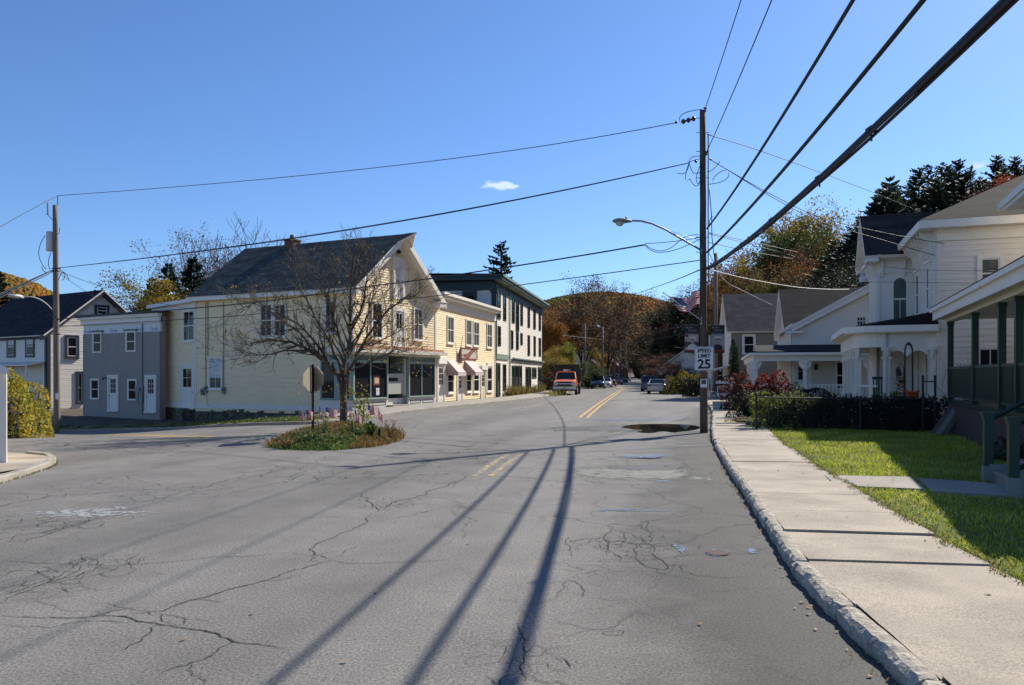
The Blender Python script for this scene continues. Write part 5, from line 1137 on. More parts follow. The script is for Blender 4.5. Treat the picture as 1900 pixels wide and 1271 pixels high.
for i in range(k): s=.1+i*.095; mb.box(GP,s,s+.045,-.10,-.06,dz+.16,rz-.07)
for i in range(26): mb.box(GP,.02,.06,-.15-i*.085-.045,-.15-i*.085,dz+.1,rz-.07)
mb.box(GP,.0,.08,-2.4,-.12,rz-.069,rz-.001)
obj('railing',mb,'porch_green',gh)
for px in (1758,1802.5,1851,1882): s=GP.s_(px); post(GP,s,-.08,dz,pz2,.145,gh,'porch_green',br=False,nm='porch_post')
for s in (11.2,13.0): post(GP,s,-.08,dz,pz2,.145,gh,'porch_green',br=False,nm='porch_post')
mb=MB(); A=GP.pt; mb.box(GP,-.1,SL,-.2,.05,pz2,pz2+.22); mb.box(GP,-.45,SL,.20,.34,pz2+.08,pz2+.32); mb.box(GP,-.5,SL,.34,.42,pz2+.32,pz2+.44); mb.box(GP,-.45,SL,-2.6,.20,pz2+.22,pz2+.27); mb.box(GP,-.5,-.40,-2.6,.33,pz2+.101,pz2+.31); obj('porch_fascia',mb,'white_trim',gh)
mb=MB(); mb.slab([A(-.55,.43,pz2+.46),A(SL,.43,pz2+.46),A(SL,-2.5,pz2+1.1),A(-.55,-2.5,pz2+1.1)],.02); obj('porch_roof',mb,'shingle_black',gh)
GM=GP.off(-2.4); ms=-1.75; eg=7.55
mb=MB(); mb.box(GM,ms,SL+4,-.15,0,-.1,eg); clap(mb,GM,ms+.15,SL,dz,eg-.2,ex=.16,proud=.02); mb.box(GM,ms,ms+.15,0,.045,.1,eg); mb.box(GM,ms,ms+.15,-8,-.15,-.1,eg); obj('wall',mb,'white_siding',gh)
mb=MB(); mb.soffit=True; A=GM.pt
mb.slab([A(ms-.6,.6,eg-.35),A(SL+4,.6,eg-.35),A(SL+4,-4.2,eg+3.),A(ms-.6,-4.2,eg+3.)],.16); mb.slab([A(ms-.6,-9,eg-.35),A(SL+4,-9,eg-.35),A(SL+4,-4.2,eg+2.999),A(ms-.6,-4.2,eg+2.999)],.16); obj('roof',mb,['shingle_grey','white_trim'],gh)
FE=Fr(GM.pt(ms,0,0)[:2],-GP.n,8.4); FE.n=GDv.copy(); mb=MB(); mb.prism(FE,[(0,eg-.2),(8.4,eg-.2),(4.2,eg+2.8)],-.12,.0); obj('gable',mb,'white_siding',gh)
mb=MB(); mb.box(GM,ms,SL,0,.6,eg-.62,eg-.5); mb.box(GM,ms-.6,SL,.5,.66,eg-.5,eg-.3); obj('cornice',mb,'white_trim',gh)
for a,b in ((3.2,4.2),(9.0,10.0)): window(GM,gh,(a,b,1.75,3.2),nx=1,rows=2,fw=.12,n0=.03)
door(GM,gh,(11.4,12.5,dz+.02,3.2),lites=(2,3))
# steps and newel posts
n1_=Vector((7.6,12.3)); n2_=Vector((7.09,10.9)); sd=(n2_-n1_).normalized(); STF=Fr(n1_,sd,1.49); STF.n=Vector((-.933,.36)) if False else -GCv
for i in range(5):
    mb=MB(); d0=-.05-(i*.3); z=.12+.19*(i+1); mb.box(STF,.1,1.42,d0-.34,d0+.02,z-.05,z); mb.box(STF,.1,1.42,d0-.02,d0,z-.19,z-.051); obj('step',mb,'meter_grey',gh)
mb=MB(); mb.box(STF,.02,.1,-1.6,.0,.1,.4); mb.box(STF,1.42,1.5,-1.6,0,.1,.4); obj('stringer',mb,'meter_grey',gh)
for s in (0,1.49):
    mb=MB(); mb.box(STF,s-.065,s+.065,-.065,.065,.1,1.17); mb.box(STF,s-.095,s+.095,-.095,.095,1.17,1.22); mb.box(STF,s-.078,s+.078,-.078,.078,1.11,1.169); mb.box(STF,s-.08,s+.08,-.08,.08,.1,.36,1); obj('newel_post',mb,['porch_green','meter_grey'],gh)
    for za_,zb2 in ((1.08,2.05),(.45,1.35)):
        mb=MB(); a=Vector(STF.pt(s,0,za_)); b=Vector(STF.pt(s,-1.55,zb2)); mb.tube([a,b],.035,4); obj('handrail',mb,'porch_green',gh)
# ================= utility poles, lamps and wires
def sagline(a,b,sag,k=18,bend=None):
    a=Vector(a); b=Vector(b); return [a.lerp(b,i/k)-Vector((0,0,sag*4*(i/k)*(1-i/k))) for i in range(k+1)]
def through(a,b,m,k=22):        # quadratic through three points, m at the middle
    a,b,m=Vector(a),Vector(b),Vector(m); c=m*2-(a+b)/2; return [a*(1-t)**2+c*2*t*(1-t)+b*t*t for t in [i/k for i in range(k+1)]]
def wire(name,label,polys,r,group='overhead wires',mt='cable'):
    mb=MB()
    for p in polys: mb.tube(p,r,5 if r<.03 else 8,0)
    o=obj(name,mb,mt,smooth=True); meta(o,label,'wire',group); return o
PB_=G(1306,803); PD=PB_.y; P_=lambda px,py,dy=0: Pd(px,py,PD+dy)
main=thing('utility_pole','tall dark wooden utility pole at the kerb carrying the speed limit sign','utility pole',PB_)
top=P_(1303.5,205); mb=MB(); k=14; rr_=random.Random(3)
ax=[PB_.lerp(top,i/k)+Vector((rr_.uniform(-.006,.006),0,0)) for i in range(k+1)]; ax[0]=PB_-Vector((0,0,.3)); mb.tube(ax,[.125-.035*i/k for i in range(k+1)],14); obj('pole',mb,'pole_wood',main,smooth=True)
mb=MB()
for y in (246,281,330,440,468): z=P_(1300,y).z; x=PB_.x-.05*(1); mb.tube([(x-.2,PD,z),(x+.22,PD,z)],.011,5)
mb.tube([P_(1314,560,-.1),P_(1314,250,-.1)],.018,6); mb.tube([P_(1316,352,-.05),P_(1320,395,-.06),P_(1321,440,-.05),P_(1328,500,-.04)],.014,5)
mb.tube([P_(1299,300,-.14),P_(1300,600,-.14)],.012,5); obj('ground_wire',mb,'cable',main)
mb=MB(); mb.tube([P_(1316.5,622,-.12),P_(1316.5,650,-.12)],.03,8); mb.tube([P_(1316.5,650,-.12),P_(1316.5,702,-.12)],.028,8); obj('conduit',mb,'galv_pale',main)
def insul(a,b,n,r,par,name='insulator'):
    a=Vector(a); b=Vector(b); d=b-a; L_=d.length; prof=[]
    for i in range(n):
        z=L_*i/n; prof+=[(r*.35,z),(r,z+L_/n*.35),(r,z+L_/n*.5),(r*.35,z+L_/n*.85)]
    mb=MB(); mb.lathe(a,prof,10,0,d); return obj(name,mb,'insulator',par,smooth=True)
insul(P_(1264,226.5),P_(1292,219),3,.085,main); insul(P_(1252,227.5),P_(1258,226),1,.05,main); insul(P_(1307,208),P_(1309,198),2,.06,main); insul(P_(1309,288,-.1),P_(1312,280,-.1),2,.06,main); insul(P_(1289,300),P_(1294,298),1,.06,main); insul(P_(1317,297),P_(1320,294),1,.05,main)
mb=MB(); mb.tube(through(P_(1262,226),P_(1303,203),P_(1268,211)),.012,5); mb.tube([P_(1292,219),P_(1300,219)],.012,5); obj('jumper_wire',mb,'cable',main)
for a,m,b in (((1278,303),(1272,320),(1256,321)),((1278,303),(1272,330),(1280,332)),((1300,290),(1280,296),(1286,321)),((1286,321),(1300,318),(1301,300)),((1280,332),(1292,345),(1300,330)),((1300,305),(1292,330),(1296,341)),((1276,303),(1283,299),(1300,294)),
              ((1336,300),(1322,315),(1312,318)),((1348,315),(1332,322),(1322,335)),((1352,318),(1345,334),(1314,342)),((1197,454),(1230,465),(1262,445)),((1262,445),(1280,437),(1297,436)),((1197,454),(1232,468),(1298,444)),((1197,452),(1250,448),(1300,440)),((1316,420),(1318,406),(1325,400))): mb=MB(); mb.tube(through(P_(*a,-.05),P_(*b,-.08),P_(*m,-.2)),.011,5); obj('jumper_wire',mb,'cable',main)
# street lamp on its long arm
lt=thing('street_lamp','grey cobra-head street lamp on a long curved arm off the tall near pole','street lamp',P_(1298,470))
lh=Pd(1152,411,PD-.6); arm=[P_(1299,463,-.1),P_(1285,455,-.15),Pd(1262,442,PD-.25),Pd(1235,426,PD-.35),Pd(1210,415,PD-.42),Pd(1190,410,PD-.48),Pd(1172,409.5,PD-.53)]
mb=MB(); mb.tube(arm,.032,8); mb.tube([P_(1301,459,-.1),P_(1301,472,-.1)],.05,6); mb.tube([P_(1299,446,-.1),arm[3]],.008,4); obj('arm',mb,'galv',lt,smooth=True)
ax_=(arm[-1]-lh).normalized(); mb=MB(); st_=Pd(1136,410,PD-.63); d=(arm[-1]-st_); 
prof=[(.02,0),(.10,.06),(.155,.2),(.15,.36),(.10,.5),(.065,.6),(.055,d.length)]
mb.lathe(st_,prof,14,0,d); mb.v=[(x,y,lh.z+(z-lh.z)*(.62 if z>lh.z else .45)) for x,y,z in mb.v]; obj('lamp_head',mb,'meter_grey',lt,smooth=True)
c_=st_.lerp(arm[-1],.38); mb=MB(); mb.lathe(c_+Vector((0,0,.0)),[(.001,-.17),(.07,-.155),(.12,-.10),(.135,-.03),(.13,.0)],16); obj('lamp_glass',mb,'lamp_glass',lt,smooth=True)
mb=MB(); mb.lathe(st_.lerp(arm[-1],.72)+Vector((0,0,.03)),[(.035,0),(.035,.08),(.02,.1)],10); obj('photocell',mb,'dark_metal',lt)
# speed limit sign
def signframe(c,w,hh,yaw=0.): u=Vector((math.cos(yaw),math.sin(yaw))); o=Vector((c.x,c.y))-u*w/2; f=Fr(o,u,w); return f   # n points to the viewer (u x up)
sp=thing('speed_limit_sign','white SPEED LIMIT 25 sign fixed to the tall near pole','sign',P_(1306,665,-.2))
c=P_(1306.5,665.5,-.16); sw=.62; sh=.775*.985; f=signframe(c,sw,sh,.0); z0=c.z-sh/2; z1=c.z+sh/2
def rrect(a,b,z0,z1,r,k=4):
    pts=[]
    for cx,cz,a0 in ((b-r,z0+r,-90),(b-r,z1-r,0),(a+r,z1-r,90),(a+r,z0+r,180)):
        for i in range(k+1): w=math.radians(a0+90*i/k); pts.append((cx+r*math.cos(w),cz+r*math.sin(w)))
    return pts
mb=MB(); mb.prism(f,rrect(0,sw,z0,z1,.04),0,.004); obj('sign_panel',mb,'sign_white',sp)
mb=MB(); o_=rrect(.012,sw-.012,z0+.012,z1-.012,.035); i_=rrect(.027,sw-.027,z0+.027,z1-.027,.025); n=len(o_)
for i in range(n): j=(i+1)%n; mb.face([f.pt(o_[i][0],.006,o_[i][1]),f.pt(o_[j][0],.006,o_[j][1]),f.pt(i_[j][0],.006,i_[j][1]),f.pt(i_[i][0],.006,i_[i][1])])
obj('border',mb,'sign_black',sp)
lb_=MB(); lb_.merge(text_mb('SPEED',.165,f,sw/2,z1-.135,.007,bold=.006)); lb_.merge(text_mb('LIMIT',.165,f,sw/2,z1-.30,.007,bold=.006)); lb_.merge(text_mb('25',.40,f,sw/2,z0+.20,.007,bold=.012,xs=1.05)); obj('lettering',lb_,'sign_black',sp)
mb=MB(); 
for z in (z0+.05,z1-.06): mb.lathe(f.pt(sw/2,.004,z),[(.012,0),(.012,.008)],8,0,Vector((0,-1,0)))
obj('bolt',mb,'galv',sp)
c=P_(1305.5,711,-.14); f=signframe(c,.2,.3); nt_=thing('paper_notice','white paper notice with a dark picture stapled to the tall near pole','notice',c)
mb=MB(); mb.box(f,0,.21,0,.003,c.z-.13,c.z+.13); obj('sheet',mb,'sign_white',nt_)
mb=MB(); mb.box(f,.03,.18,.003,.005,c.z-.03,c.z+.11); obj('print',mb,'meter_grey',nt_)
mb=MB(); mb.box(f,.035,.08,.005,.007,c.z-.02,c.z+.04); mb.box(f,.1,.17,.005,.007,c.z-.015,c.z+.03); mb.box(f,.04,.16,.005,.007,c.z+.05,c.z+.08); obj('picture',mb,'sign_black',nt_)
# portrait banners
mat('banner_black',(.02,.02,.02),rough=.7); mat('banner_red',(.20,.015,.02),rough=.7); mat('photo_sepia',(.42,.33,.28),rough=.7); mat('photo_dark',(.07,.055,.05),rough=.7); mat('photo_skin',(.40,.30,.24),rough=.7); mat('photo_grey',(.32,.32,.34),rough=.7); mat('photo_cloth',(.62,.57,.52),rough=.7); mat('banner_gold',(.45,.36,.2),rough=.7)
def banner(x0,x1,y0,y1,dd,label,style):
    a=P_(x0,y0,dd); b=P_(x1,y1,dd); f=Fr((a.x,a.y),(1,0),b.x-a.x); w=b.x-a.x; z1,z0=a.z,b.z; H_=z1-z0; t=thing('pole_banner',label,'banner',P_((x0+x1)/2,y1,dd),group='portrait banners on the pole')
    mb=MB(); mb.box(f,0,w,0,.006,z0,z1); obj('banner_cloth',mb,'banner_black',t)
    mb=MB(); side=1 if x0<1300 else -1; xa,xb=(0,w+.12) if side>0 else (-.14,w)
    for z in (z1+.012,z0-.012): mb.tube([f.pt(xa,0,z),f.pt(xb,0,z)],.012,6)
    obj('bracket',mb,'dark_metal',t)
    zp=z1-.33*H_; zb=z0+.08*H_; mb=MB(); mb.box(f,.01,w-.01,.006,.008,zb,zp); obj('photo',mb,'photo_sepia' if style==0 else 'photo_grey',t)
    q=.009; cx=w*(.55 if style==0 else .52); P=lambda s,z,n=q: f.pt(s,n,z)
    def ell(cx,cz,rx,rz,m,n,name,k=16,a0=0,a1=360):
        mb=MB(); mb.face([P(cx+rx*math.cos(math.radians(a0+(a1-a0)*i/k)),cz+rz*math.sin(math.radians(a0+(a1-a0)*i/k)),n) for i in range(k)]); return mb
    hy=zp-.42*(zp-zb); hr=.13*w
    mb=MB(); mb.face([P(cx-.36*w,zb+.002),P(cx+.36*w,zb+.002),P(cx+.30*w,zb+.16*H_),P(cx+.09*w,zb+.22*H_),P(cx-.09*w,zb+.22*H_),P(cx-.30*w,zb+.16*H_)]); obj('uniform',mb,'photo_cloth' if style==0 else 'sign_black',t)
    if style==0:
        mb=MB(); mb.face([P(.012,zb+.1*H_,.0085),P(cx-.1*w,zb+.1*H_,.0085),P(cx-.1*w,zb+.3*H_,.0085),P(.012,zb+.3*H_,.0085)]); mb.face([P(cx+.1*w,zb+.1*H_,.0085),P(w-.012,zb+.1*H_,.0085),P(w-.012,zb+.3*H_,.0085),P(cx+.1*w,zb+.3*H_,.0085)]); obj('backdrop',mb,'photo_dark',t)
    mb=ell(cx,hy,hr,hr*1.35,'',.0105,''); mb.merge(ell(cx,hy-hr*1.35,hr*.55,hr*.7,'',.0102,'')); obj('portrait',mb,'photo_skin',t)
    if style==0:
        mb=ell(cx+.03*w,hy+hr*1.2,hr*1.75,hr*.95,'',.0112,''); obj('cap',mb,'photo_cloth',t); mb=ell(cx-.02*w,hy+hr*.75,hr*1.2,hr*.35,'',.0118,''); obj('cap_shadow',mb,'photo_dark',t)
    else:
        mb=ell(cx,hy+hr*1.75,hr*2.0,hr*.8,'',.0112,''); obj('cap',mb,'photo_cloth',t); mb=MB(); mb.face([P(cx-hr*1.5,hy+hr*.75,.0118),P(cx+hr*1.5,hy+hr*.75,.0118),P(cx+hr*1.4,hy+hr*1.35,.0118),P(cx-hr*1.4,hy+hr*1.35,.0118)]); obj('cap_band',mb,'sign_black',t)
        mb=ell(cx,hy+hr*1.7,hr*.25,hr*.25,'',.0125,''); obj('badge',mb,'banner_gold',t)
    mb=MB(); s_=MB(); mb.box(f,.005,w-.005,.006,.009,z0+.004,z0+.075*H_); obj('red_band',mb,'banner_red',t)
    mb=MB(); mb.merge(text_mb('Berlin',.095,f,w*.34,z1-.06,.008)); mb.merge(text_mb('Salutes',.095,f,w*.55,z1-.15,.008)); mb.merge(text_mb('Veterans & Service',.052,f,w*.5,zp+.035,.008)); mb.merge(text_mb('- - - -',.04,f,w*.5,z0+.04*H_,.0095)); obj('lettering',mb,'photo_grey',t)
    if style==0:
        mb=MB(); mb.box(f,.02,.12,.0085,.0105,zp-.17*H_*.6,zp-.01); obj('badge',mb,'banner_red',t); cz=zp-.26*H_; mb=MB(); pts=[(w*.13+.035*(1 if i%2==0 else .42)*math.sin(i*math.pi/5),cz+.035*(1 if i%2==0 else .42)*math.cos(i*math.pi/5)) for i in range(10)]; mb.face([P(x,z,.0095) for x,z in pts[::-1]]); obj('star',mb,'banner_red',t)
banner(1270,1296.5,604,653,.0,'left pole banner with sepia portrait of a soldier in a soft cap',0)
banner(1318.5,1344.5,604,653.5,.15,'right pole banner with portrait of a person in dark uniform and white cap',1)
# ---- flags
def flag(par,fn,rows=13,cols=14,stars=True,cw=.4,th=0.):
    R_,Wt,B=MB(),MB(),MB()
    for i in range(rows):
        for j in range(cols):
            u0,u1=j/cols,(j+1)/cols; v0,v1=i/rows,(i+1)/rows
            can=(i<7 and (j+.5)/cols<cw); mb=B if can else (R_ if i%2==0 else Wt); mb.face([fn(u0,v0),fn(u0,v1),fn(u1,v1),fn(u1,v0)])
    obj('stripes',R_,'flag_red',par); obj('white_field',Wt,'flag_white',par); obj('canton',B,'flag_blue',par)
    if stars:
        s=MB()
        for a in range(9):
            for b in range(11):
                if (a+b)%2==0:
                    u=cw*(b+1)/12; v=(7/13)*(a+1)/10; c=fn(u,v); 
                    for sg in (-1,1):
                        q=[]
                        for k in range(5): w=2*math.pi*k/5; q.append(Vector(fn(u+.011*math.sin(w),v+.018*math.cos(w)))+Vector((0,sg*.006,0)))
                        s.face(q)
        obj('stars',s,'flag_white',par)
fl=thing('pole_flag','large American flag streaming from an angled staff on the tall near pole','flag',P_(1300,595))
mb=MB(); tip=Pd(1231.5,543.5,PD-.35); mb.tube([P_(1301,594,-.1),tip],.014,8); mb.lathe(tip,[(.02,-.02),(.028,.0),(.02,.03)],8,0,(tip-P_(1301,594,-.1)).normalized()); obj('staff',mb,'galv_pale',fl)
mb=MB(); mb.tube([P_(1301,588,-.1),P_(1301,602,-.1)],.03,6); obj('bracket',mb,'galv_pale',fl)
Aq,Bq,Cq,Dq=Pd(1238,548,PD-.3),Pd(1262.5,578.5,PD-.24),Pd(1307,548,PD+.35),Pd(1307,570,PD+.4)
def bigf(u,v):
    p=(Aq.lerp(Bq,v)).lerp(Cq.lerp(Dq,v),u); w=math.sin(u*9.5+v*1.5)*.075*min(1,u*3)
    return p+Vector((0,w*1.3,w*.8*(1-.5*v)-.12*math.sin(u*math.pi)*(1-v)*.6+(.14*u*u if v<.5 else .10*u*u*(1)) - .05*math.sin(u*math.pi*2)))
flag(fl,bigf,cols=30)
# ---- left pole
LP=Pd(106,803,38.); lp=thing('utility_pole','pale wooden utility pole with a transformer can in front of the far left houses','utility pole',LP)
Q=lambda px,py,dy=0: Pd(px,py,38.+dy)
mb=MB(); k=12; tp=Q(102.5,381); ax=[LP.lerp(tp,i/k) for i in range(k+1)]; ax[0]=LP-Vector((0,0,.5)); mb.tube(ax,[.155-.04*i/k for i in range(k+1)],12); obj('pole',mb,'pole_wood_pale',lp,smooth=True)
mb=MB(); c=Q(92.5,466,-.05); mb.lathe(c-Vector((0,0,0)),[(.15,0),(.17,.03),(.17,.88),(.15,.95),(.06,.98)],14); obj('transformer',mb,'galv_pale',lp,smooth=True)
mb=MB(); mb.tube([Q(107,380),Q(107,364)],.03,6); mb.tube([Q(89,398),Q(88,377)],.04,6); mb.tube([Q(104,433),Q(110,433),Q(111,422)],.02,5); obj('insulator',mb,'meter_grey',lp)
mb=MB()
for a,m,b in (((84,437),(72,470),(86,500)),((95,468),(90,490),(97,505)),((86,396),(95,405),(98,408)),((100,500),(85,505),(78,495)),((108,497),(120,510),(115,520)),((108,520),(118,505),(128,520)),((103,540),(98,575),(104,590))): mb=MB(); mb.tube(through(Q(*a,-.1),Q(*b,-.1),Q(*m,-.25)),.016,5); obj('jumper_wire',mb,'cable',lp)
for y in (498,503,592,620): mb=MB(); mb.tube([Q(96,y,-.1),Q(112,y,-.1)],.03,5); obj('clamp',mb,'cable',lp)
mb=MB(); f=signframe(Q(106,735,-.17),.2,.3); z=Q(106,735).z; mb.box(f,.02,.16,0,.004,z-.14,z+.14); obj('notice',mb,'sign_white',lp)
lt=thing('street_lamp','white lamp head on a thin arm pointing left off the far left pole','street lamp',Q(100,580))
mb=MB(); mb.tube(through(Q(100,578,-.1),Pd(48,551,36.5),Pd(75,556,37)),.025,6); obj('arm',mb,'galv_pale',lt); mb=MB(); a=Pd(42,551,36.3); b=Pd(15,547.5,35.7); mb.lathe(b,[(.02,0),(.08,.1),(.09,.5),(.06,.7),(.04,(a-b).length)],10,0,a-b); obj('lamp_head',mb,'galv_pale',lt,smooth=True)
# ---- wires
W1='single thin wire strung highest between the two near poles'
wire('wire',W1,[through(Q(107,363),P_(1252,228),Pd(690,312,31.4))],.014)
wire('wire','middle wire strung between the two near poles, tied below the insulators',[through(Q(110,497),P_(1279,302),Pd(640,428,31.8)),through(Q(110,497),P_(1279,302),Pd(640,426.5,31.9))],.016)
def pxl(pts): 
    out=[]; n=len(pts); V=[Pd(*p) for p in pts]
    for i in range(n-1):
        p0=V[max(i-1,0)];p1=V[i];p2=V[i+1];p3=V[min(i+2,n-1)]
        for t in range(8):
            t/=8; out.append(.5*((2*p1)+(p2-p0)*t+(2*p0-5*p1+4*p2-p3)*t*t+(3*p1-p0-3*p2+p3)*t**3))
    out.append(V[-1]); return out
wire('wire','thick bundled telephone cable crossing low in front of the yellow building',[pxl([(107,592,38),(300,577,36),(500,558,33.6),(660,535,31.5),(797,517,29.8),(940,496,28),(1080,474,26.5),(1198,454,24.9)])],.026)
wire('wire','lowest thin wire crossing in front of the yellow and green buildings',[pxl([(107,606,38),(300,595,36),(450,585,34),(640,566,31.8),(791,551,29.8),(940,532,28),(1120,508,26),(1298,483,24.3)])],.016)
wire('wire','faint wire from the near pole to a pole far down the street',[pxl([(1300,500,24.3),(1238,525,40),(1170,548,70),(1120,562,105)])],.02)
RDv=(P_(1313,500).x,PD)
def road3(name,lab,p0,p1,p2,r): wire(name,lab,[through(p0,p2,p1)] if 0 else [pw(p0,p1,p2)],r)
def pw(p0,p1,p2,k=30):  # parabola in height over a straight plan line through p0 and p1, extended to p2.y
    p0,p1=Vector(p0),Vector(p1); y2=p2; out=[]
    dx=(p1.x-p0.x)/(p1.y-p0.y); sl=(p1.z-p0.z)/(p1.y-p0.y); c=.0022
    for i in range(k+1):
        y=p0.y+(y2-p0.y)*i/k; z=p0.z+sl*(y-p0.y)+c*(y-p0.y)*(y-p1.y); out.append(Vector((p0.x+dx*(y-p0.y),y,z)))
    return out
def ray(px,py,d): return Pd(px,py,d)
wire('overhead_cable','thickest lashed cable bundle running overhead along the right kerb, lowest of the three',[pw(P_(1312,497,-.1),ray(1866,0,5.7),-9)],.033)
a_=pw(P_(1312,497,-.1),ray(1866,0,5.7),-9); rng_=random.Random(9)
wire('overhead_cable','second thinner cable lashed beneath the thickest overhead bundle',[[p+Vector((.035,0,-.045-.01*math.sin(i))) for i,p in enumerate(a_)],[p+Vector((-.02,0,-.05)) for p in a_]],.02)
for t in (6,9,12,14,18,20,22):
    p=a_[t]; mb=MB(); mb.tube([p+Vector((0,0,-.03)),p+Vector((.02,.03,-.12))],.012,4); mb.tube([p+Vector((0,-.05,0)),p+Vector((0,.05,0))],.05,6); mb.tube([p+Vector((0,0,-.02)),p+Vector((0,0,.0))],.04,5)
    meta(obj('cable_clamp',mb,'cable'),'small dark clamp with a loose tie end on the thickest overhead cable bundle','cable clamp','clamps on the thickest overhead cable')
wire('overhead_cable','middle heavy cable running overhead along the right kerb',[pw(P_(1312,468,-.1),ray(1713,0,8.7),-9)],.032)
wire('overhead_cable','leftmost heavy cable running overhead along the right kerb',[pw(P_(1312,424,-.1),ray(1583,0,9.3),-9)],.027)
wire('wire','thin high wire rising from the very top of the near pole',[pw(P_(1309,200),ray(1375,0,17.7),-9)],.013)
wire('wire','thin wire rising from the insulator just below the top of the near pole',[pw(P_(1312,280,-.1),ray(1432,0,14.4),-9)],.013)
wire('wire','long thin wire leaving the near pole to the right over the rooftops',[pxl([(1312,249,24.3),(1440,290,30),(1620,357,42),(1760,415,60)])],.014)
wire('service_wire','twisted service wire drooping from the near pole to the tall white house',[pxl([(1320,297,24.3),(1345,312,24.5),(1430,360,25),(1520,402,25.6),(1640,432,26),(1752,452,25.6)]),pxl([(1320,297,24.3),(1345,312,24.5),(1430,364,25),(1520,410,25.6),(1640,446,26),(1735,474,26.2)])],.012)
wire('service_wire','pair of thin wires leaving the near pole toward the orange trees',[pxl([(1316,432,24.3),(1400,450,30),(1480,468,40)]),pxl([(1316,434,24.3),(1400,455,30),(1475,476,40)])],.012)
wire('service_wire','single thin wire leaving the near pole below the paired wires',[pxl([(1316,450,24.3),(1400,468,30),(1470,480,40)])],.012)
wire('service_wire','pale service wire sagging to the brick chimney of the white cottage',[pxl([(1316,500,24.5),(1390,518,30),(1480,533,36),(1545,537,40),(1600,536,44)])],.015,mt='galv_pale')
wire('service_wire','service wire running down to the taupe house roof',[pxl([(1316,470,24.5),(1345,520,30),(1390,545,40),(1445,572,52)])],.014,mt='galv_pale')
wire('service_wire','thin wire crossing in front of the bay window, upper of two',[pxl([(1600,490,27),(1700,500,24),(1850,503,22)])],.009)
wire('service_wire','thin wire crossing in front of the bay window, lower of two',[pxl([(1600,523,27),(1700,524,24),(1830,525,22)])],.009)
wire('wire','bundle of low wires leaving the far left pole to the left',[pxl([(100,500,38),(50,522,33),(0,545,29),(-60,575,25)]),pxl([(100,503,38),(50,528,33),(0,552,29),(-60,582,25)]),pxl([(100,500,38),(50,524,33.5),(0,548,29.5),(-60,578,25.5)])],.022)
wire('wire','thin top wire leaving the far left pole to the left',[pxl([(107,363,38),(50,393,33),(0,421,29),(-60,455,25)])],.013)
wire('service_wire','thin wire from the far left pole down to the grey building',[pxl([(108,505,38),(150,535,41),(200,565,44),(262,592,47)]),pxl([(112,505,38),(165,524,42),(240,550,46),(345,572,46)])],.012)
# ---- second pole beside the banner and the poles down the street
def simple_pole(px,ybase,ytop,d,label,r=.15,lamp=None,xarm=False,m='pole_wood_pale',grp='utility poles down the street'):
    b=Pd(px,ybase,d); b.z=min(b.z,float(T(b.x,b.y))+.1); t=thing('utility_pole',label,'utility pole',b,group=grp); tp=Pd(px,ytop,d)
    mb=MB(); mb.tube([b-Vector((0,0,.3)),tp],[r,r*.7],9); obj('pole',mb,m,t,smooth=True)
    if xarm: mb=MB(); mb.tube([tp+Vector((-1.1,0,-.5)),tp+Vector((1.1,0,-.5))],.06,4); obj('crossarm',mb,m,t)
    if lamp:
        a=Pd(px,lamp[0],d); e=Pd(lamp[1],lamp[0]-7,d-1); mb=MB(); mb.tube(through(a,e,Pd((px+lamp[1])/2,lamp[0]-7,d-.5)),.05,6); obj('lamp_arm',mb,'galv_pale',t); mb=MB(); mb.lathe(e,[(.05,-.25),(.16,-.1),(.16,.35),(.05,.5)],8,0,(e-a).normalized()); obj('lamp_head',mb,'galv_pale',t)
    return t
simple_pole(1328,735,470,66,'pale grey utility pole just right of the near pole by the taupe house',.19,m='pole_wood_pale')
simple_pole(1085,719,600,116,'utility pole right behind the orange dump truck',.2)
simple_pole(1118,716,606,118,'utility pole with a lamp beside the blue car',.2,lamp=(613,1110))
simple_pole(1141,712,600,150,'dark thin pole above the red pickup',.2,lamp=(625,1160)); simple_pole(1151,709,640,190,'thin pole above the red parked car',.2); simple_pole(1161,707,625,215,'farthest thin pole above the small dark car',.25,lamp=(655,1152))
def fwires(lab,a,b,ys,sg): wire('street_wires',lab,[sagline(Pd(a[0],y0,a[1]),Pd(b[0],y1,b[1]),sg) for y0,y1 in ys],.03,group='wires down the street')
fwires('drooping wires between the two poles behind the dump truck',(1085,116),(1118,118),((625,645),(632,652),(640,652)),.5)
wire('street_wires','two dark wires crossing high over the far street toward the right trees',[pxl([(1040,622,100),(1118,628,118),(1200,618,105),(1270,604,90)]),pxl([(1118,637,118),(1190,634,110),(1270,618,90)])],.03,group='wires down the street')
for (px,py,d,lab) in ((1103,668,119,'small flag hanging from the pole behind the blue car'),(1137,665,150,'small pale flag on the pole above the dark red pickup'),(1148,674,188,'small flag on the pole above the red car')):
    t=thing('pole_flag',lab,'flag',Pd(px,py,d),group='flags on the poles down the street'); A0=Pd(px-9,py-6,d)
    def ff(u,v,A0=A0,d=d): s=d/1430; return A0+Vector(((u*14+v*3)*s,.2*math.sin(u*7),(-(u*9)-v*8+1.2*math.sin(u*6))*s))
    flag(t,ff,cols=7,stars=False)
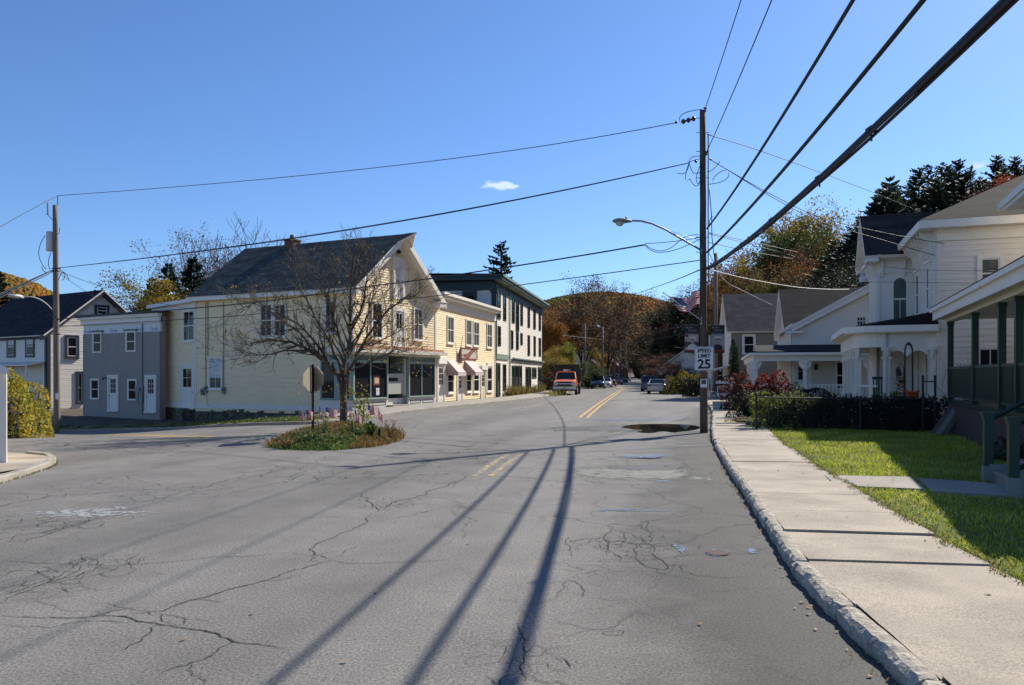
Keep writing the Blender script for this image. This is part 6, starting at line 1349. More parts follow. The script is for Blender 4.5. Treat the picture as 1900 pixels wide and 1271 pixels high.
# ================= trees
TR=random.Random(21)
def rot_about(d,ang,r=TR):
    a=d.orthogonal().normalized(); a.rotate(Matrix.Rotation(r.uniform(0,6.283),3,d)); q=d.copy(); q.rotate(Matrix.Rotation(ang,3,a)); return q
def grow(mb,p,d,L_,r,lv,tips,r_,up=.12,wig=.25,minr=.004,nseg=4,split=(2,4),sides=None,ratio=.68,droop=0.,spread=(.35,.9)):
    pts=[p.copy()]; rad=[r]; d=d.normalized()
    for i in range(nseg):
        d=(d+Vector((r_.uniform(-wig,wig),r_.uniform(-wig,wig),r_.uniform(-wig,wig)+up-droop*(i/nseg)))*.5).normalized(); p=p+d*(L_/nseg); pts.append(p.copy()); rad.append(max(minr,r*(1-.55*(i+1)/nseg)))
    mb.tube(pts,rad,sides or (7 if r>.05 else 5 if r>.02 else 3),0,cap=False)
    if lv<=0: tips.append((p,d)); tips.append((pts[len(pts)//2],d)); return
    n=r_.randint(*split)
    for k in range(n):
        i=r_.randint(1,nseg) if k else nseg
        grow(mb,pts[i],rot_about(d,r_.uniform(*spread)*(.5 if k==0 else 1),r_),L_*ratio*r_.uniform(.75,1.15),max(minr,rad[i]*(.85 if k==0 else .6)),lv-1,tips,r_,up,wig,minr,nseg if lv>2 else 3,split,None,ratio,droop,spread)
def leafq(mb,c,s,r_,flat=0.,fold=True):
    n=Vector((r_.gauss(0,1),r_.gauss(0,1),r_.gauss(0,1)+flat*2)).normalized(); a=n.orthogonal().normalized(); a.rotate(Matrix.Rotation(r_.uniform(0,6.28),3,n)); b=n.cross(a)
    mb.face([c-a*s*.5,c-b*s*.32+n*s*.08,c+a*s*.5,c+b*s*.32+n*s*.08])
# ---- the bare tree of the island
IB=G(637,800); IB.z=H(IB.x,IB.y)+.15; r_=random.Random(4); D0=IB.y
it=thing('bare_tree','nearly leafless tree with a few yellow leaves on the traffic island','tree',IB)
mb=MB(); tips=[]
I=lambda px,py,dd=0: Pd(px,py,D0+dd)
tr=[(637,806,0),(637,790,0),(638,760,.0),(637,735,.02),(637,712,.03)]
mb.tube([I(*p) for p in tr],[.20,.135,.12,.115,.125],12,0,cap=False)
limbs=[([(637,714,0),(622,690,-.2),(600,668,-.5),(575,650,-.8),(540,636,-1.1),(500,628,-1.3),(455,640,-1.4)],.085),
([(637,712,0),(640,680,.1),(648,640,.2),(650,590,.2),(652,540,.15),(652,510,.1),(655,478,0)],.085),
([(640,712,0),(652,680,-.1),(668,650,-.3),(690,615,-.5),(715,580,-.6),(745,555,-.7),(775,545,-.7)],.06),
([(636,706,0),(628,670,.3),(610,630,.6),(585,590,.9),(560,540,1.1),(545,490,1.1)],.065),
([(636,700,0),(640,660,-.4),(625,610,-.9),(610,565,-1.1),(600,530,-1.2),(588,500,-1.2)],.055),
([(645,660,.1),(665,630,.6),(680,590,1.0),(690,560,1.2),(698,525,1.3)],.05),
([(622,690,-.2),(590,640,.2),(550,600,.6),(505,575,.9),(455,560,1.0)],.055),
([(649,620,.2),(668,585,0),(678,540,-.3),(680,505,-.4),(687,480,-.4)],.045),
([(645,690,0),(670,680,-.8),(700,665,-1.4),(735,650,-1.6),(760,655,-1.7)],.035),
([(600,668,-.5),(560,620,-.9),(520,590,-1.3),(480,560,-1.5),(440,575,-1.5)],.045),
([(640,650,.2),(620,590,1.0),(620,540,1.6),(628,500,1.7)],.05),([(648,640,.2),(690,640,1.2),(730,620,1.8),(760,600,1.9)],.04),([(575,650,-.8),(530,650,-1.6),(480,660,-2),(440,650,-2.1)],.035)]
for L0,r0 in limbs:
    V=[I(*p) for p in L0]; pts=[]
    for i in range(len(V)-1):
        for t in range(3):
            q=V[i].lerp(V[i+1],t/3); pts.append(q+Vector((r_.uniform(-.03,.03),r_.uniform(-.03,.03),r_.uniform(-.03,.03))))
    pts.append(V[-1]); n=len(pts); rad=[max(.010,r0*(1-.85*i/(n-1))) for i in range(n)]; mb.tube(pts,rad,7,0,cap=False)
    for i in range(3,n,1):
        for _ in range(3 if i>n*.3 else 1):
            d=(pts[i]-pts[i-1]).normalized(); ln=r_.uniform(.45,1.0)*(1-.35*i/n)
            grow(mb,pts[i],rot_about(d,r_.uniform(.5,1.0),r_)+Vector((0,0,.12)),ln,rad[i]*.5+.003,3 if (i%2 and i>n*.3) else 2,tips,r_,up=.10,wig=.45,minr=.0048,nseg=4,split=(2,3),ratio=.62)
obj('trunk',mb,'bark',it,smooth=True)
mb=MB(); 
for p,d in tips:
    if r_.random()<.02+(.10 if (p.x>IB.x-.6 and p.z<4.6) else 0): 
        for _ in range(r_.randint(1,3)): leafq(mb,p+Vector((r_.gauss(0,.06),r_.gauss(0,.06),r_.gauss(0,.05))),r_.uniform(.05,.09),r_)
for c,n,s in (((590,718),60,(.34,.2,.12)),((650,712),45,(.25,.2,.35)),((655,590),12,(.5,.3,.3)),((700,655),25,(.5,.3,.25)),((640,745),20,(.2,.2,.2)),((680,620),20,(.4,.4,.4)),((665,725),18,(.3,.2,.2))):
    for _ in range(n): q=I(*c)+Vector((r_.gauss(0,s[0]),r_.gauss(0,s[1])-.3,r_.gauss(0,s[2]))); leafq(mb,q,r_.uniform(.06,.10),r_)
obj('leaves',mb,'leaf_yellow',it)
# ---- leafy shoot with green leaves beside the trunk
sh=thing('sapling','young leafy green shoot growing beside the island tree trunk','plant',G(672,797)); mb=MB(); lf=MB(); b=G(672,797)
for k in range(9):
    tpt=Pd(668+r_.uniform(-25,22),r_.uniform(715,760),D0-.2+r_.uniform(-.3,.3)); pts=through(b,tpt,b.lerp(tpt,.5)+Vector((r_.uniform(-.1,.1),0,.12)),6); mb.tube(pts,.006,4,0,cap=False)
    for q in pts[2:]:
        for _ in range(5): leafq(lf,q+Vector((r_.gauss(0,.07),r_.gauss(0,.07),r_.gauss(0,.06))),r_.uniform(.07,.13),r_)
obj('stem',mb,'bark',sh); obj('leaves',lf,'leaf_lime',sh)
# ---- library of trees (local space, height about 1 unit = metre)
def lib_bare(seed,hgt,lv=5,r0=.2,up=.2,spread=(.3,.75),trunk=.3):
    r_=random.Random(seed); mb=MB(); tips=[]; p=Vector((0,0,-.3)); 
    tl=hgt*trunk; pts=[p,Vector((.05,0,tl*.5)),Vector((.0,.05,tl))]; mb.tube(pts,[r0*1.2,r0*.95,r0*.85],7,0,cap=False)
    for k in range(4): grow(mb,pts[-1]-Vector((0,0,tl*.12*k)),rot_about(Vector((0,0,1)),r_.uniform(.1,.75),r_),hgt*.26*r_.uniform(.85,1.2),r0*.55,lv,tips,r_,up=up,wig=.3,minr=.012,nseg=4,split=(2,3),ratio=.76,spread=spread)
    return mb,tips
def mk_tree(name,label,cat,loc,mbT,matT,mbL,matL,group,rz=0,sc=1.):
    t=thing(name,label,cat,(0,0,0),group); t.location=loc; t.rotation_euler=(0,0,rz); t.scale=(sc,)*3
    a=obj('trunk',mbT,matT,t,local=True); 
    if mbL: b=obj('crown',mbL,matL,t,local=True)
    return t
def leaves_from(tips,n,size,seed,jit=.35,frac=1.,flat=.2):
    r_=random.Random(seed); mb=MB()
    for p,d in tips:
        if r_.random()>frac: continue
        for _ in range(n): leafq(mb,p+Vector((r_.gauss(0,jit),r_.gauss(0,jit),r_.gauss(0,jit*.8))),size*r_.uniform(.6,1.3),r_,flat)
    return mb
bareA,tA=lib_bare(1,12,lv=5); bareB,tB=lib_bare(2,12,lv=5,up=.25,spread=(.25,.65)); bareC,tC=lib_bare(5,12,lv=5,up=.1,spread=(.4,.9),trunk=.22)
def norm(mb,tips,hgt,T_=None):
    k=hgt/float(np.percentile([p.z for p,d in tips],96)); mb.v=[(x*k,y*k,z*k) for x,y,z in mb.v]; return [(p*k,d) for p,d in tips]
tA=norm(bareA,tA,12); tB=norm(bareB,tB,12); tC=norm(bareC,tC,12)
leafA=leaves_from(tA,17,.22,1,.42); leafB=leaves_from(tB,17,.22,2,.42); leafC=leaves_from(tC,15,.22,3,.42)
sparseA=leaves_from(tA,7,.13,4,.3,.6); sparseB=leaves_from(tB,7,.13,5,.3,.6); sparseC=leaves_from(tC,20,.15,6,.34,.95)
print('tree faces',len(bareA.f),len(bareC.f),len(leafA.f),len(tA))
def lib_conifer(seed,hgt,base=.24,dens=1.,droop=-.15,irr=.15,tip=1.,clump=.28):
    """narrow spruce or ragged pine made of branch plumes"""
    r_=random.Random(seed); T_=MB(); L_=MB(); T_.tube([Vector((0,0,-.3)),Vector((0,0,hgt*.5)),Vector((0,0,hgt*.99))],[hgt*.014+.05,hgt*.009+.03,.015],7,0,cap=False)
    z=hgt*.08
    while z<hgt*.985:
        fr=(z/hgt); R_=hgt*base*(1-fr)**.8*(r_.uniform(1-irr,1+irr))+.12; nb=max(4,int((7+4*r_.random())*dens*(1.-.45*fr)))
        for k in range(nb):
            a=r_.uniform(0,6.283); ln=R_*r_.uniform(1-irr*1.6,1+irr); e=Vector((math.cos(a),math.sin(a),droop+.35*fr)); st=Vector((0,0,z+r_.uniform(-.15,.15)))
            if ln>.6: T_.tube([st,st+e*ln*.9],[.02+.006*ln,.008],3,0,cap=False)
            m=int(max(3,ln/clump*1.15)); side=Vector((-e.y,e.x,0)).normalized()
            for j in range(m):
                t=(j+.6)/m; w=(.20+.34*ln*.5)*(1-t*.75)*clump*3.0; c=st+e*ln*t
                for sg in (-1,1):
                    L_.face([c-e*.12*ln/m,c+side*sg*w*r_.uniform(.6,1.1)+e*ln/m*.8+Vector((0,0,r_.uniform(-.10,.02))),c+e*ln/m*1.5+Vector((0,0,r_.uniform(0,.07)))])
                L_.face([c+Vector((0,0,.0)),c+e*ln/m*.9+Vector((0,0,-.16-.1*r_.random())),c+e*ln/m*1.6])
        z+=hgt*.028*(1.15-.5*fr)*r_.uniform(.8,1.2)/max(.5,dens)*(1 if hgt>8 else 1.2)
    return T_,L_
spr=lib_conifer(3,10,base=.21,dens=1.3,irr=.12,clump=.26); pinA=lib_conifer(4,18,base=.22,dens=1.25,droop=.12,irr=.42,clump=.40); pinB=lib_conifer(8,18,base=.19,dens=1.05,droop=.2,irr=.5,clump=.40); firn=lib_conifer(12,12,base=.13,dens=1.1,irr=.35,clump=.22,droop=.1)
print('conifer',len(spr[1].f),len(pinA[1].f),len(firn[1].f))
SRC={}
def src(key,T_,L_,mT,mL):
    """first of a kind is built, later ones are copies of it and its parts"""
    return (key,T_,L_,mT,mL)
K={'spruce':(spr[0],spr[1],'bark_dark'),'pineA':(pinA[0],pinA[1],'bark_dark'),'pineB':(pinB[0],pinB[1],'bark_dark'),'fir':(firn[0],firn[1],'bark_dark'),
 'leafA':(bareA,leafA,'bark_dark'),'leafB':(bareB,leafB,'bark_dark'),'leafC':(bareC,leafC,'bark_dark'),'sparA':(bareA,sparseA,'bark_grey'),'sparB':(bareB,sparseB,'bark_grey'),'sparC':(bareC,sparseC,'bark_grey'),'bareA':(bareA,None,'bark_grey'),'bareB':(bareB,None,'bark_grey')}
MESH={}
def plant(kind,matL,name,label,x,y,sc,group=None,rz=None,z=None,sxy=1.,matT=None):
    T_,L_,mT=K[kind]; mT=matT or mT
    if rz is None: rz=TR.uniform(0,6.28)
    kT=(id(T_),mT); kL=(id(L_),matL)
    if kT not in MESH: MESH[kT]=mesh_of('trunk',T_,[mT])
    if L_ is not None and kL not in MESH: MESH[kL]=mesh_of('crown',L_,[matL])
    o=bpy.data.objects.new(name,None); COL.objects.link(o); zz=float(T(x,y)) if z is None else z; o.location=(x,y,zz-.1); o.rotation_euler=(0,0,rz); o.scale=(sc*sxy,sc*sxy,sc); meta(o,label,'tree',group)
    c=bpy.data.objects.new('trunk',MESH[kT]); COL.objects.link(c); c.parent=o
    if L_ is not None: c=bpy.data.objects.new('crown',MESH[kL]); COL.objects.link(c); c.parent=o
    return o
def at(px,top,d,hgt,base_h=None):
    """tree whose top is seen at (px,top): returns x,y,scale for a model of height hgt standing on the ground"""
    p=Pd(px,top,d); g=float(T(p.x,p.y)); return p.x,p.y,max(.3,(p.z-g)/hgt)
def pl(kind,matL,name,label,px,top,d,group=None,hgt=12,sxy=1.,**k):
    x,y,s=at(px,top,d,hgt); return plant(kind,matL,name,label,x,y,s,group,sxy=sxy,**k)
# behind the left buildings
pl('spruce','leaf_spruce','spruce_tree','short dark spruce left of the pair behind the grey building',312,484,80,hgt=10)
pl('spruce','leaf_spruce','spruce_tree','taller dark spruce just left of the yellow building roof',360,474,78,hgt=10,sxy=1.15); pl('spruce','leaf_spruce','spruce_tree','small far spruce top at the left of the spruce pair',283,512,88,hgt=10)
pl('sparA','leaf_rust','bare_tree','bare tree with rusty leaves behind the two dark spruces',338,448,96,sxy=1.5); pl('bareB',None,'bare_tree','leafless grey tree rising behind the slate roof, left one',425,436,100,sxy=1.5); pl('bareA',None,'bare_tree','leafless grey tree rising behind the slate roof, right one',478,434,104,sxy=1.5)
pl('sparB','leaf_rust','bare_tree','thin rusty tree between the spruce and the slate roof',388,455,102)
pl('leafC','leaf_olive','leafy_tree','olive green tree behind the grey building roof, left',238,528,75,sxy=1.1); pl('leafA','leaf_yellow','leafy_tree','golden tree behind the grey building roof, right',292,532,74,sxy=1.1); pl('leafB','leaf_olive','leafy_tree','small olive tree touching the yellow wing roof',330,560,72,sxy=1.3)
pl('spruce','leaf_dark','spruce_tree','dark spruce above the left edge house roof',-6,500,95,sxy=1.3,hgt=10)
pl('fir','leaf_spruce','fir_tree','lone dark fir standing above the green cornice building',930,446,112,hgt=12,sxy=1.55)
# down the street, left side
pl('leafA','leaf_orange','leafy_tree','orange tree right of the three-storey building',1022,585,104,sxy=1.0); pl('leafB','leaf_orange','leafy_tree','taller orange tree behind the dark roofed house',1040,600,120,sxy=1.1)
pl('leafC','leaf_yellow','leafy_tree','yellow tree beside the dump truck',1034,648,94,sxy=1.3); pl('leafA','leaf_lime','leafy_tree','lime green tree behind the dump truck',1050,640,103,sxy=.9); pl('leafB','leaf_olive','leafy_tree','low rusty bush tree at the white fence',1012,690,90,sxy=1.9)
pl('sparC','leaf_brown','bare_tree','largest brown tree with withered leaves in the street centre view',1080,530,126,sxy=1.35,matT='bark_dark'); pl('sparC','leaf_brown','bare_tree','wide brown tree right of the largest brown tree',1128,538,132,sxy=1.3,rz=1.,matT='bark_dark'); pl('sparA','leaf_brown','bare_tree','brown withered tree left of the largest brown tree',1055,562,140,sxy=1.1)
pl('sparB','leaf_brown','bare_tree','brown tree above the parked cars',1150,570,165,sxy=1.2)
pl('leafA','leaf_yellow','leafy_tree','yellow tree behind the parked blue car',1106,650,150,sxy=1.1); pl('leafB','leaf_orange','leafy_tree','orange tree behind the red pickup',1125,660,190,sxy=1.2); pl('leafC','leaf_scarlet','leafy_tree','small bright scarlet tree at the end of the parked cars',1163,684,205,sxy=1.3)
pl('leafA','leaf_orange','leafy_tree','orange tree left of the scarlet tree',1146,672,215,sxy=1.2); pl('leafC','leaf_green','leafy_tree','low green bush tree behind the dump truck pole',1092,694,108,sxy=2.2)
# down the street, right side: dark wood standing over the road
G_='dark trees standing over the far end of the road'; k=0
for px,top,d,kind,m_ in ((1178,640,330,'leafB','leaf_olive'),(1190,625,280,'leafA','leaf_olive'),(1170,655,400,'leafC','leaf_dark'),(1160,650,380,'leafB','leaf_olive'),(1183,650,360,'leafC','leaf_dark'),(1200,600,230,'leafC','leaf_dark'),(1208,612,200,'leafA','leaf_dark'),(1222,590,190,'pineA','leaf_pine'),(1236,585,180,'leafB','leaf_dark'),(1250,578,175,'leafC','leaf_dark'),(1266,575,165,'leafA','leaf_dark'),(1215,580,260,'sparB','leaf_brown'),(1232,566,240,'sparA','leaf_brown'),(1254,562,220,'sparB','leaf_brown'),(1280,560,160,'leafB','leaf_dark'),(1292,545,170,'sparC','leaf_rust'),(1310,520,150,'pineA','leaf_pine'),(1275,540,210,'sparA','leaf_rust'),(1330,540,140,'leafC','leaf_dark'),(1345,515,150,'sparB','leaf_orange')):
    pl(kind,m_,'leafy_tree' if 'leaf' in kind else 'pine_tree' if 'pine' in kind else 'bare_tree','dark tree standing over the right side of the far road end',px,top,d,group=G_,hgt=18 if 'pine' in kind else 12,sxy=1.25)
pl('leafC','leaf_rust','leafy_tree','small dusky red tree behind the silver sedan',1237,662,92,sxy=1.9); pl('leafC','leaf_rust','leafy_tree','smaller dusky red tree left of the sign post',1262,672,98,sxy=1.6)
# the wooded slope on the right
G2='autumn trees on the right slope behind the cottages'; L2='golden and rusty tree on the slope behind the taupe house and cottage'
for px,top,d,kind,m_ in ((1362,505,125,'leafB','leaf_orange'),(1380,490,118,'leafA','leaf_orange'),(1398,498,112,'leafC','leaf_yellow'),(1372,530,100,'sparC','leaf_orange'),(1415,484,120,'leafC','leaf_olive'),(1435,478,115,'leafB','leaf_olive'),(1452,462,112,'leafA','leaf_olive'),(1470,452,108,'leafC','leaf_olive'),(1492,448,105,'leafB','leaf_green'),(1500,424,120,'leafA','leaf_yellow'),(1515,416,118,'leafB','leaf_yellow'),(1535,408,122,'sparB','leaf_yellow'),(1425,520,95,'sparC','leaf_rust'),(1455,510,92,'leafC','leaf_orange'),(1480,500,90,'sparC','leaf_orange'),(1340,545,110,'sparB','leaf_orange'),(1400,530,90,'leafB','leaf_olive'),(1500,480,95,'sparC','leaf_rust')):
    pl(kind,m_,'autumn_tree',L2,px,top,d,group=G2)
G3='pines along the top of the right slope'; L3='tall ragged dark pine on the skyline of the right slope'
for px,top,d,kind in ((1592,400,104,'pineB'),(1622,372,100,'pineB'),(1650,325,104,'pineA'),(1668,345,98,'pineA'),(1705,308,102,'pineA'),(1722,302,108,'pineB'),(1690,330,110,'pineB'),(1752,298,100,'pineA'),(1775,292,104,'pineA'),(1800,305,98,'pineB'),(1735,325,94,'pineA'),(1790,318,92,'pineA'),(1765,310,96,'pineB'),(1848,284,100,'pineA'),(1862,300,95,'pineB'),(1882,286,98,'spruce2'),(1640,350,93,'pineA'),(1610,395,96,'pineA'),(1560,455,98,'pineB'),(1905,300,97,'pineA'),(1935,310,97,'pineB'),(1820,325,95,'pineA'),(1545,440,108,'pineA'),(1578,425,88,'pineA'),(1600,396,86,'pineB'),(1628,362,86,'pineA'),(1645,338,88,'pineA'),(1662,350,86,'pineB'),(1560,450,86,'pineB')):
    kd='pineA' if kind=='spruce2' else kind; pl(kd,'leaf_pine' if TR.random()<.7 else 'leaf_spruce','pine_tree',L3,px,top,d,group=G3,hgt=18,sxy=1.15)
pl('leafA','leaf_scarlet','leafy_tree','scarlet maple top peeking beside the near house eave',1880,342,84,sxy=.8); pl('leafB','leaf_rust','leafy_tree','rusty maple on the slope between pines and near roof',1835,368,88,sxy=.9)
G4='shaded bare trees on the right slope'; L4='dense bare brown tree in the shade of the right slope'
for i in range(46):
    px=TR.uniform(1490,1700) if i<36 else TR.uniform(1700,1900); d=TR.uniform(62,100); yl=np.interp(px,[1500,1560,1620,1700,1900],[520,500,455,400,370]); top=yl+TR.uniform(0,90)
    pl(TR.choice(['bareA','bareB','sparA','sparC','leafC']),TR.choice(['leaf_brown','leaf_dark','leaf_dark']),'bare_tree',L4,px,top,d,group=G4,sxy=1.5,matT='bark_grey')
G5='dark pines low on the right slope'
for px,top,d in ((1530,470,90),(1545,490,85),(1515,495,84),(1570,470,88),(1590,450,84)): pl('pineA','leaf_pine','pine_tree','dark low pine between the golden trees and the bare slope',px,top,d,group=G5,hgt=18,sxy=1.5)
# ---- the far wooded hills: one mass of crowns
mat('wood_tint',(1,1,1),rough=1.,attr='tint',spec=0.)
def wood(name,N,xr,yr,keep,cols_,sz=(3.2,6.5),seed=0):
    rg=np.random.default_rng(seed); base=[]; t_=(1+5**.5)/2
    ico=np.array([(-1,t_,0),(1,t_,0),(-1,-t_,0),(1,-t_,0),(0,-1,t_),(0,1,t_),(0,-1,-t_),(0,1,-t_),(t_,0,-1),(t_,0,1),(-t_,0,-1),(-t_,0,1)])/1.9
    fc=np.array([(0,11,5),(0,5,1),(0,1,7),(0,7,10),(0,10,11),(1,5,9),(5,11,4),(11,10,2),(10,7,6),(7,1,8),(3,9,4),(3,4,2),(3,2,6),(3,6,8),(3,8,9),(4,9,5),(2,4,11),(6,2,10),(8,6,7),(9,8,1)])
    V=[];Fc=[];C=[]; n=0; cols_=np.array(cols_)
    while n<N:
        x=rg.uniform(*xr); y=rg.uniform(*yr)
        if not keep(x,y): continue
        s=rg.uniform(*sz); z=float(T(x,y)); pt=.5+.5*math.sin(x*.021+1.3*math.sin(y*.017))*math.cos(y*.013+x*.008); ci=(cols_[rg.integers(len(cols_))]*.55+cols_[int(pt*(len(cols_)-.01))]*.45)*rg.uniform(.8,1.2)
        for k in range(1):
            q=ico*(1+rg.uniform(-.22,.22,(12,1)))*np.array([s*.55,s*.55,s*.7])*(1-.18*k)+np.array([x+rg.uniform(-.4,.4)*s,y+rg.uniform(-.4,.4)*s,z+s*(.7+.35*k)])
            V.append(q); Fc.append(fc+12*len(C)); C.append(ci*rg.uniform(.8,1.2))
        n+=1
    V=np.concatenate(V); Fc=np.concatenate(Fc); C=(1.9 if 'far_hill' in name else 1.4 if 'hill' in name else 1.)*np.repeat(np.array(C),12,0)*rg.uniform(.88,1.12,(len(V),1)); C=np.concatenate([C,np.ones((len(C),1))],1)
    me=bpy.data.meshes.new(name); me.vertices.add(len(V)); me.vertices.foreach_set('co',V.ravel()); me.loops.add(Fc.size); me.loops.foreach_set('vertex_index',Fc.ravel()); me.polygons.add(len(Fc)); me.polygons.foreach_set('loop_start',np.arange(0,Fc.size,3)); me.update(); me.validate()
    ca=me.color_attributes.new('tint','FLOAT_COLOR','POINT'); ca.data.foreach_set('color',C.astype(np.float32).ravel()); me.materials.append(MATS['wood_tint']); me.polygons.foreach_set('use_smooth',[True]*len(Fc)); o=bpy.data.objects.new(name,me); COL.objects.link(o); meta(o,kind='stuff'); return o
pal=[(.21,.075,.022),(.17,.075,.025),(.12,.055,.022),(.15,.085,.022),(.22,.12,.02),(.09,.055,.022),(.055,.065,.02),(.17,.06,.02),(.10,.045,.02),(.04,.06,.022),(.10,.10,.025)]
wood('far_hill_forest',26000,(-20,420),(560,1010),lambda x,y: (x/y>-.02 and x/y<.40) and hill(x,y)>12,pal,(2.6,4.8),1)
wood('left_hill_forest',9000,(-620,-330),(560,760),lambda x,y: -.75<x/y<-.5,[(.20,.10,.025),(.16,.11,.02),(.10,.10,.02),(.22,.08,.02),(.12,.07,.025),(.06,.07,.02)],(2.4,4.6),2)
wood('valley_wood',900,(20,160),(300,560),lambda x,y: .06<(x/y)<.33 and abs(x/y-.158)>(.012 if y<430 else 0),[(.05,.04,.02),(.03,.035,.015),(.09,.06,.025),(.12,.08,.02),(.04,.05,.02)],(4,8),3)
wood('slope_wood',900,(24,110),(60,170),lambda x,y: .30<x/y<.75 and x-.19*y-8>17 ,[(.05,.035,.025),(.035,.03,.02),(.06,.045,.03),(.03,.035,.018)],(1.6,3.2),4)
# ================= traffic island: ground cover, stop sign, small flags, weeds
def blades(name,pts,hts,cols,wd,lean,seed,kind='stuff',label=None):
    rg=np.random.default_rng(seed); n=len(pts); a=rg.uniform(0,6.283,n); w=wd*rg.uniform(.6,1.3,n); dx=np.cos(a)*w; dy=np.sin(a)*w
    l=lean*rg.uniform(.2,1.2,n)*hts; b=rg.uniform(0,6.283,n)
    V=np.zeros((n,5,3)); P=np.asarray(pts)
    V[:,0]=P+np.stack([-dx,-dy,0*dx],1); V[:,1]=P+np.stack([dx,dy,0*dx],1)
    mid=P+np.stack([np.cos(b)*l*.35,np.sin(b)*l*.35,hts*.6],1); V[:,2]=mid+np.stack([dx*.7,dy*.7,0*dx],1); V[:,3]=mid-np.stack([dx*.7,dy*.7,0*dx],1)
    V[:,4]=P+np.stack([np.cos(b)*l,np.sin(b)*l,hts*(1-.25*rg.random(n))],1)
    i=np.arange(n)*5; me=bpy.data.meshes.new(name)
    loops=np.stack([i,i+1,i+2,i+3,i+3,i+2,i+4],1).ravel(); st=(np.arange(n)[:,None]*7+np.array([[0,4]])).ravel()
    me.vertices.add(n*5); me.vertices.foreach_set('co',V.ravel()); me.loops.add(len(loops)); me.loops.foreach_set('vertex_index',loops.astype(np.int32)); me.polygons.add(2*n); me.polygons.foreach_set('loop_start',st.astype(np.int32)); me.update(); me.validate()
    C=np.repeat(np.concatenate([cols,np.ones((n,1))],1),5,0); C[:,:3]*=np.tile(np.array([.75,.75,.95,.95,1.2]),n)[:,None] if False else 1
    ca=me.color_attributes.new('tint','FLOAT_COLOR','POINT'); ca.data.foreach_set('color',C.astype(np.float32).ravel()); me.materials.append(MATS['grass_tint']); o=bpy.data.objects.new(name,me); COL.objects.link(o); meta(o,label,kind=kind); return o
m=mat('grass_tint',(1,1,1),rough=.5,attr='tint',spec=.3); nt=m.node_tree; N=nt.nodes; L=nt.links; b=N['Principled BSDF']; t=N.new('ShaderNodeBsdfTranslucent'); L.new(b.inputs['Base Color'].links[0].from_socket,t.inputs['Color']); mx=N.new('ShaderNodeMixShader'); mx.inputs[0].default_value=.4; L.new(b.outputs[0],mx.inputs[1]); L.new(t.outputs[0],mx.inputs[2]); L.new(mx.outputs[0],[n for n in N if n.type=='OUTPUT_MATERIAL'][0].inputs[0])
rg=np.random.default_rng(2)
def pick(n,opts,w): 
    idx=rg.choice(len(opts),n,p=np.array(w)/sum(w)); return np.array(opts)[idx]*rg.uniform(.7,1.3,(n,1))
# island cover
pts=[];hs=[];cs=[]
xs=[p[0] for p in ipoly]; ys=[p[1] for p in ipoly]
while len(pts)<15000:
    x=rg.uniform(min(xs)-.25,max(xs)+.3); y=rg.uniform(min(ys)-.2,max(ys)+.2); ins=inside(ipoly,x,y); e=edge_d(x,y)
    if not ins and e>.22*rg.random(): continue
    front=(y<ic.y+.2); zz=H(x,y)+(.26*float(S(e/1.3)) if ins else 0)
    mid=e>.85 and rg.random()<.72
    if mid: continue
    pts.append((x,y,zz)); u=(x-min(xs))/(max(xs)-min(xs))
    gr=(front and .18<u<.78 and e<1.3)
    if gr: hs.append(rg.uniform(.05,.13)); cs.append(np.array([(.07,.15,.02),(.11,.20,.03),(.05,.11,.02),(.15,.20,.04)][rg.integers(4)])*rg.uniform(.7,1.3))
    else: hs.append(rg.uniform(.05,.22 if u>.8 or u<.2 else .15)); cs.append(np.array([(.26,.17,.06),(.20,.13,.05),(.12,.12,.03),(.30,.20,.05),(.14,.08,.04)][rg.integers(5)])*rg.uniform(.7,1.3))
blades('island_grass',np.array(pts),np.array(hs),np.array(cs),.012,.7,3)
mb=MB(); r_=random.Random(8)
for _ in range(2600):
    k=r_.random(); x=r_.uniform(min(xs),max(xs)); y=r_.uniform(min(ys),max(ys))
    if not inside(ipoly,x,y): continue
    e=edge_d(x,y); leafq(mb,Vector((x,y,H(x,y)+.26*float(S(e/1.3))+r_.uniform(.01,.10))),r_.uniform(.05,.11),r_,.5)
meta(obj('ground_cover',mb,'leaf_dry',local=True),kind='stuff')
mb=MB()
for _ in range(3200):
    x=r_.uniform(min(xs)+.5,max(xs)-.8); y=r_.uniform(min(ys),ic.y+.25)
    if not inside(ipoly,x,y): continue
    e=edge_d(x,y)
    if e>1.0: continue
    leafq(mb,Vector((x,y,H(x,y)+.26*float(S(e/1.3))+r_.uniform(.02,.11))),r_.uniform(.05,.10),r_,1.)
meta(obj('ground_cover',mb,'leaf_island',local=True),kind='stuff')
IZ=lambda x,y: H(x,y)+(.26*float(S(edge_d(x,y)/1.3)) if inside(ipoly,x,y) else 0)
def onisl(px,py):
    p=G(px,py,.2); return Vector((p.x,p.y,IZ(p.x,p.y)))
# clumps of weeds on the island
def weed(px,py,hpx,label,mat_='leaf_dry',n=14,w=.12,blade=True,name='weed_clump',leaf=.05):
    b=onisl(px,py) if 495<px<745 else G(px,py); d=b.y; hh=hpx*d/F; t=thing(name,label,'plant',b); mb=MB(); lf=MB()
    for k in range(n):
        e=b+Vector((r_.gauss(0,w),r_.gauss(0,w),hh*r_.uniform(.5,1.05))); pts=through(b+Vector((r_.gauss(0,w*.3),r_.gauss(0,w*.3),0)),e,b.lerp(e,.5)+Vector((r_.gauss(0,.03),0,.03)),5); mb.tube(pts,[.006,.006,.005,.004,.003,.002],3,0,cap=False)
        for q in pts[1:]:
            for _ in range(3): leafq(lf,q+Vector((r_.gauss(0,w*.25),r_.gauss(0,w*.25),r_.gauss(0,.02))),r_.uniform(leaf*.7,leaf*1.5),r_,0)
    obj('stem',mb,mat_,t); obj('leaves',lf,mat_,t); return t
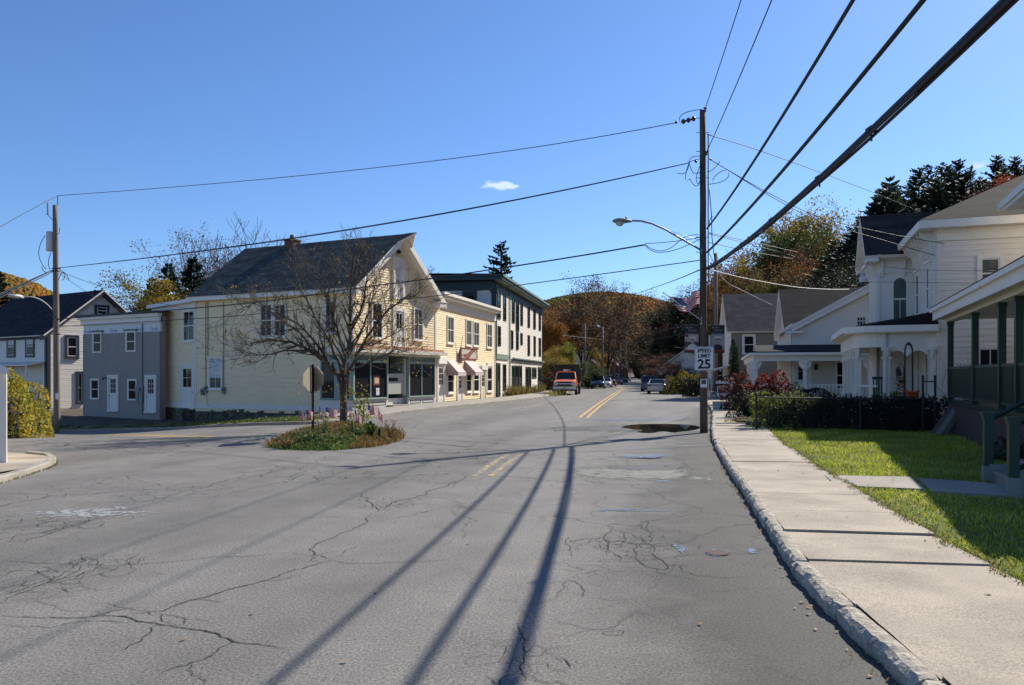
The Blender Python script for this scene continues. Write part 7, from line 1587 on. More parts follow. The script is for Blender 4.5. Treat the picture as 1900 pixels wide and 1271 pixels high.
weed(602,812,42,'bright green upright iris leaves left of the island tree','leaf_lime',10,.06); weed(686,806,28,'broad green leafed plant right of the island tree','leaf_island',10,.12,leaf=.1); weed(636,812,26,'small light green shoot in front of the island tree trunk','leaf_lime',6,.03)
weed(655,806,34,'tall green weed just right of the island tree trunk','leaf_island',10,.10); weed(727,806,40,'dry yellow weeds at the right tip of the island','leaf_dry',16,.16); weed(528,818,24,'dry weeds at the left tip of the island','leaf_dry',14,.2)
# stop sign seen from behind
sb=onisl(580,802); ss=thing('stop_sign','stop sign seen from its pale back beside the island tree','sign',sb); dS=sb.y; SP=lambda px,py,dd=0: Pd(px,py,dS+dd)
mb=MB(); tp=SP(580,676); f=Fr((sb.x-.03,sb.y),(1,0),.06); mb.box(f,0,.07,-.03,.0,sb.z-.1,tp.z); mb.box(f,.02,.05,0,.025,sb.z-.1,tp.z); obj('post',mb,'rust_steel',ss)
c=SP(580,703.5); R8=.345; yw=math.radians(-22); u=Vector((math.cos(yw),math.sin(yw))); f=Fr((c.x,c.y+.05),u); 
mb=MB(); mb.prism(f,[(R8/math.cos(math.pi/8)*math.cos(math.pi/8+k*math.pi/4),c.z+R8/math.cos(math.pi/8)*math.sin(math.pi/8+k*math.pi/4)) for k in range(8)],-.004,0); obj('octagon',mb,'sign_back',ss)
mb=MB(); mb.prism(f,[(R8/math.cos(math.pi/8)*math.cos(math.pi/8+k*math.pi/4),c.z+R8/math.cos(math.pi/8)*math.sin(math.pi/8+k*math.pi/4)) for k in range(8)],-.009,-.0045); obj('red_face',mb,mat('stop_red',(.45,.03,.03),rough=.4),ss)
mb=MB(); f2=Fr((c.x-.06,c.y-.05),(.30,-.954)); mb.box(f2,-.02,.46,-.012,.0,SP(580,729).z,SP(580,679).z); obj('dark_panel',mb,'rust_steel',ss)  # narrow dark upright panel beside the post, turned nearly edge-on
# small flags
lab=['leftmost small flag on a stake on the island','second small flag from the left on the island','small flag just right of the stop sign post','widely spread small flag left of the island tree','small flag touching the right side of the tree trunk','small flag in front of the leafy shoot','small flag blown to the right behind the last two stakes','rightmost small flag on the island beside a wooden stub']
data=[(557,757,787,806,564,.6),(567,759,780,808,579,1.2),(591,754,780,800,598,.5),(602,756,776,812,622,2.),(648,753,779,800,652,.4),(656,757,786,807,668,.7),(680,752,771,802,696,1.6),(701,753,787,806,710,.6)]
for (px,yt_,yb_,yg,px2,ang),lb__ in zip(data,lab):
    b=onisl(px,yg); d=b.y; t=thing('small_flag',lb__,'flag',b,group='small flags staked on the traffic island'); yt_-=2; yb_+=2; px2=px+(px2-px)*1.2; tp=Pd(px,yt_,d); mb=MB(); mb.tube([b,tp],.006,5); obj('stick',mb,'pale_door',t); mb=MB(); sx=.022; mb.wbox(b.x-sx,b.x+sx,b.y+.01,b.y+.04,b.z-.05,b.z+.26); obj('stake',mb,mat('stake_wood',(.24,.17,.10),rough=.9) if 'stake_wood' not in MATS else 'stake_wood',t)
    wpx=px2-px; A0=tp-Vector((0,0,.02)); s=d/F; ph=r_.uniform(0,3)
    def sf_(u,v,A0=A0,s=s,wpx=wpx,yt_=yt_,yb_=yb_,ang=ang,ph=ph):
        hoist=16; x=u*wpx; z=-v*hoist-(u**.8)*(yb_-yt_-hoist+ (-3 if ang>1 else 0))*1.0
        return A0+Vector(((x+1.2*math.sin(u*6+ph+v*2)*(1-.3*u))*s,.06*math.sin(u*9+ph),z*s))
    flag(t,sf_,cols=7,stars=False)
for px,lb__ in ((704,'wooden stub stake beside the rightmost small flag'),):
    b=onisl(px,806); mb=MB(); mb.wbox(b.x-.03,b.x+.03,b.y,b.y+.05,b.z-.05,b.z+.32); meta(obj('wooden_stake',mb,'bark_dark'),lb__,'stake')
# ================= lawn grass
def inpoly_np(poly,x,y):
    r=np.zeros(len(x),bool); n=len(poly)
    for a in range(n):
        (x1,y1),(x2,y2)=poly[a],poly[(a+1)%n]
        c=((y1>y)!=(y2>y)); 
        with np.errstate(divide='ignore',invalid='ignore'): xi=(x2-x1)*(y-y1)/(y2-y1)+x1
        r^=c&(x<xi)
    return r
N_=210000; y=4.6+ (rg.random(N_)**1.55)*23; x=rg.uniform(2.,13.8,N_); vis=(x/y<.72)&(x/y>.2)
k=inpoly_np(lawn,x,y)&vis; x,y=x[k],y[k]
px_=np.array([inpoly_np(pth,x,y)|inpoly_np(p2,x,y)])[0]; x,y=x[~px_],y[~px_]
nz=np.sin(x*2.1+1.7*np.sin(y*1.3))*np.sin(y*1.9+1.1*np.sin(x*1.7)); n=len(x); col=pick(n,[(.32,.38,.035),(.42,.47,.05),(.22,.29,.03),(.52,.49,.09),(.55,.45,.18)],[4,4,3,2.2,1.4])*(1+.22*nz)[:,None]
hh=rg.uniform(.035,.085,n)*(1+.25*nz)*np.clip(.75+y*.02,.8,1.2); z=Tl(x,y)+.09
print('grass',n); blades('lawn_grass',np.stack([x,y,z],1),hh,col,.0045+.0004*8,.9,4)
# ragged grass edge creeping over the slabs and weeds in the gutter
pts=[];hs=[];cs=[]
for _ in range(5200):
    t=rg.uniform(1.5,30); p,d=along(KRs,t); nn=Vector((d.y,-d.x)); w=inner_w(p.y)+rg.normal(.0,.035)+.03*math.sin(t*5)+.03*math.sin(t*11.3)
    q=p+nn*w; pts.append((q.x,q.y,H(q.x,q.y)+.12)); hs.append(rg.uniform(.02,.06)); cs.append(np.array([(.20,.24,.05),(.28,.22,.08),(.14,.13,.05),(.30,.26,.1)][rg.integers(4)])*rg.uniform(.7,1.2))
for _ in range(2600):
    t=rg.uniform(1.5,60); p,d=along(KRs,t); nn=Vector((d.y,-d.x)); 
    if math.sin(t*1.7)+math.sin(t*.63+1)<.1: continue
    q=p+nn*(-.03-abs(rg.normal(0,.045))); pts.append((q.x,q.y,H(q.x,q.y)+.004)); hs.append(rg.uniform(.01,.05)); cs.append(np.array([(.24,.17,.09),(.16,.11,.06),(.12,.13,.04)][rg.integers(3)])*rg.uniform(.6,1.2))
for _ in range(5000):
    i=rg.integers(10,len(R)-1); a,b=R[i],R[i+1]; q=a.lerp(b,rg.random()); nn=Vector((-(b-a).y,(b-a).x)).normalized()
    if q.y>95 or q.x<-40: continue
    s=rg.normal(0,.05); q=q+nn*(-.06-abs(s)); pts.append((q.x,q.y,H(q.x,q.y)+.003)); hs.append(rg.uniform(.02,.12)); cs.append(np.array([(.20,.17,.06),(.14,.13,.05),(.25,.17,.07)][rg.integers(3)])*rg.uniform(.6,1.2))
for _ in range(900):
    i=rg.integers(0,len(kk)-1); a,b=Vector(kk[i]),Vector(kk[i+1]); q=a.lerp(b,rg.random()); 
    pts.append((q.x+rg.normal(0,.02)+.03,q.y-.05-abs(rg.normal(0,.03)),0.004)); hs.append(rg.uniform(.01,.06)); cs.append(np.array([(.20,.17,.06),(.12,.14,.04)][rg.integers(2)])*rg.uniform(.6,1.2))
blades('kerb_weeds',np.array(pts),np.array(hs),np.array(cs),.006,1.1,6)
# bank grass left + weeds before the tall building
n=14000; ii=rg.integers(4,max(5,corner-2),n); tt=rg.random(n); A1=np.array([tuple(p) for p in R]); A2=np.array(offs(R,4.4)); q=A1[ii]+(A2[ii]-A1[ii])*(.03+.97*tt)[:,None]; k=(q[:,0]>-42)&(q[:,0]<-8); q=q[k]; n=len(q)
blades('bank_grass',np.stack([q[:,0],q[:,1],h(q[:,0],q[:,1])+.07],1),rg.uniform(.05,.16,n),pick(n,[(.08,.13,.02),(.12,.17,.03),(.18,.15,.05)],[4,3,1.5]),.018,.8,7)
n=3000; s=rg.uniform(3,25,n); s=s[(np.sin(s*2.3)+np.sin(s*1.1+2))>-.1]; n=len(s); o_=rg.uniform(.1,.8,n); P0=np.array(FG.o)[None]+np.outer(s,np.array(FG.u))+np.outer(o_,np.array(FG.n)); hgt=rg.uniform(.1,1.2,n)**1.3*(.35+.65*np.abs(np.sin(s*1.3)))
blades('wall_weeds',np.stack([P0[:,0],P0[:,1],0*s+.1],1),hgt,pick(n,[(.24,.18,.06),(.16,.15,.05),(.12,.14,.04),(.28,.16,.05)],[3,3,3,2]),.03,.35,8)
n=700; t_=rg.uniform(0,1,n); a=np.array([9.6,112.]); b_=np.array([4.3,66.]); P0=a+(b_-a)*t_[:,None]+rg.normal(0,.35,(n,2))-np.array([.8,0]); blades('verge_weeds',np.stack([P0[:,0],P0[:,1],0*t_+.05],1),rg.uniform(.2,.7,n),pick(n,[(.30,.22,.06),(.18,.18,.05),(.14,.20,.04)],[3,3,2]),.04,.5,9)
# fallen leaves on the lawn, walk and road
mb=MB()
for _ in range(150):
    x_=r_.uniform(2.5,11); y_=r_.uniform(4.8,24)
    if x_/y_>.7: continue
    leafq(mb,Vector((x_,y_,H(x_,y_)+(.16 if inside(lawn,x_,y_) else .135))),r_.uniform(.03,.07),r_,3)
for t in [r_.uniform(1,26) for _ in range(160)]: p,d=along(KRs,t); nn=Vector((d.y,-d.x)); q=p-nn*abs(r_.gauss(.03,.10)); leafq(mb,Vector((q.x,q.y,.012)),r_.uniform(.02,.06),r_,3)
for px,py in ((253,1046),(343,1188),(640,880),(1165,1030),(1145,1010),(1184,946),(1410,988),(1270,842),(470,1140),(980,940),(700,1100),(1300,1160),(870,1010),(640,1230)): q=G(px,py); leafq(mb,q+Vector((0,0,.015)),.05,r_,4)
meta(obj('fallen_leaves',mb,mat('leaf_fallen',(.36,.17,.05),rough=.8,col2=(.30,.22,.14),c2scale=5,c2lo=.45,c2hi=.55),local=True),kind='stuff')
leafmat('leaf_gold',(.55,.40,.06),(.40,.34,.06),1.2,.5)
# ================= hedges, bushes, fence on the right
def bush(name,label,c0,rad,n,leaf,m1,frac2=0,m2=None,seed=0,boxy=False,z=None,cat='bush',group=None,lump=.25):
    rb=random.Random(seed); c=Vector((c0[0],c0[1],float(T(c0[0],c0[1]))+.08 if z is None else z)); t=thing(name,label,cat,c,group); L1,L2,br=MB(),MB(),MB(); rx,ry,rz_=rad
    ph=[(rb.uniform(0,6.28),rb.uniform(0,6.28)) for _ in range(4)]
    for i in range(n):
        if boxy: v=Vector((rb.uniform(-1,1),rb.uniform(-1,1),rb.uniform(0,1))); k=rb.choice((0,1,2)); v[k]=(1 if k==2 else rb.choice((-1,1)))*rb.uniform(.8,1.04) if rb.random()<.8 else v[k]
        else:
            a=rb.uniform(0,6.283); e=math.asin(rb.uniform(-.15,1)); q=1 if rb.random()<.8 else rb.uniform(.6,1); v=Vector((math.cos(a)*math.cos(e),math.sin(a)*math.cos(e),max(0,math.sin(e))))*q
        k=1+lump*(math.sin(v.x*5+ph[0][0])*math.sin(v.y*5+ph[0][1])*.6+math.sin(v.x*9+v.z*7+ph[1][0])*.35)
        p=c+Vector((v.x*rx*k,v.y*ry*k,v.z*rz_*k+.02)); leafq(L2 if (m2 and rb.random()<frac2) else L1,p,leaf*rb.uniform(.6,1.3),rb)
    for i in range(26):
        a=rb.uniform(0,6.283); q=rb.random()**.5; e=c+Vector((rx*.85*q*math.cos(a),ry*.85*q*math.sin(a),rz_*rb.uniform(.6,.95))); br.tube([c+Vector((rx*.3*q*math.cos(a),ry*.3*q*math.sin(a),-.05)),e],[.015,.006],4,0,cap=False)
    obj('branches',br,'bark_dark',t); obj('foliage',L1,m1,t)
    if m2: obj('turned_leaves',L2,m2,t)
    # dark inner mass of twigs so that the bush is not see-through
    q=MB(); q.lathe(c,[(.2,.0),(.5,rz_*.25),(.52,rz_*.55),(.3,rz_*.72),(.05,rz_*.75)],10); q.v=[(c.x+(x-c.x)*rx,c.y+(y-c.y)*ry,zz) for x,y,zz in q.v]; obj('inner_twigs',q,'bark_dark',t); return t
FX=lambda px,d: ((px-CX)*d/F,d)
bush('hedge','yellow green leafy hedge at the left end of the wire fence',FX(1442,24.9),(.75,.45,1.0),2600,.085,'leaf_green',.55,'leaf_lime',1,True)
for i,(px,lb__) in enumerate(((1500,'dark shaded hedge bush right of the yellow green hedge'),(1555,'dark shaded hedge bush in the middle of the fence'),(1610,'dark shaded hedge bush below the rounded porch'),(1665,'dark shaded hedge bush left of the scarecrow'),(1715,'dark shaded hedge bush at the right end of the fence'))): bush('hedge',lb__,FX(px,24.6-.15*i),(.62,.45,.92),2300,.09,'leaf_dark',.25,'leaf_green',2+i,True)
bush('red_bush','crimson leafed bush left of the porch, nearest the pavement',FX(1374,38),(.9,.8,1.75),2600,.12,'leaf_rust',.4,'leaf_red',11); bush('red_bush','dark crimson bush in front of the cottage porch',FX(1428,34),(1.25,.8,1.7),3600,.12,'leaf_red',.15,'leaf_scarlet',12); bush('green_bush','dark green bush below the crimson bushes',FX(1400,31),(1.1,.6,1.1),2600,.09,'leaf_dark',.2,'leaf_green',13)
bush('green_bush','low dark juniper bush in front of the cottage porch',FX(1495,31),(1.15,.6,1.25),2800,.09,'leaf_spruce',.4,'leaf_green',14); bush('green_bush','small dark bush right of the low juniper',FX(1535,30),(.6,.5,.95),700,.09,'leaf_dark',0,None,15)
bush('green_bush','yellowing rounded hedge beyond the sign post at the far pavement',FX(1272,75),(2.2,1.8,1.9),3600,.2,'leaf_green',.5,'leaf_yellow',16); bush('green_bush','dark half of the rounded hedge beside the near pole',FX(1298,66),(1.3,1.2,1.5),2200,.18,'leaf_dark',.1,'leaf_green',17)
bush('ivy','green ivy climbing the corner of the taupe house',FX(1361,57.2),(.42,.3,4.3),1500,.16,'leaf_green',.3,'leaf_lime',18,lump=.1,cat='ivy'); bush('ivy','spread of green ivy at the foot of the taupe house corner',FX(1352,56.5),(1.1,.6,1.6),900,.16,'leaf_dark',.4,'leaf_green',19,cat='ivy')
bush('yellow_bush','large yellow leafed bush beside the left edge house',Pd(30,700,29)[:2],(1.0,1.2,2.55),6000,.13,'leaf_gold',.35,'leaf_lime',20,z=-.95,lump=.35); bush('yellow_bush','smaller yellow bush left of the far left pole foot',Pd(6,700,27)[:2],(.9,.9,2.6),3000,.13,'leaf_gold',.35,'leaf_lime',21,z=-.9,lump=.3)
bush('dry_bush','dry reddish brush beside the white fence panel',FX(1016,88),(1.5,1.2,1.9),800,.2,'leaf_rust',.5,'leaf_olive',22); bush('dry_bush','dry yellow brush at the foot of the hillside pole',FX(1092,112),(1.3,1.,1.8),800,.22,'leaf_lime',.3,'leaf_green',23)
bush('dry_bush','tawny weeds clumped by the fence post and flower bed',FX(1385,27.5),(.7,.9,.22),500,.06,'leaf_dry',.3,'leaf_island',24)
for k,(px,d) in enumerate(((1790,19.9),(1815,19.2))): pass
bush('green_bush','shaded low bush under the green porch steps',FX(1868,15.2),(.35,.5,.5),300,.08,'leaf_dark',.3,'leaf_rust',25)
# thin bare shrub beside the green porch
t=thing('bare_shrub','leafless shrub beside the far corner of the green porch','bush',FX(1760,25.6)+(.1,)); mb=MB(); tp_=[]
for k in range(5): grow(mb,Vector(FX(1760,25.6)+(.1,)),Vector((TR.uniform(-.4,.6),TR.uniform(-.3,.3),1)),1.25,.018,3,tp_,TR,up=.15,wig=.4,minr=.004,split=(2,3),ratio=.62)
obj('branches',mb,'bark_dark',t)
# black wire fence
fA=Vector(FX(1403,24.1)); fB=Vector(FX(1735,23.4)); fu=(fB-fA).normalized(); FN=Fr(fA,fu); fl_=(fB-fA).length; gz=.12
ft=thing('wire_fence','low black wire fence with pipe posts in front of the hedge','fence',(fA.x,fA.y,gz)); zt=1.12
for s in (0,3.1,fl_-.35,fl_): mb=MB(); hh_=1.22 if s==0 else zt if s==3.1 else 1.75; mb.tube([FN.pt(s,0,gz-.1),FN.pt(s,0,hh_)],.035,8); mb.lathe(FN.pt(s,0,hh_),[(.045,0),(.04,.04),(.01,.07)],8); obj('post',mb,'dark_metal',ft)
mb=MB(); mb.tube([FN.pt(0,0,zt),FN.pt(fl_,0,zt-.04)],.02,6); mb.tube([FN.pt(0,0,gz+.1),FN.pt(fl_,0,gz+.1)],.01,4); mb.tube([FN.pt(fl_-.35,0,1.62),FN.pt(fl_,0,1.62)],.02,5); obj('rail',mb,'dark_metal',ft)
mb=MB(); s=-1.
while s<fl_:
    for sg in (1,-1):
        a,b=(s,s+1.) if sg>0 else (s+1.,s); za,zb2=gz+.1,zt
        a2,b2=max(0,min(fl_,a)),max(0,min(fl_,b))
        if abs(a2-b2)>.05: q=lambda v:za+(zb2-za)*(v-a)/(b-a); mb.tube([FN.pt(a2,0,q(a2)),FN.pt(b2,0,q(b2))],.0022,3,0,cap=False)
    s+=.08
obj('wire_mesh',mb,'dark_metal',ft)
# boards leaning by the porch
t=thing('leaning_boards','weathered boards leaning against the brown skirting of the green porch','boards',FX(1745,22.3)+(.12,)); 
for k in range(3): mb=MB(); a=Vector(FX(1728+9*k,22.0-.1*k)); f=Fr(a,(.933,-.36)); mb.prism(f,[(0,.1),(.14,.1),(.75,1.12),(.6,1.12)],-.3+.1*k,-.34+.1*k); obj('board',mb,'meter_grey' if k%2 else 'bark_grey',t)
# orange-collared scarecrow figure
sx_,sy_=FX(1693,24.0); t=thing('scarecrow','black halloween scarecrow with jagged orange head and black hat brim behind the fence','decoration',(sx_,sy_,.12)); f=Fr((sx_,sy_),(1,0))
mb=MB(); mb.lathe((sx_,sy_,.12),[(.20,0),(.26,.2),(.22,.55),(.17,.72),(.1,.8)],12); obj('body',mb,'sign_black',t,smooth=True)
mb=MB(); mb.prism(f,[(-.17,.88),(.15,.86),(.16,1.22),(.20,1.36),(.07,1.26),(.0,1.33),(-.08,1.27),(-.21,1.37),(-.16,1.2)],-.08,.08); obj('head',mb,mat('pumpkin_orange',(.42,.07,.015),rough=.8),t)
mb=MB(); mb.lathe((sx_,sy_,1.05),[(.05,-.02),(.29,-.01),(.30,.03),(.05,.1)],14); mb.v=[(x,y,z) for x,y,z in mb.v]; obj('brim',mb,'sign_black',t)
mb=MB(); mb.tube([(sx_,sy_,.1),(sx_,sy_,-.05+.2)],.03,5); obj('stake',mb,'bark_dark',t)
# garden arch, lantern, rocking chair, flower basket before the rounded porch
ax1=Pd(1686,700,24.6); t=thing('garden_arch','tall narrow dark metal arch with brown bow in front of the rounded porch','garden arch',(ax1.x,ax1.y,.12)); mb=MB(); hw_=.145; zt_=CH+(HY-636)*24.6/F; P3=lambda x,z: Vector((ax1.x+x,ax1.y+x*.3,z)); mb.tube([P3(-hw_,.1),P3(-hw_,zt_-.35)]+[P3(-hw_*math.cos(a),zt_-.35+.35*math.sin(a)) for a in [math.pi*k/10 for k in range(1,10)]]+[P3(hw_,zt_-.35),P3(hw_,.1)],.028,7); obj('frame',mb,mat('arch_brown',(.03,.014,.012),rough=.5),t)
mb=MB(); mb.lathe(P3(0,zt_-.02)-Vector((0,.04,.08)),[(.01,0),(.06,.05),(.01,.1)],6); obj('bow',mb,'dark_metal',t)
l0=Pd(1667,690,24.5); t=thing('hanging_lantern','black lantern hanging from a scroll hook left of the garden arch','lantern',(l0.x,l0.y,l0.z-.15)); mb=MB(); mb.lathe(l0-Vector((0,0,.13)),[(.05,0),(.075,.02),(.085,.2),(.04,.27),(.01,.3)],6); obj('body',mb,'dark_metal',t); mb=MB(); hk=Pd(1677,685,24.5); mb.tube(through(l0+Vector((0,0,.17)),hk,l0.lerp(hk,.5)+Vector((0,0,.22))),.012,5); mb.tube([hk,(hk.x,hk.y,.1)],.016,5); obj('hook',mb,'dark_metal',t)
w0=Pd(1671,706,24.4); t=thing('flower_bunch','bunch of dried red and cream flowers hanging below the lantern','flowers',w0); a1_,b1_=MB(),MB()
for _ in range(160): leafq(a1_ if r_.random()<.5 else b1_,w0+Vector((r_.gauss(0,.07),r_.gauss(0,.05),r_.gauss(0,.15))),r_.uniform(.05,.1),r_)
obj('red_flowers',a1_,'leaf_rust',t); obj('cream_flowers',b1_,'leaf_dry',t)
w0=Pd(1663,731,24.6); t=thing('flower_basket','basket of golden flowers standing behind the fence left of the scarecrow','flowers',(w0.x,w0.y,w0.z-.3)); mb=MB(); mb.lathe(w0-Vector((0,0,.32)),[(.12,0),(.2,.22),(.22,.26)],10); obj('basket',mb,'bark_grey',t); mb=MB()
for _ in range(110): leafq(mb,w0+Vector((r_.gauss(0,.11),r_.gauss(0,.08),r_.gauss(.0,.05))),r_.uniform(.05,.09),r_)
obj('flowers',mb,'leaf_yellow',t)
cp=VS.pt(1.25,1.6,0); t=thing('rocking_chair','dark green wooden chair on the rounded porch','chair',(cp[0],cp[1],.62)); f=Fr(cp[:2],VC)
mb=MB(); mb.box(f,-.25,.25,-.22,.22,1.02,1.06); obj('seat',mb,'porch_green',t)
mb=MB()
for k in range(6): mb.box(f,-.24+.09*k,-.20+.09*k,-.24,-.2,1.06,1.66)
mb.box(f,-.27,.27,-.25,-.19,1.66,1.76); obj('backrest',mb,'porch_green',t)
for sx in (-.25,.21):
    for nn in (-.24,.2): mb=MB(); mb.box(f,sx,sx+.04,nn,nn+.04,.625,1.02 if nn<0 else 1.3); obj('leg',mb,'porch_green',t)
    mb=MB(); mb.box(f,sx-.02,sx+.06,-.24,.26,1.3,1.34); obj('armrest',mb,'porch_green',t)
# realtor's post and sign
pb=Vector(FX(1361,42)+(.12,)); t=thing('yard_sign','white wooden yard post with a small printed board hanging from its arm','sign',pb); PQ=lambda px,py: Pd(px,py,42)
mb=MB(); zt_=PQ(1357,703).z; mb.wbox(pb.x-.14,pb.x-.02,42,42.1,.0,zt_); mb.lathe((pb.x-.08,42.05,zt_),[(.09,0),(.09,.03),(.01,.1)],4); obj('post',mb,'white_paint',t)
mb=MB(); za=PQ(1357,712).z; mb.wbox(PQ(1329,712).x,PQ(1364,712).x,42.01,42.09,za,za+.13); obj('arm',mb,'white_paint',t)
a=PQ(1331,716); b=PQ(1354,736); mb=MB(); mb.wbox(a.x,b.x,42.03,42.06,b.z,a.z-.02); obj('board',mb,'sign_white',t)
mb=MB(); w=b.x-a.x; hh_=a.z-b.z; mb.wbox(a.x+.03,b.x-.03,42.02,42.03,b.z+hh_*.30,a.z-.05); obj('printed_field',mb,'meter_grey',t); mb=MB(); mb.wbox(a.x+.06,a.x+.24,42.012,42.02,b.z+hh_*.36,a.z-.09); mb.wbox(a.x+.33,b.x-.07,42.012,42.02,b.z+hh_*.62,b.z+hh_*.78); obj('photo',mb,'navy_trim',t); mb=MB(); mb.wbox(a.x+.33,b.x-.07,42.012,42.02,b.z+hh_*.40,b.z+hh_*.58); mb.wbox(a.x+.28,a.x+.31,42.012,42.02,b.z+hh_*.36,a.z-.09); obj('text_block',mb,'sign_white',t)
mb=MB(); 
for x_ in (a.x+.08,b.x-.08): mb.tube([(x_,42.05,a.z-.02),(x_,42.05,za)],.006,4)
obj('chain',mb,'dark_metal',t)
# flat stones by the flower bed
for k,(px,d,s) in enumerate(((1378,29,.28),(1390,27.5,.3),(1397,26.2,.2))):
    c=Vector(FX(px,d)+(.12,)); mb=MB(); mb.lathe(c,[(s,.0),(s*1.05,.05),(s*.9,.10),(s*.3,.12)],7); mb.v=[(c.x+(x-c.x)*(1.3),c.y+(y-c.y)*.7,z) for x,y,z in mb.v]; meta(obj('flat_stone',mb,'stone_wall'),['flat stone farthest from the fence in the flower bed','largest flat stone in the middle of the flower bed','small flat stone at the foot of the fence post'][k],'stone')
# ================= far houses and the white fence panel
def far_house(name,label,px,d,w,dp,ev_,rdg,wall,roof,yaw,gable_front=True,base=None):
    c=Pd(px,HY,d); z0=float(T(c.x,c.y)) if base is None else base; t=thing(name,label,'house',(c.x,c.y,z0)); u=Vector((math.cos(yaw),math.sin(yaw))); A=Fr((c.x-u.x*w/2,c.y-u.y*w/2),u,w); 
    if A.n.y>0: A.n=-A.n
    mb=MB(); mb.prism(A,[(0,z0-.5),(w,z0-.5),(w,z0+ev_),(w/2,z0+rdg),(0,z0+ev_)],-dp,0); obj('wall',mb,wall,t)
    gable_roof(t,A,w/2,z0+rdg,z0+ev_,dp+.3,m=(roof,'white_trim'))
    for s in (w*.25,w*.62): window(A,t,(s,s+.9,z0+1.0,z0+2.3),nx=1,rows=2,fw=.1)
    mb=MB(); mb.box(A,w*.45,w*.45+.9,0,.05,z0,z0+2.05); obj('door',mb,'white_paint',t); return t
far_house('white_garage','white gabled house behind the portrait banners and hedge',1272,104,7.5,9,2.6,5.2,'white_siding','shingle_grey',-.25)
far_house('dark_roof_house','dark roofed house between the tall building and the orange trees',1018,112,5.5,8,3.4,6.6,'taupe_siding','shingle_black',.35)
far_house('far_house','small pale house behind the pole and the dump truck',1078,150,9,8,3.,6,'white_siding','shingle_grey',.2)
far_house('far_house','brown house front beyond the red pickup',1134,200,9,8,3.4,6.2,'brick','shingle_grey',.1)
a=G(1009,728); b=G(1024,726.5); t=thing('board_fence','short white board fence panel beside the dump truck','fence',(a.x,a.y,.1)); f=Fr((a.x,a.y+8),(1,.1)); mb=MB()
for k in range(9): mb.box(f,.4+k*.13,.4+k*.13+.12,0,.02,.05,1.25)
mb.box(f,.35,1.6,-.03,0,.3,.4); mb.box(f,.35,1.6,-.03,0,.95,1.05); obj('boards',mb,'white_trim',t); mb=MB(); mb.box(f,.25,.35,-.05,.05,0,1.35); obj('post',mb,'white_trim',t)
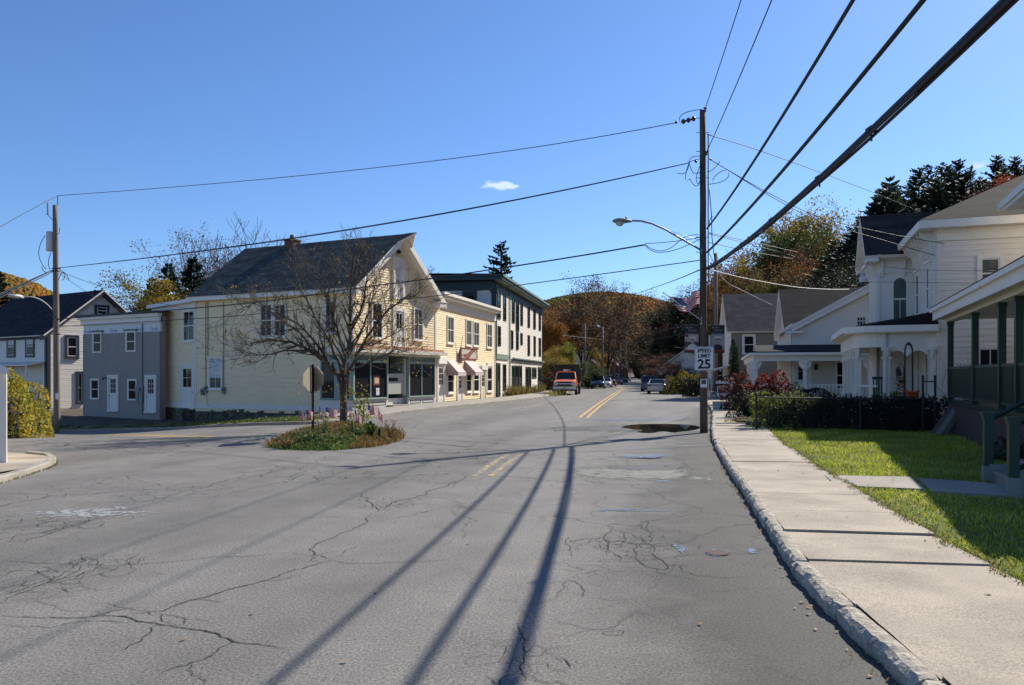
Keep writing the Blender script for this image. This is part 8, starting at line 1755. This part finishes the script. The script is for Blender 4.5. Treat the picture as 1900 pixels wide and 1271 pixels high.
# ================= vehicles (local space: x across, y forward, z up)
def car(name,label,cat,loc,yaw,paint,kind='sedan',group='cars parked along the street',S_=1.,rear_plate='plate_yellow',front_plate=None):
    t=thing(name,label,cat,loc,group,rotz=yaw or 1e-6); ORG[t.name]=Vector((0,0,0))
    P={'sedan':dict(L=4.7,W=.91,H=1.46,nose=.72,hood=.95,tail=1.02,belt=.98,c=(-2.0,-1.35,.35,1.15)),
       'suv':dict(L=4.7,W=.95,H=1.78,nose=.9,hood=1.08,tail=1.1,belt=1.12,c=(-2.25,-1.95,.35,1.15)),
       'pickup':dict(L=5.6,W=1.0,H=1.86,nose=1.0,hood=1.15,tail=1.12,belt=1.2,c=(-.85,-.7,.9,1.6)),
       'van':dict(L=5.2,W=.98,H=2.0,nose=.95,hood=1.15,tail=1.2,belt=1.2,c=(-2.5,-2.4,1.1,1.9))}[kind]
    L_,W_,Hh=P['L']/2,P['W'],P['H']; z0=.26
    st=[(-L_,.86,.42,P['tail']-.18),(-L_+.08,.95,.30,P['tail']-.03),(-L_+.5,1.,z0,P['tail']+.01),(-.6,1.,z0,P['belt']),(.7,1.,z0,P['belt']-.01),(1.25,1.,z0,P['hood']),(L_-.55,.98,z0,P['hood']-.07),(L_-.1,.9,.28,P['nose']+.02),(L_,.80,.40,P['nose']-.12)]
    mb=MB(); sec=[]; 
    for y,w,zb,zt in st:
        w=w*W_; sec.append([(-w*.90,y,zb),(-w*.985,y,zb+.12),(-w,y,(zb+zt)/2),(-w*.965,y,zt-.07),(-w*.86,y,zt),(0,y,zt+.025),(w*.86,y,zt),(w*.965,y,zt-.07),(w,y,(zb+zt)/2),(w*.985,y,zb+.12),(w*.90,y,zb)])
    n=11; mb.v=[p for s in sec for p in s]
    for i in range(len(sec)-1):
        for k in range(n): mb.f.append((i*n+k,i*n+(k+1)%n,(i+1)*n+(k+1)%n,(i+1)*n+k)); mb.m.append(0)
    mb.f.append(tuple(range(n))[::-1]); mb.m.append(0); mb.f.append(tuple((len(sec)-1)*n+k for k in range(n))); mb.m.append(0)
    body=obj('body',mb,paint,t,smooth=True,local=True); body.modifiers.new('b','BEVEL').width=.02
    yb,yr,yf,yw=P['c']; wb=W_*.90; wt=W_*.70; zb=P['belt']-.02
    g=MB(); q=[(-wb,yb,zb),(wb,yb,zb),(wb,yw,zb-.03),(-wb,yw,zb-.03),(-wt,yr+ .0,Hh-.05),(wt,yr,Hh-.05),(wt,yf,Hh-.05),(-wt,yf,Hh-.05)]; g.add(q,MB.BF); obj('glass_cabin',g,'car_glass',t,local=True)
    r=MB(); r.add([(-wt-.03,yr-.06,Hh-.06),(wt+.03,yr-.06,Hh-.06),(wt+.03,yf+.06,Hh-.06),(-wt-.03,yf+.06,Hh-.06),(-wt*.9,yr,Hh),(wt*.9,yr,Hh),(wt*.9,yf,Hh),(-wt*.9,yf,Hh)],MB.BF)
    for sx in (-1,1):
        for (y0,y1) in ((yb,yr),(yw,yf)): r.tube([(sx*wb*1.005,y0,zb),(sx*wt*1.02,y1,Hh-.04)],.045,5)
        ym=(yr+yf)/2; r.tube([(sx*wb*1.005,ym,zb),(sx*wt*1.02,ym,Hh-.04)],.04,5)
        if kind in('van','suv'): r.tube([(sx*wb,(yb+ym)/2,zb),(sx*wt*1.02,(yr+ym)/2,Hh-.04)],.05,5)
    obj('roof',r,paint,t,local=True)
    rw=.33 if kind in('sedan',) else .39; ya=L_*.62
    for y in (-ya,ya*1.0):
        for sx in (-1,1):
            arch=MB(); arch.lathe((sx*(W_-.12),y,rw),[(rw+.07,0),(rw+.07,.125)],18,0,Vector((sx,0,0))); obj('wheel_arch',arch,'car_black',t,local=True)
            w=MB(); w.lathe((sx*(W_-.16),y,rw),[(rw*.6,-.04),(rw*.97,-.02),(rw,.03),(rw,.16),(rw*.95,.19),(rw*.66,.185)],20,0,Vector((sx,0,0))); wo=obj('wheel',w,'tyre',t,local=True)
            w=MB(); w.lathe((sx*(W_-.16),y,rw),[(rw*.64,.186),(rw*.6,.17),(rw*.25,.175),(rw*.2,.2),(.01,.2)],12,0,Vector((sx,0,0))); obj('rim',w,'galv',wo,local=True)
    for y in (-ya,ya): pass
    m=MB(); m.wbox(-W_*.78,W_*.78,L_-.06,L_+.012,.50,P['nose']-.14); obj('grille',m,'car_black',t,local=True)
    m=MB(); m.wbox(-W_*.9,W_*.9,L_-.12,L_+.03,.30,.46); obj('bumper',m,'car_black' if kind!='sedan' else paint,t,local=True); m=MB(); m.wbox(-W_*.92,W_*.92,-L_-.04,-L_+.12,.34,.58); obj('bumper',m,paint,t,local=True)
    for sx in (-1,1):
        m=MB(); m.wbox(min(sx*W_*.5,sx*W_*.84),max(sx*W_*.5,sx*W_*.84),L_-.2,L_-.01,P['nose']-.13,P['nose']); obj('headlight',m,'lamp_glass',t,local=True)
        m=MB(); m.wbox(min(sx*W_*.62,sx*W_*.93),max(sx*W_*.62,sx*W_*.93),-L_-.015,-L_+.22,P['tail']-.26,P['tail']-.08); obj('tail_light',m,'tail_red',t,local=True)
        m=MB(); m.wbox(min(sx*W_*1.0,sx*W_*1.18),max(sx*W_*1.0,sx*W_*1.18),yw-.35,yw-.22,zb+.0,zb+.16); obj('mirror',m,paint,t,local=True)
    m=MB(); m.wbox(-.16,.16,-L_-.045,-L_-.02,.72,.88); obj('plate',m,rear_plate,t,local=True); m=MB(); m.wbox(-.16,.16,L_+.03,L_+.04,.36,.5); obj('plate',m,rear_plate,t,local=True)
    return t
mat('car_glass',(.012,.015,.018),rough=.03,spec=.7); mat('car_black',(.012,.012,.013),rough=.5); mat('tyre',(.018,.018,.018),rough=.85); mat('tail_red',(.30,.01,.01),rough=.2); mat('plate_yellow',(.62,.42,.06),rough=.4)
for nm,c in (('paint_silver',(.42,.39,.34)),('paint_blue',(.03,.07,.20)),('paint_white',(.72,.72,.72)),('paint_maroon',(.08,.012,.015)),('paint_red',(.35,.015,.02)),('paint_dark',(.02,.022,.028)),('paint_orange',(.85,.19,.02))): mat(nm,c,rough=.28,spec=.5,coat=.6,metal=.35 if nm=='paint_silver' else 0)
def cl(px,py): p=G(px,py); return (p.x,p.y,p.z)
RDY=-math.atan2(.17,.985)
q=G(1228,731.3); car('parked_car','silver sedan parked at the right kerb with its rear to the viewer','car',(q.x,q.y+2.3,0),RDY+.13-.17,'paint_silver')
q=G(1212,726.5); car('parked_car','blue car parked just beyond the silver sedan','car',(q.x+.1,q.y+2.5,0),RDY-.05,'paint_blue','suv')
v=Pd(1222,HY,100); vt=car('parked_van','white work van with a ladder rack beyond the silver sedan','van',(v.x,100,0),RDY,'paint_white','van'); vt['category']='van'
m=MB(); 
for y in (-1.8,0,1.0): m.wbox(-.95,.95,y-.03,y+.03,2.02,2.12)
for x in (-.5,-.15,.35,.7): m.wbox(x,x+.06,-2.5,2.0,2.125,2.18)
for k in range(12): m.wbox(-.5,-.1,-2.3+k*.35,-2.26+k*.35,2.13,2.17)
obj('ladder_rack',m,'galv_pale',vt,local=True)
q=G(1202,712); car('parked_car','dark car farthest along the right kerb','car',(q.x,q.y,0),RDY,'paint_dark')
q=G(1114,721.4); car('parked_car','blue sport utility car facing the viewer behind the pole','car',(q.x,q.y+2.3,0),RDY+math.pi,'paint_blue','suv')
q=G(1126,719.3); car('parked_car','white car mostly hidden behind the blue sport utility car','car',(q.x+.1,q.y+2.,0),RDY+math.pi,'paint_white')
q=G(1134,717); car('parked_pickup','dark red pickup truck parked with its rear to the viewer','pickup',(q.x+.2,q.y+3,0),RDY,'paint_maroon','pickup')['category']='pickup truck'
q=G(1149,714.5); car('parked_car','bright red car beyond the dark red pickup','car',(q.x,q.y+2,0),RDY+math.pi,'paint_red')
q=G(1157,710.5); car('parked_car','dark green car beyond the bright red car','car',(q.x,q.y,0),RDY,'paint_dark'); q=G(1165,708); car('parked_car','tiny pale car, last in the left row','car',(q.x,q.y,0),RDY,'paint_silver')
# ---- the orange dump truck
q=G(1055,733); t=thing('dump_truck','orange pickup-nosed dump truck with dark steel bed parked facing the viewer','truck',(q.x,q.y+2.8,0),rotz=RDY+math.pi+.04); ORG[t.name]=Vector((0,0,0)); t.scale=(1.05,1.05,1.08); Lf=2.9; W_=1.0
def loft(mb,st,shape):
    n=len(shape); b=len(mb.v)
    for y,w,zb,zt in st:
        for (a,c) in shape: mb.v.append((a*w,y,zb+(zt-zb)*c))
    for i in range(len(st)-1):
        for k in range(n): mb.f.append((b+i*n+k,b+i*n+(k+1)%n,b+(i+1)*n+(k+1)%n,b+(i+1)*n+k)); mb.m.append(0)
    mb.f.append(tuple(b+k for k in range(n))[::-1]); mb.m.append(0); mb.f.append(tuple(b+(len(st)-1)*n+k for k in range(n))); mb.m.append(0)
sh=[(-.94,0),(-1,.12),(-1,.75),(-.96,.92),(-.85,1.),(0,1.03),(.85,1.),(.96,.92),(1,.75),(1,.12),(.94,0)]
mb=MB(); loft(mb,[(-.6,1.0,.55,1.33),(1.0,1.0,.55,1.33),(1.25,1.0,.62,1.34),(2.5,.98,.75,1.26),(2.85,.93,.8,1.18)],sh); obj('body',mb,'paint_orange',t,smooth=False,local=True)
mb=MB(); mb.add([(-.90,-.55,1.32),(.90,-.55,1.32),(.90,1.15,1.32),(-.90,1.15,1.32),(-.76,-.4,1.98),(.76,-.4,1.98),(.76,.55,1.98),(-.76,.55,1.98)],MB.BF); obj('glass_cabin',mb,'car_glass',t,local=True)
mb=MB(); mb.add([(-.80,-.5,1.96),(.80,-.5,1.96),(.80,.62,1.96),(-.80,.62,1.96),(-.70,-.42,2.06),(.70,-.42,2.06),(.70,.5,2.06),(-.70,.5,2.06)],MB.BF)
for sx in (-1,1):
    mb.tube([(sx*.91,1.17,1.32),(sx*.78,.57,1.98)],.06,5); mb.tube([(sx*.91,-.5,1.32),(sx*.78,-.4,1.98)],.08,5); mb.tube([(sx*.91,.3,1.32),(sx*.78,.1,1.98)],.04,5)
obj('roof',mb,'paint_orange',t,local=True)
mb=MB(); mb.wbox(-.86,.86,2.80,2.90,.78,1.14); obj('grille',mb,'car_black',t,local=True); mb=MB(); mb.wbox(-.9,.9,2.88,2.93,.93,1.02); obj('chrome_bar',mb,'galv_pale',t,local=True)
for sx in (-1,1):
    for z in (1.04,.83): mb=MB(); mb.wbox(min(sx*.62,sx*.92),max(sx*.62,sx*.92),2.86,2.92,z-.01,z+.09); obj('headlight',mb,'lamp_glass',t,local=True)
    mb=MB(); mb.wbox(min(sx*1.08,sx*1.36),max(sx*1.08,sx*1.36),1.0,1.08,1.3,1.62); mb.tube([(sx*.95,1.05,1.45),(sx*1.15,1.05,1.45)],.02,4); obj('mirror',mb,'car_black',t,local=True)
    for y,rw,ww in ((1.95,.42,.26),(-1.7,.44,.5)):
        w=MB(); w.lathe((sx*(1.12-ww+ (0 if y>0 else .08)),y,rw),[(rw*.6,0),(rw*.97,.02),(rw,.06),(rw,ww-.05),(rw*.95,ww),(rw*.6,ww-.01)],20,0,Vector((sx,0,0))); wo=obj('wheel',w,'tyre',t,local=True); w=MB(); w.lathe((sx*(1.12+(0 if y>0 else .08)-.02),y,rw),[(rw*.6,0),(rw*.3,-.04 if y<0 else .03),(.01,.0)],14,0,Vector((sx,0,0))); obj('rim',w,'galv_pale',wo,local=True)
mb=MB(); mb.wbox(-1.02,1.02,2.88,3.08,.50,.74); obj('bumper',mb,'galv_pale',t,local=True); mb=MB(); mb.wbox(-.9,.9,2.8,2.95,.36,.5); obj('lower_valance',mb,'car_black',t,local=True); mb=MB(); mb.wbox(-.16,.16,3.085,3.10,.54,.70); obj('plate',mb,'plate_yellow',t,local=True)
mb=MB(); mb.wbox(-.45,.45,-3.4,-.6,.55,.85); obj('chassis',mb,'car_black',t,local=True)
mb=MB(); mb.wbox(-1.22,1.22,-3.6,-.72,1.0,1.12); mb.wbox(-1.22,-1.14,-3.6,-.72,1.12,2.3); mb.wbox(1.14,1.22,-3.6,-.72,1.12,2.3); mb.wbox(-1.14,1.14,-.80,-.72,1.12,2.62); mb.wbox(-1.24,1.24,-.86,-.5,2.60,2.68); mb.wbox(-1.14,1.14,-3.6,-3.5,1.12,2.2)
for sx in (-1,1):
    for k in range(6): mb.wbox(min(sx*1.22,sx*1.28),max(sx*1.22,sx*1.28),-3.5+k*.52,-3.42+k*.52,1.12,2.3)
    mb.wbox(min(sx*1.22,sx*1.29),max(sx*1.22,sx*1.29),-3.6,-.72,2.22,2.32)
obj('dump_bed',mb,mat('bed_steel',(.045,.04,.04),rough=.7,var=.3,vscale=2),t,local=True)
mb=MB(); mb.wbox(-.35,.3,-.1,.05,2.065,2.22); obj('beacon_bar',mb,'sign_white',t,local=True); mb=MB(); mb.wbox(-.3,-.1,.05,.06,2.08,2.2); obj('marker_light',mb,'sign_red',t,local=True)
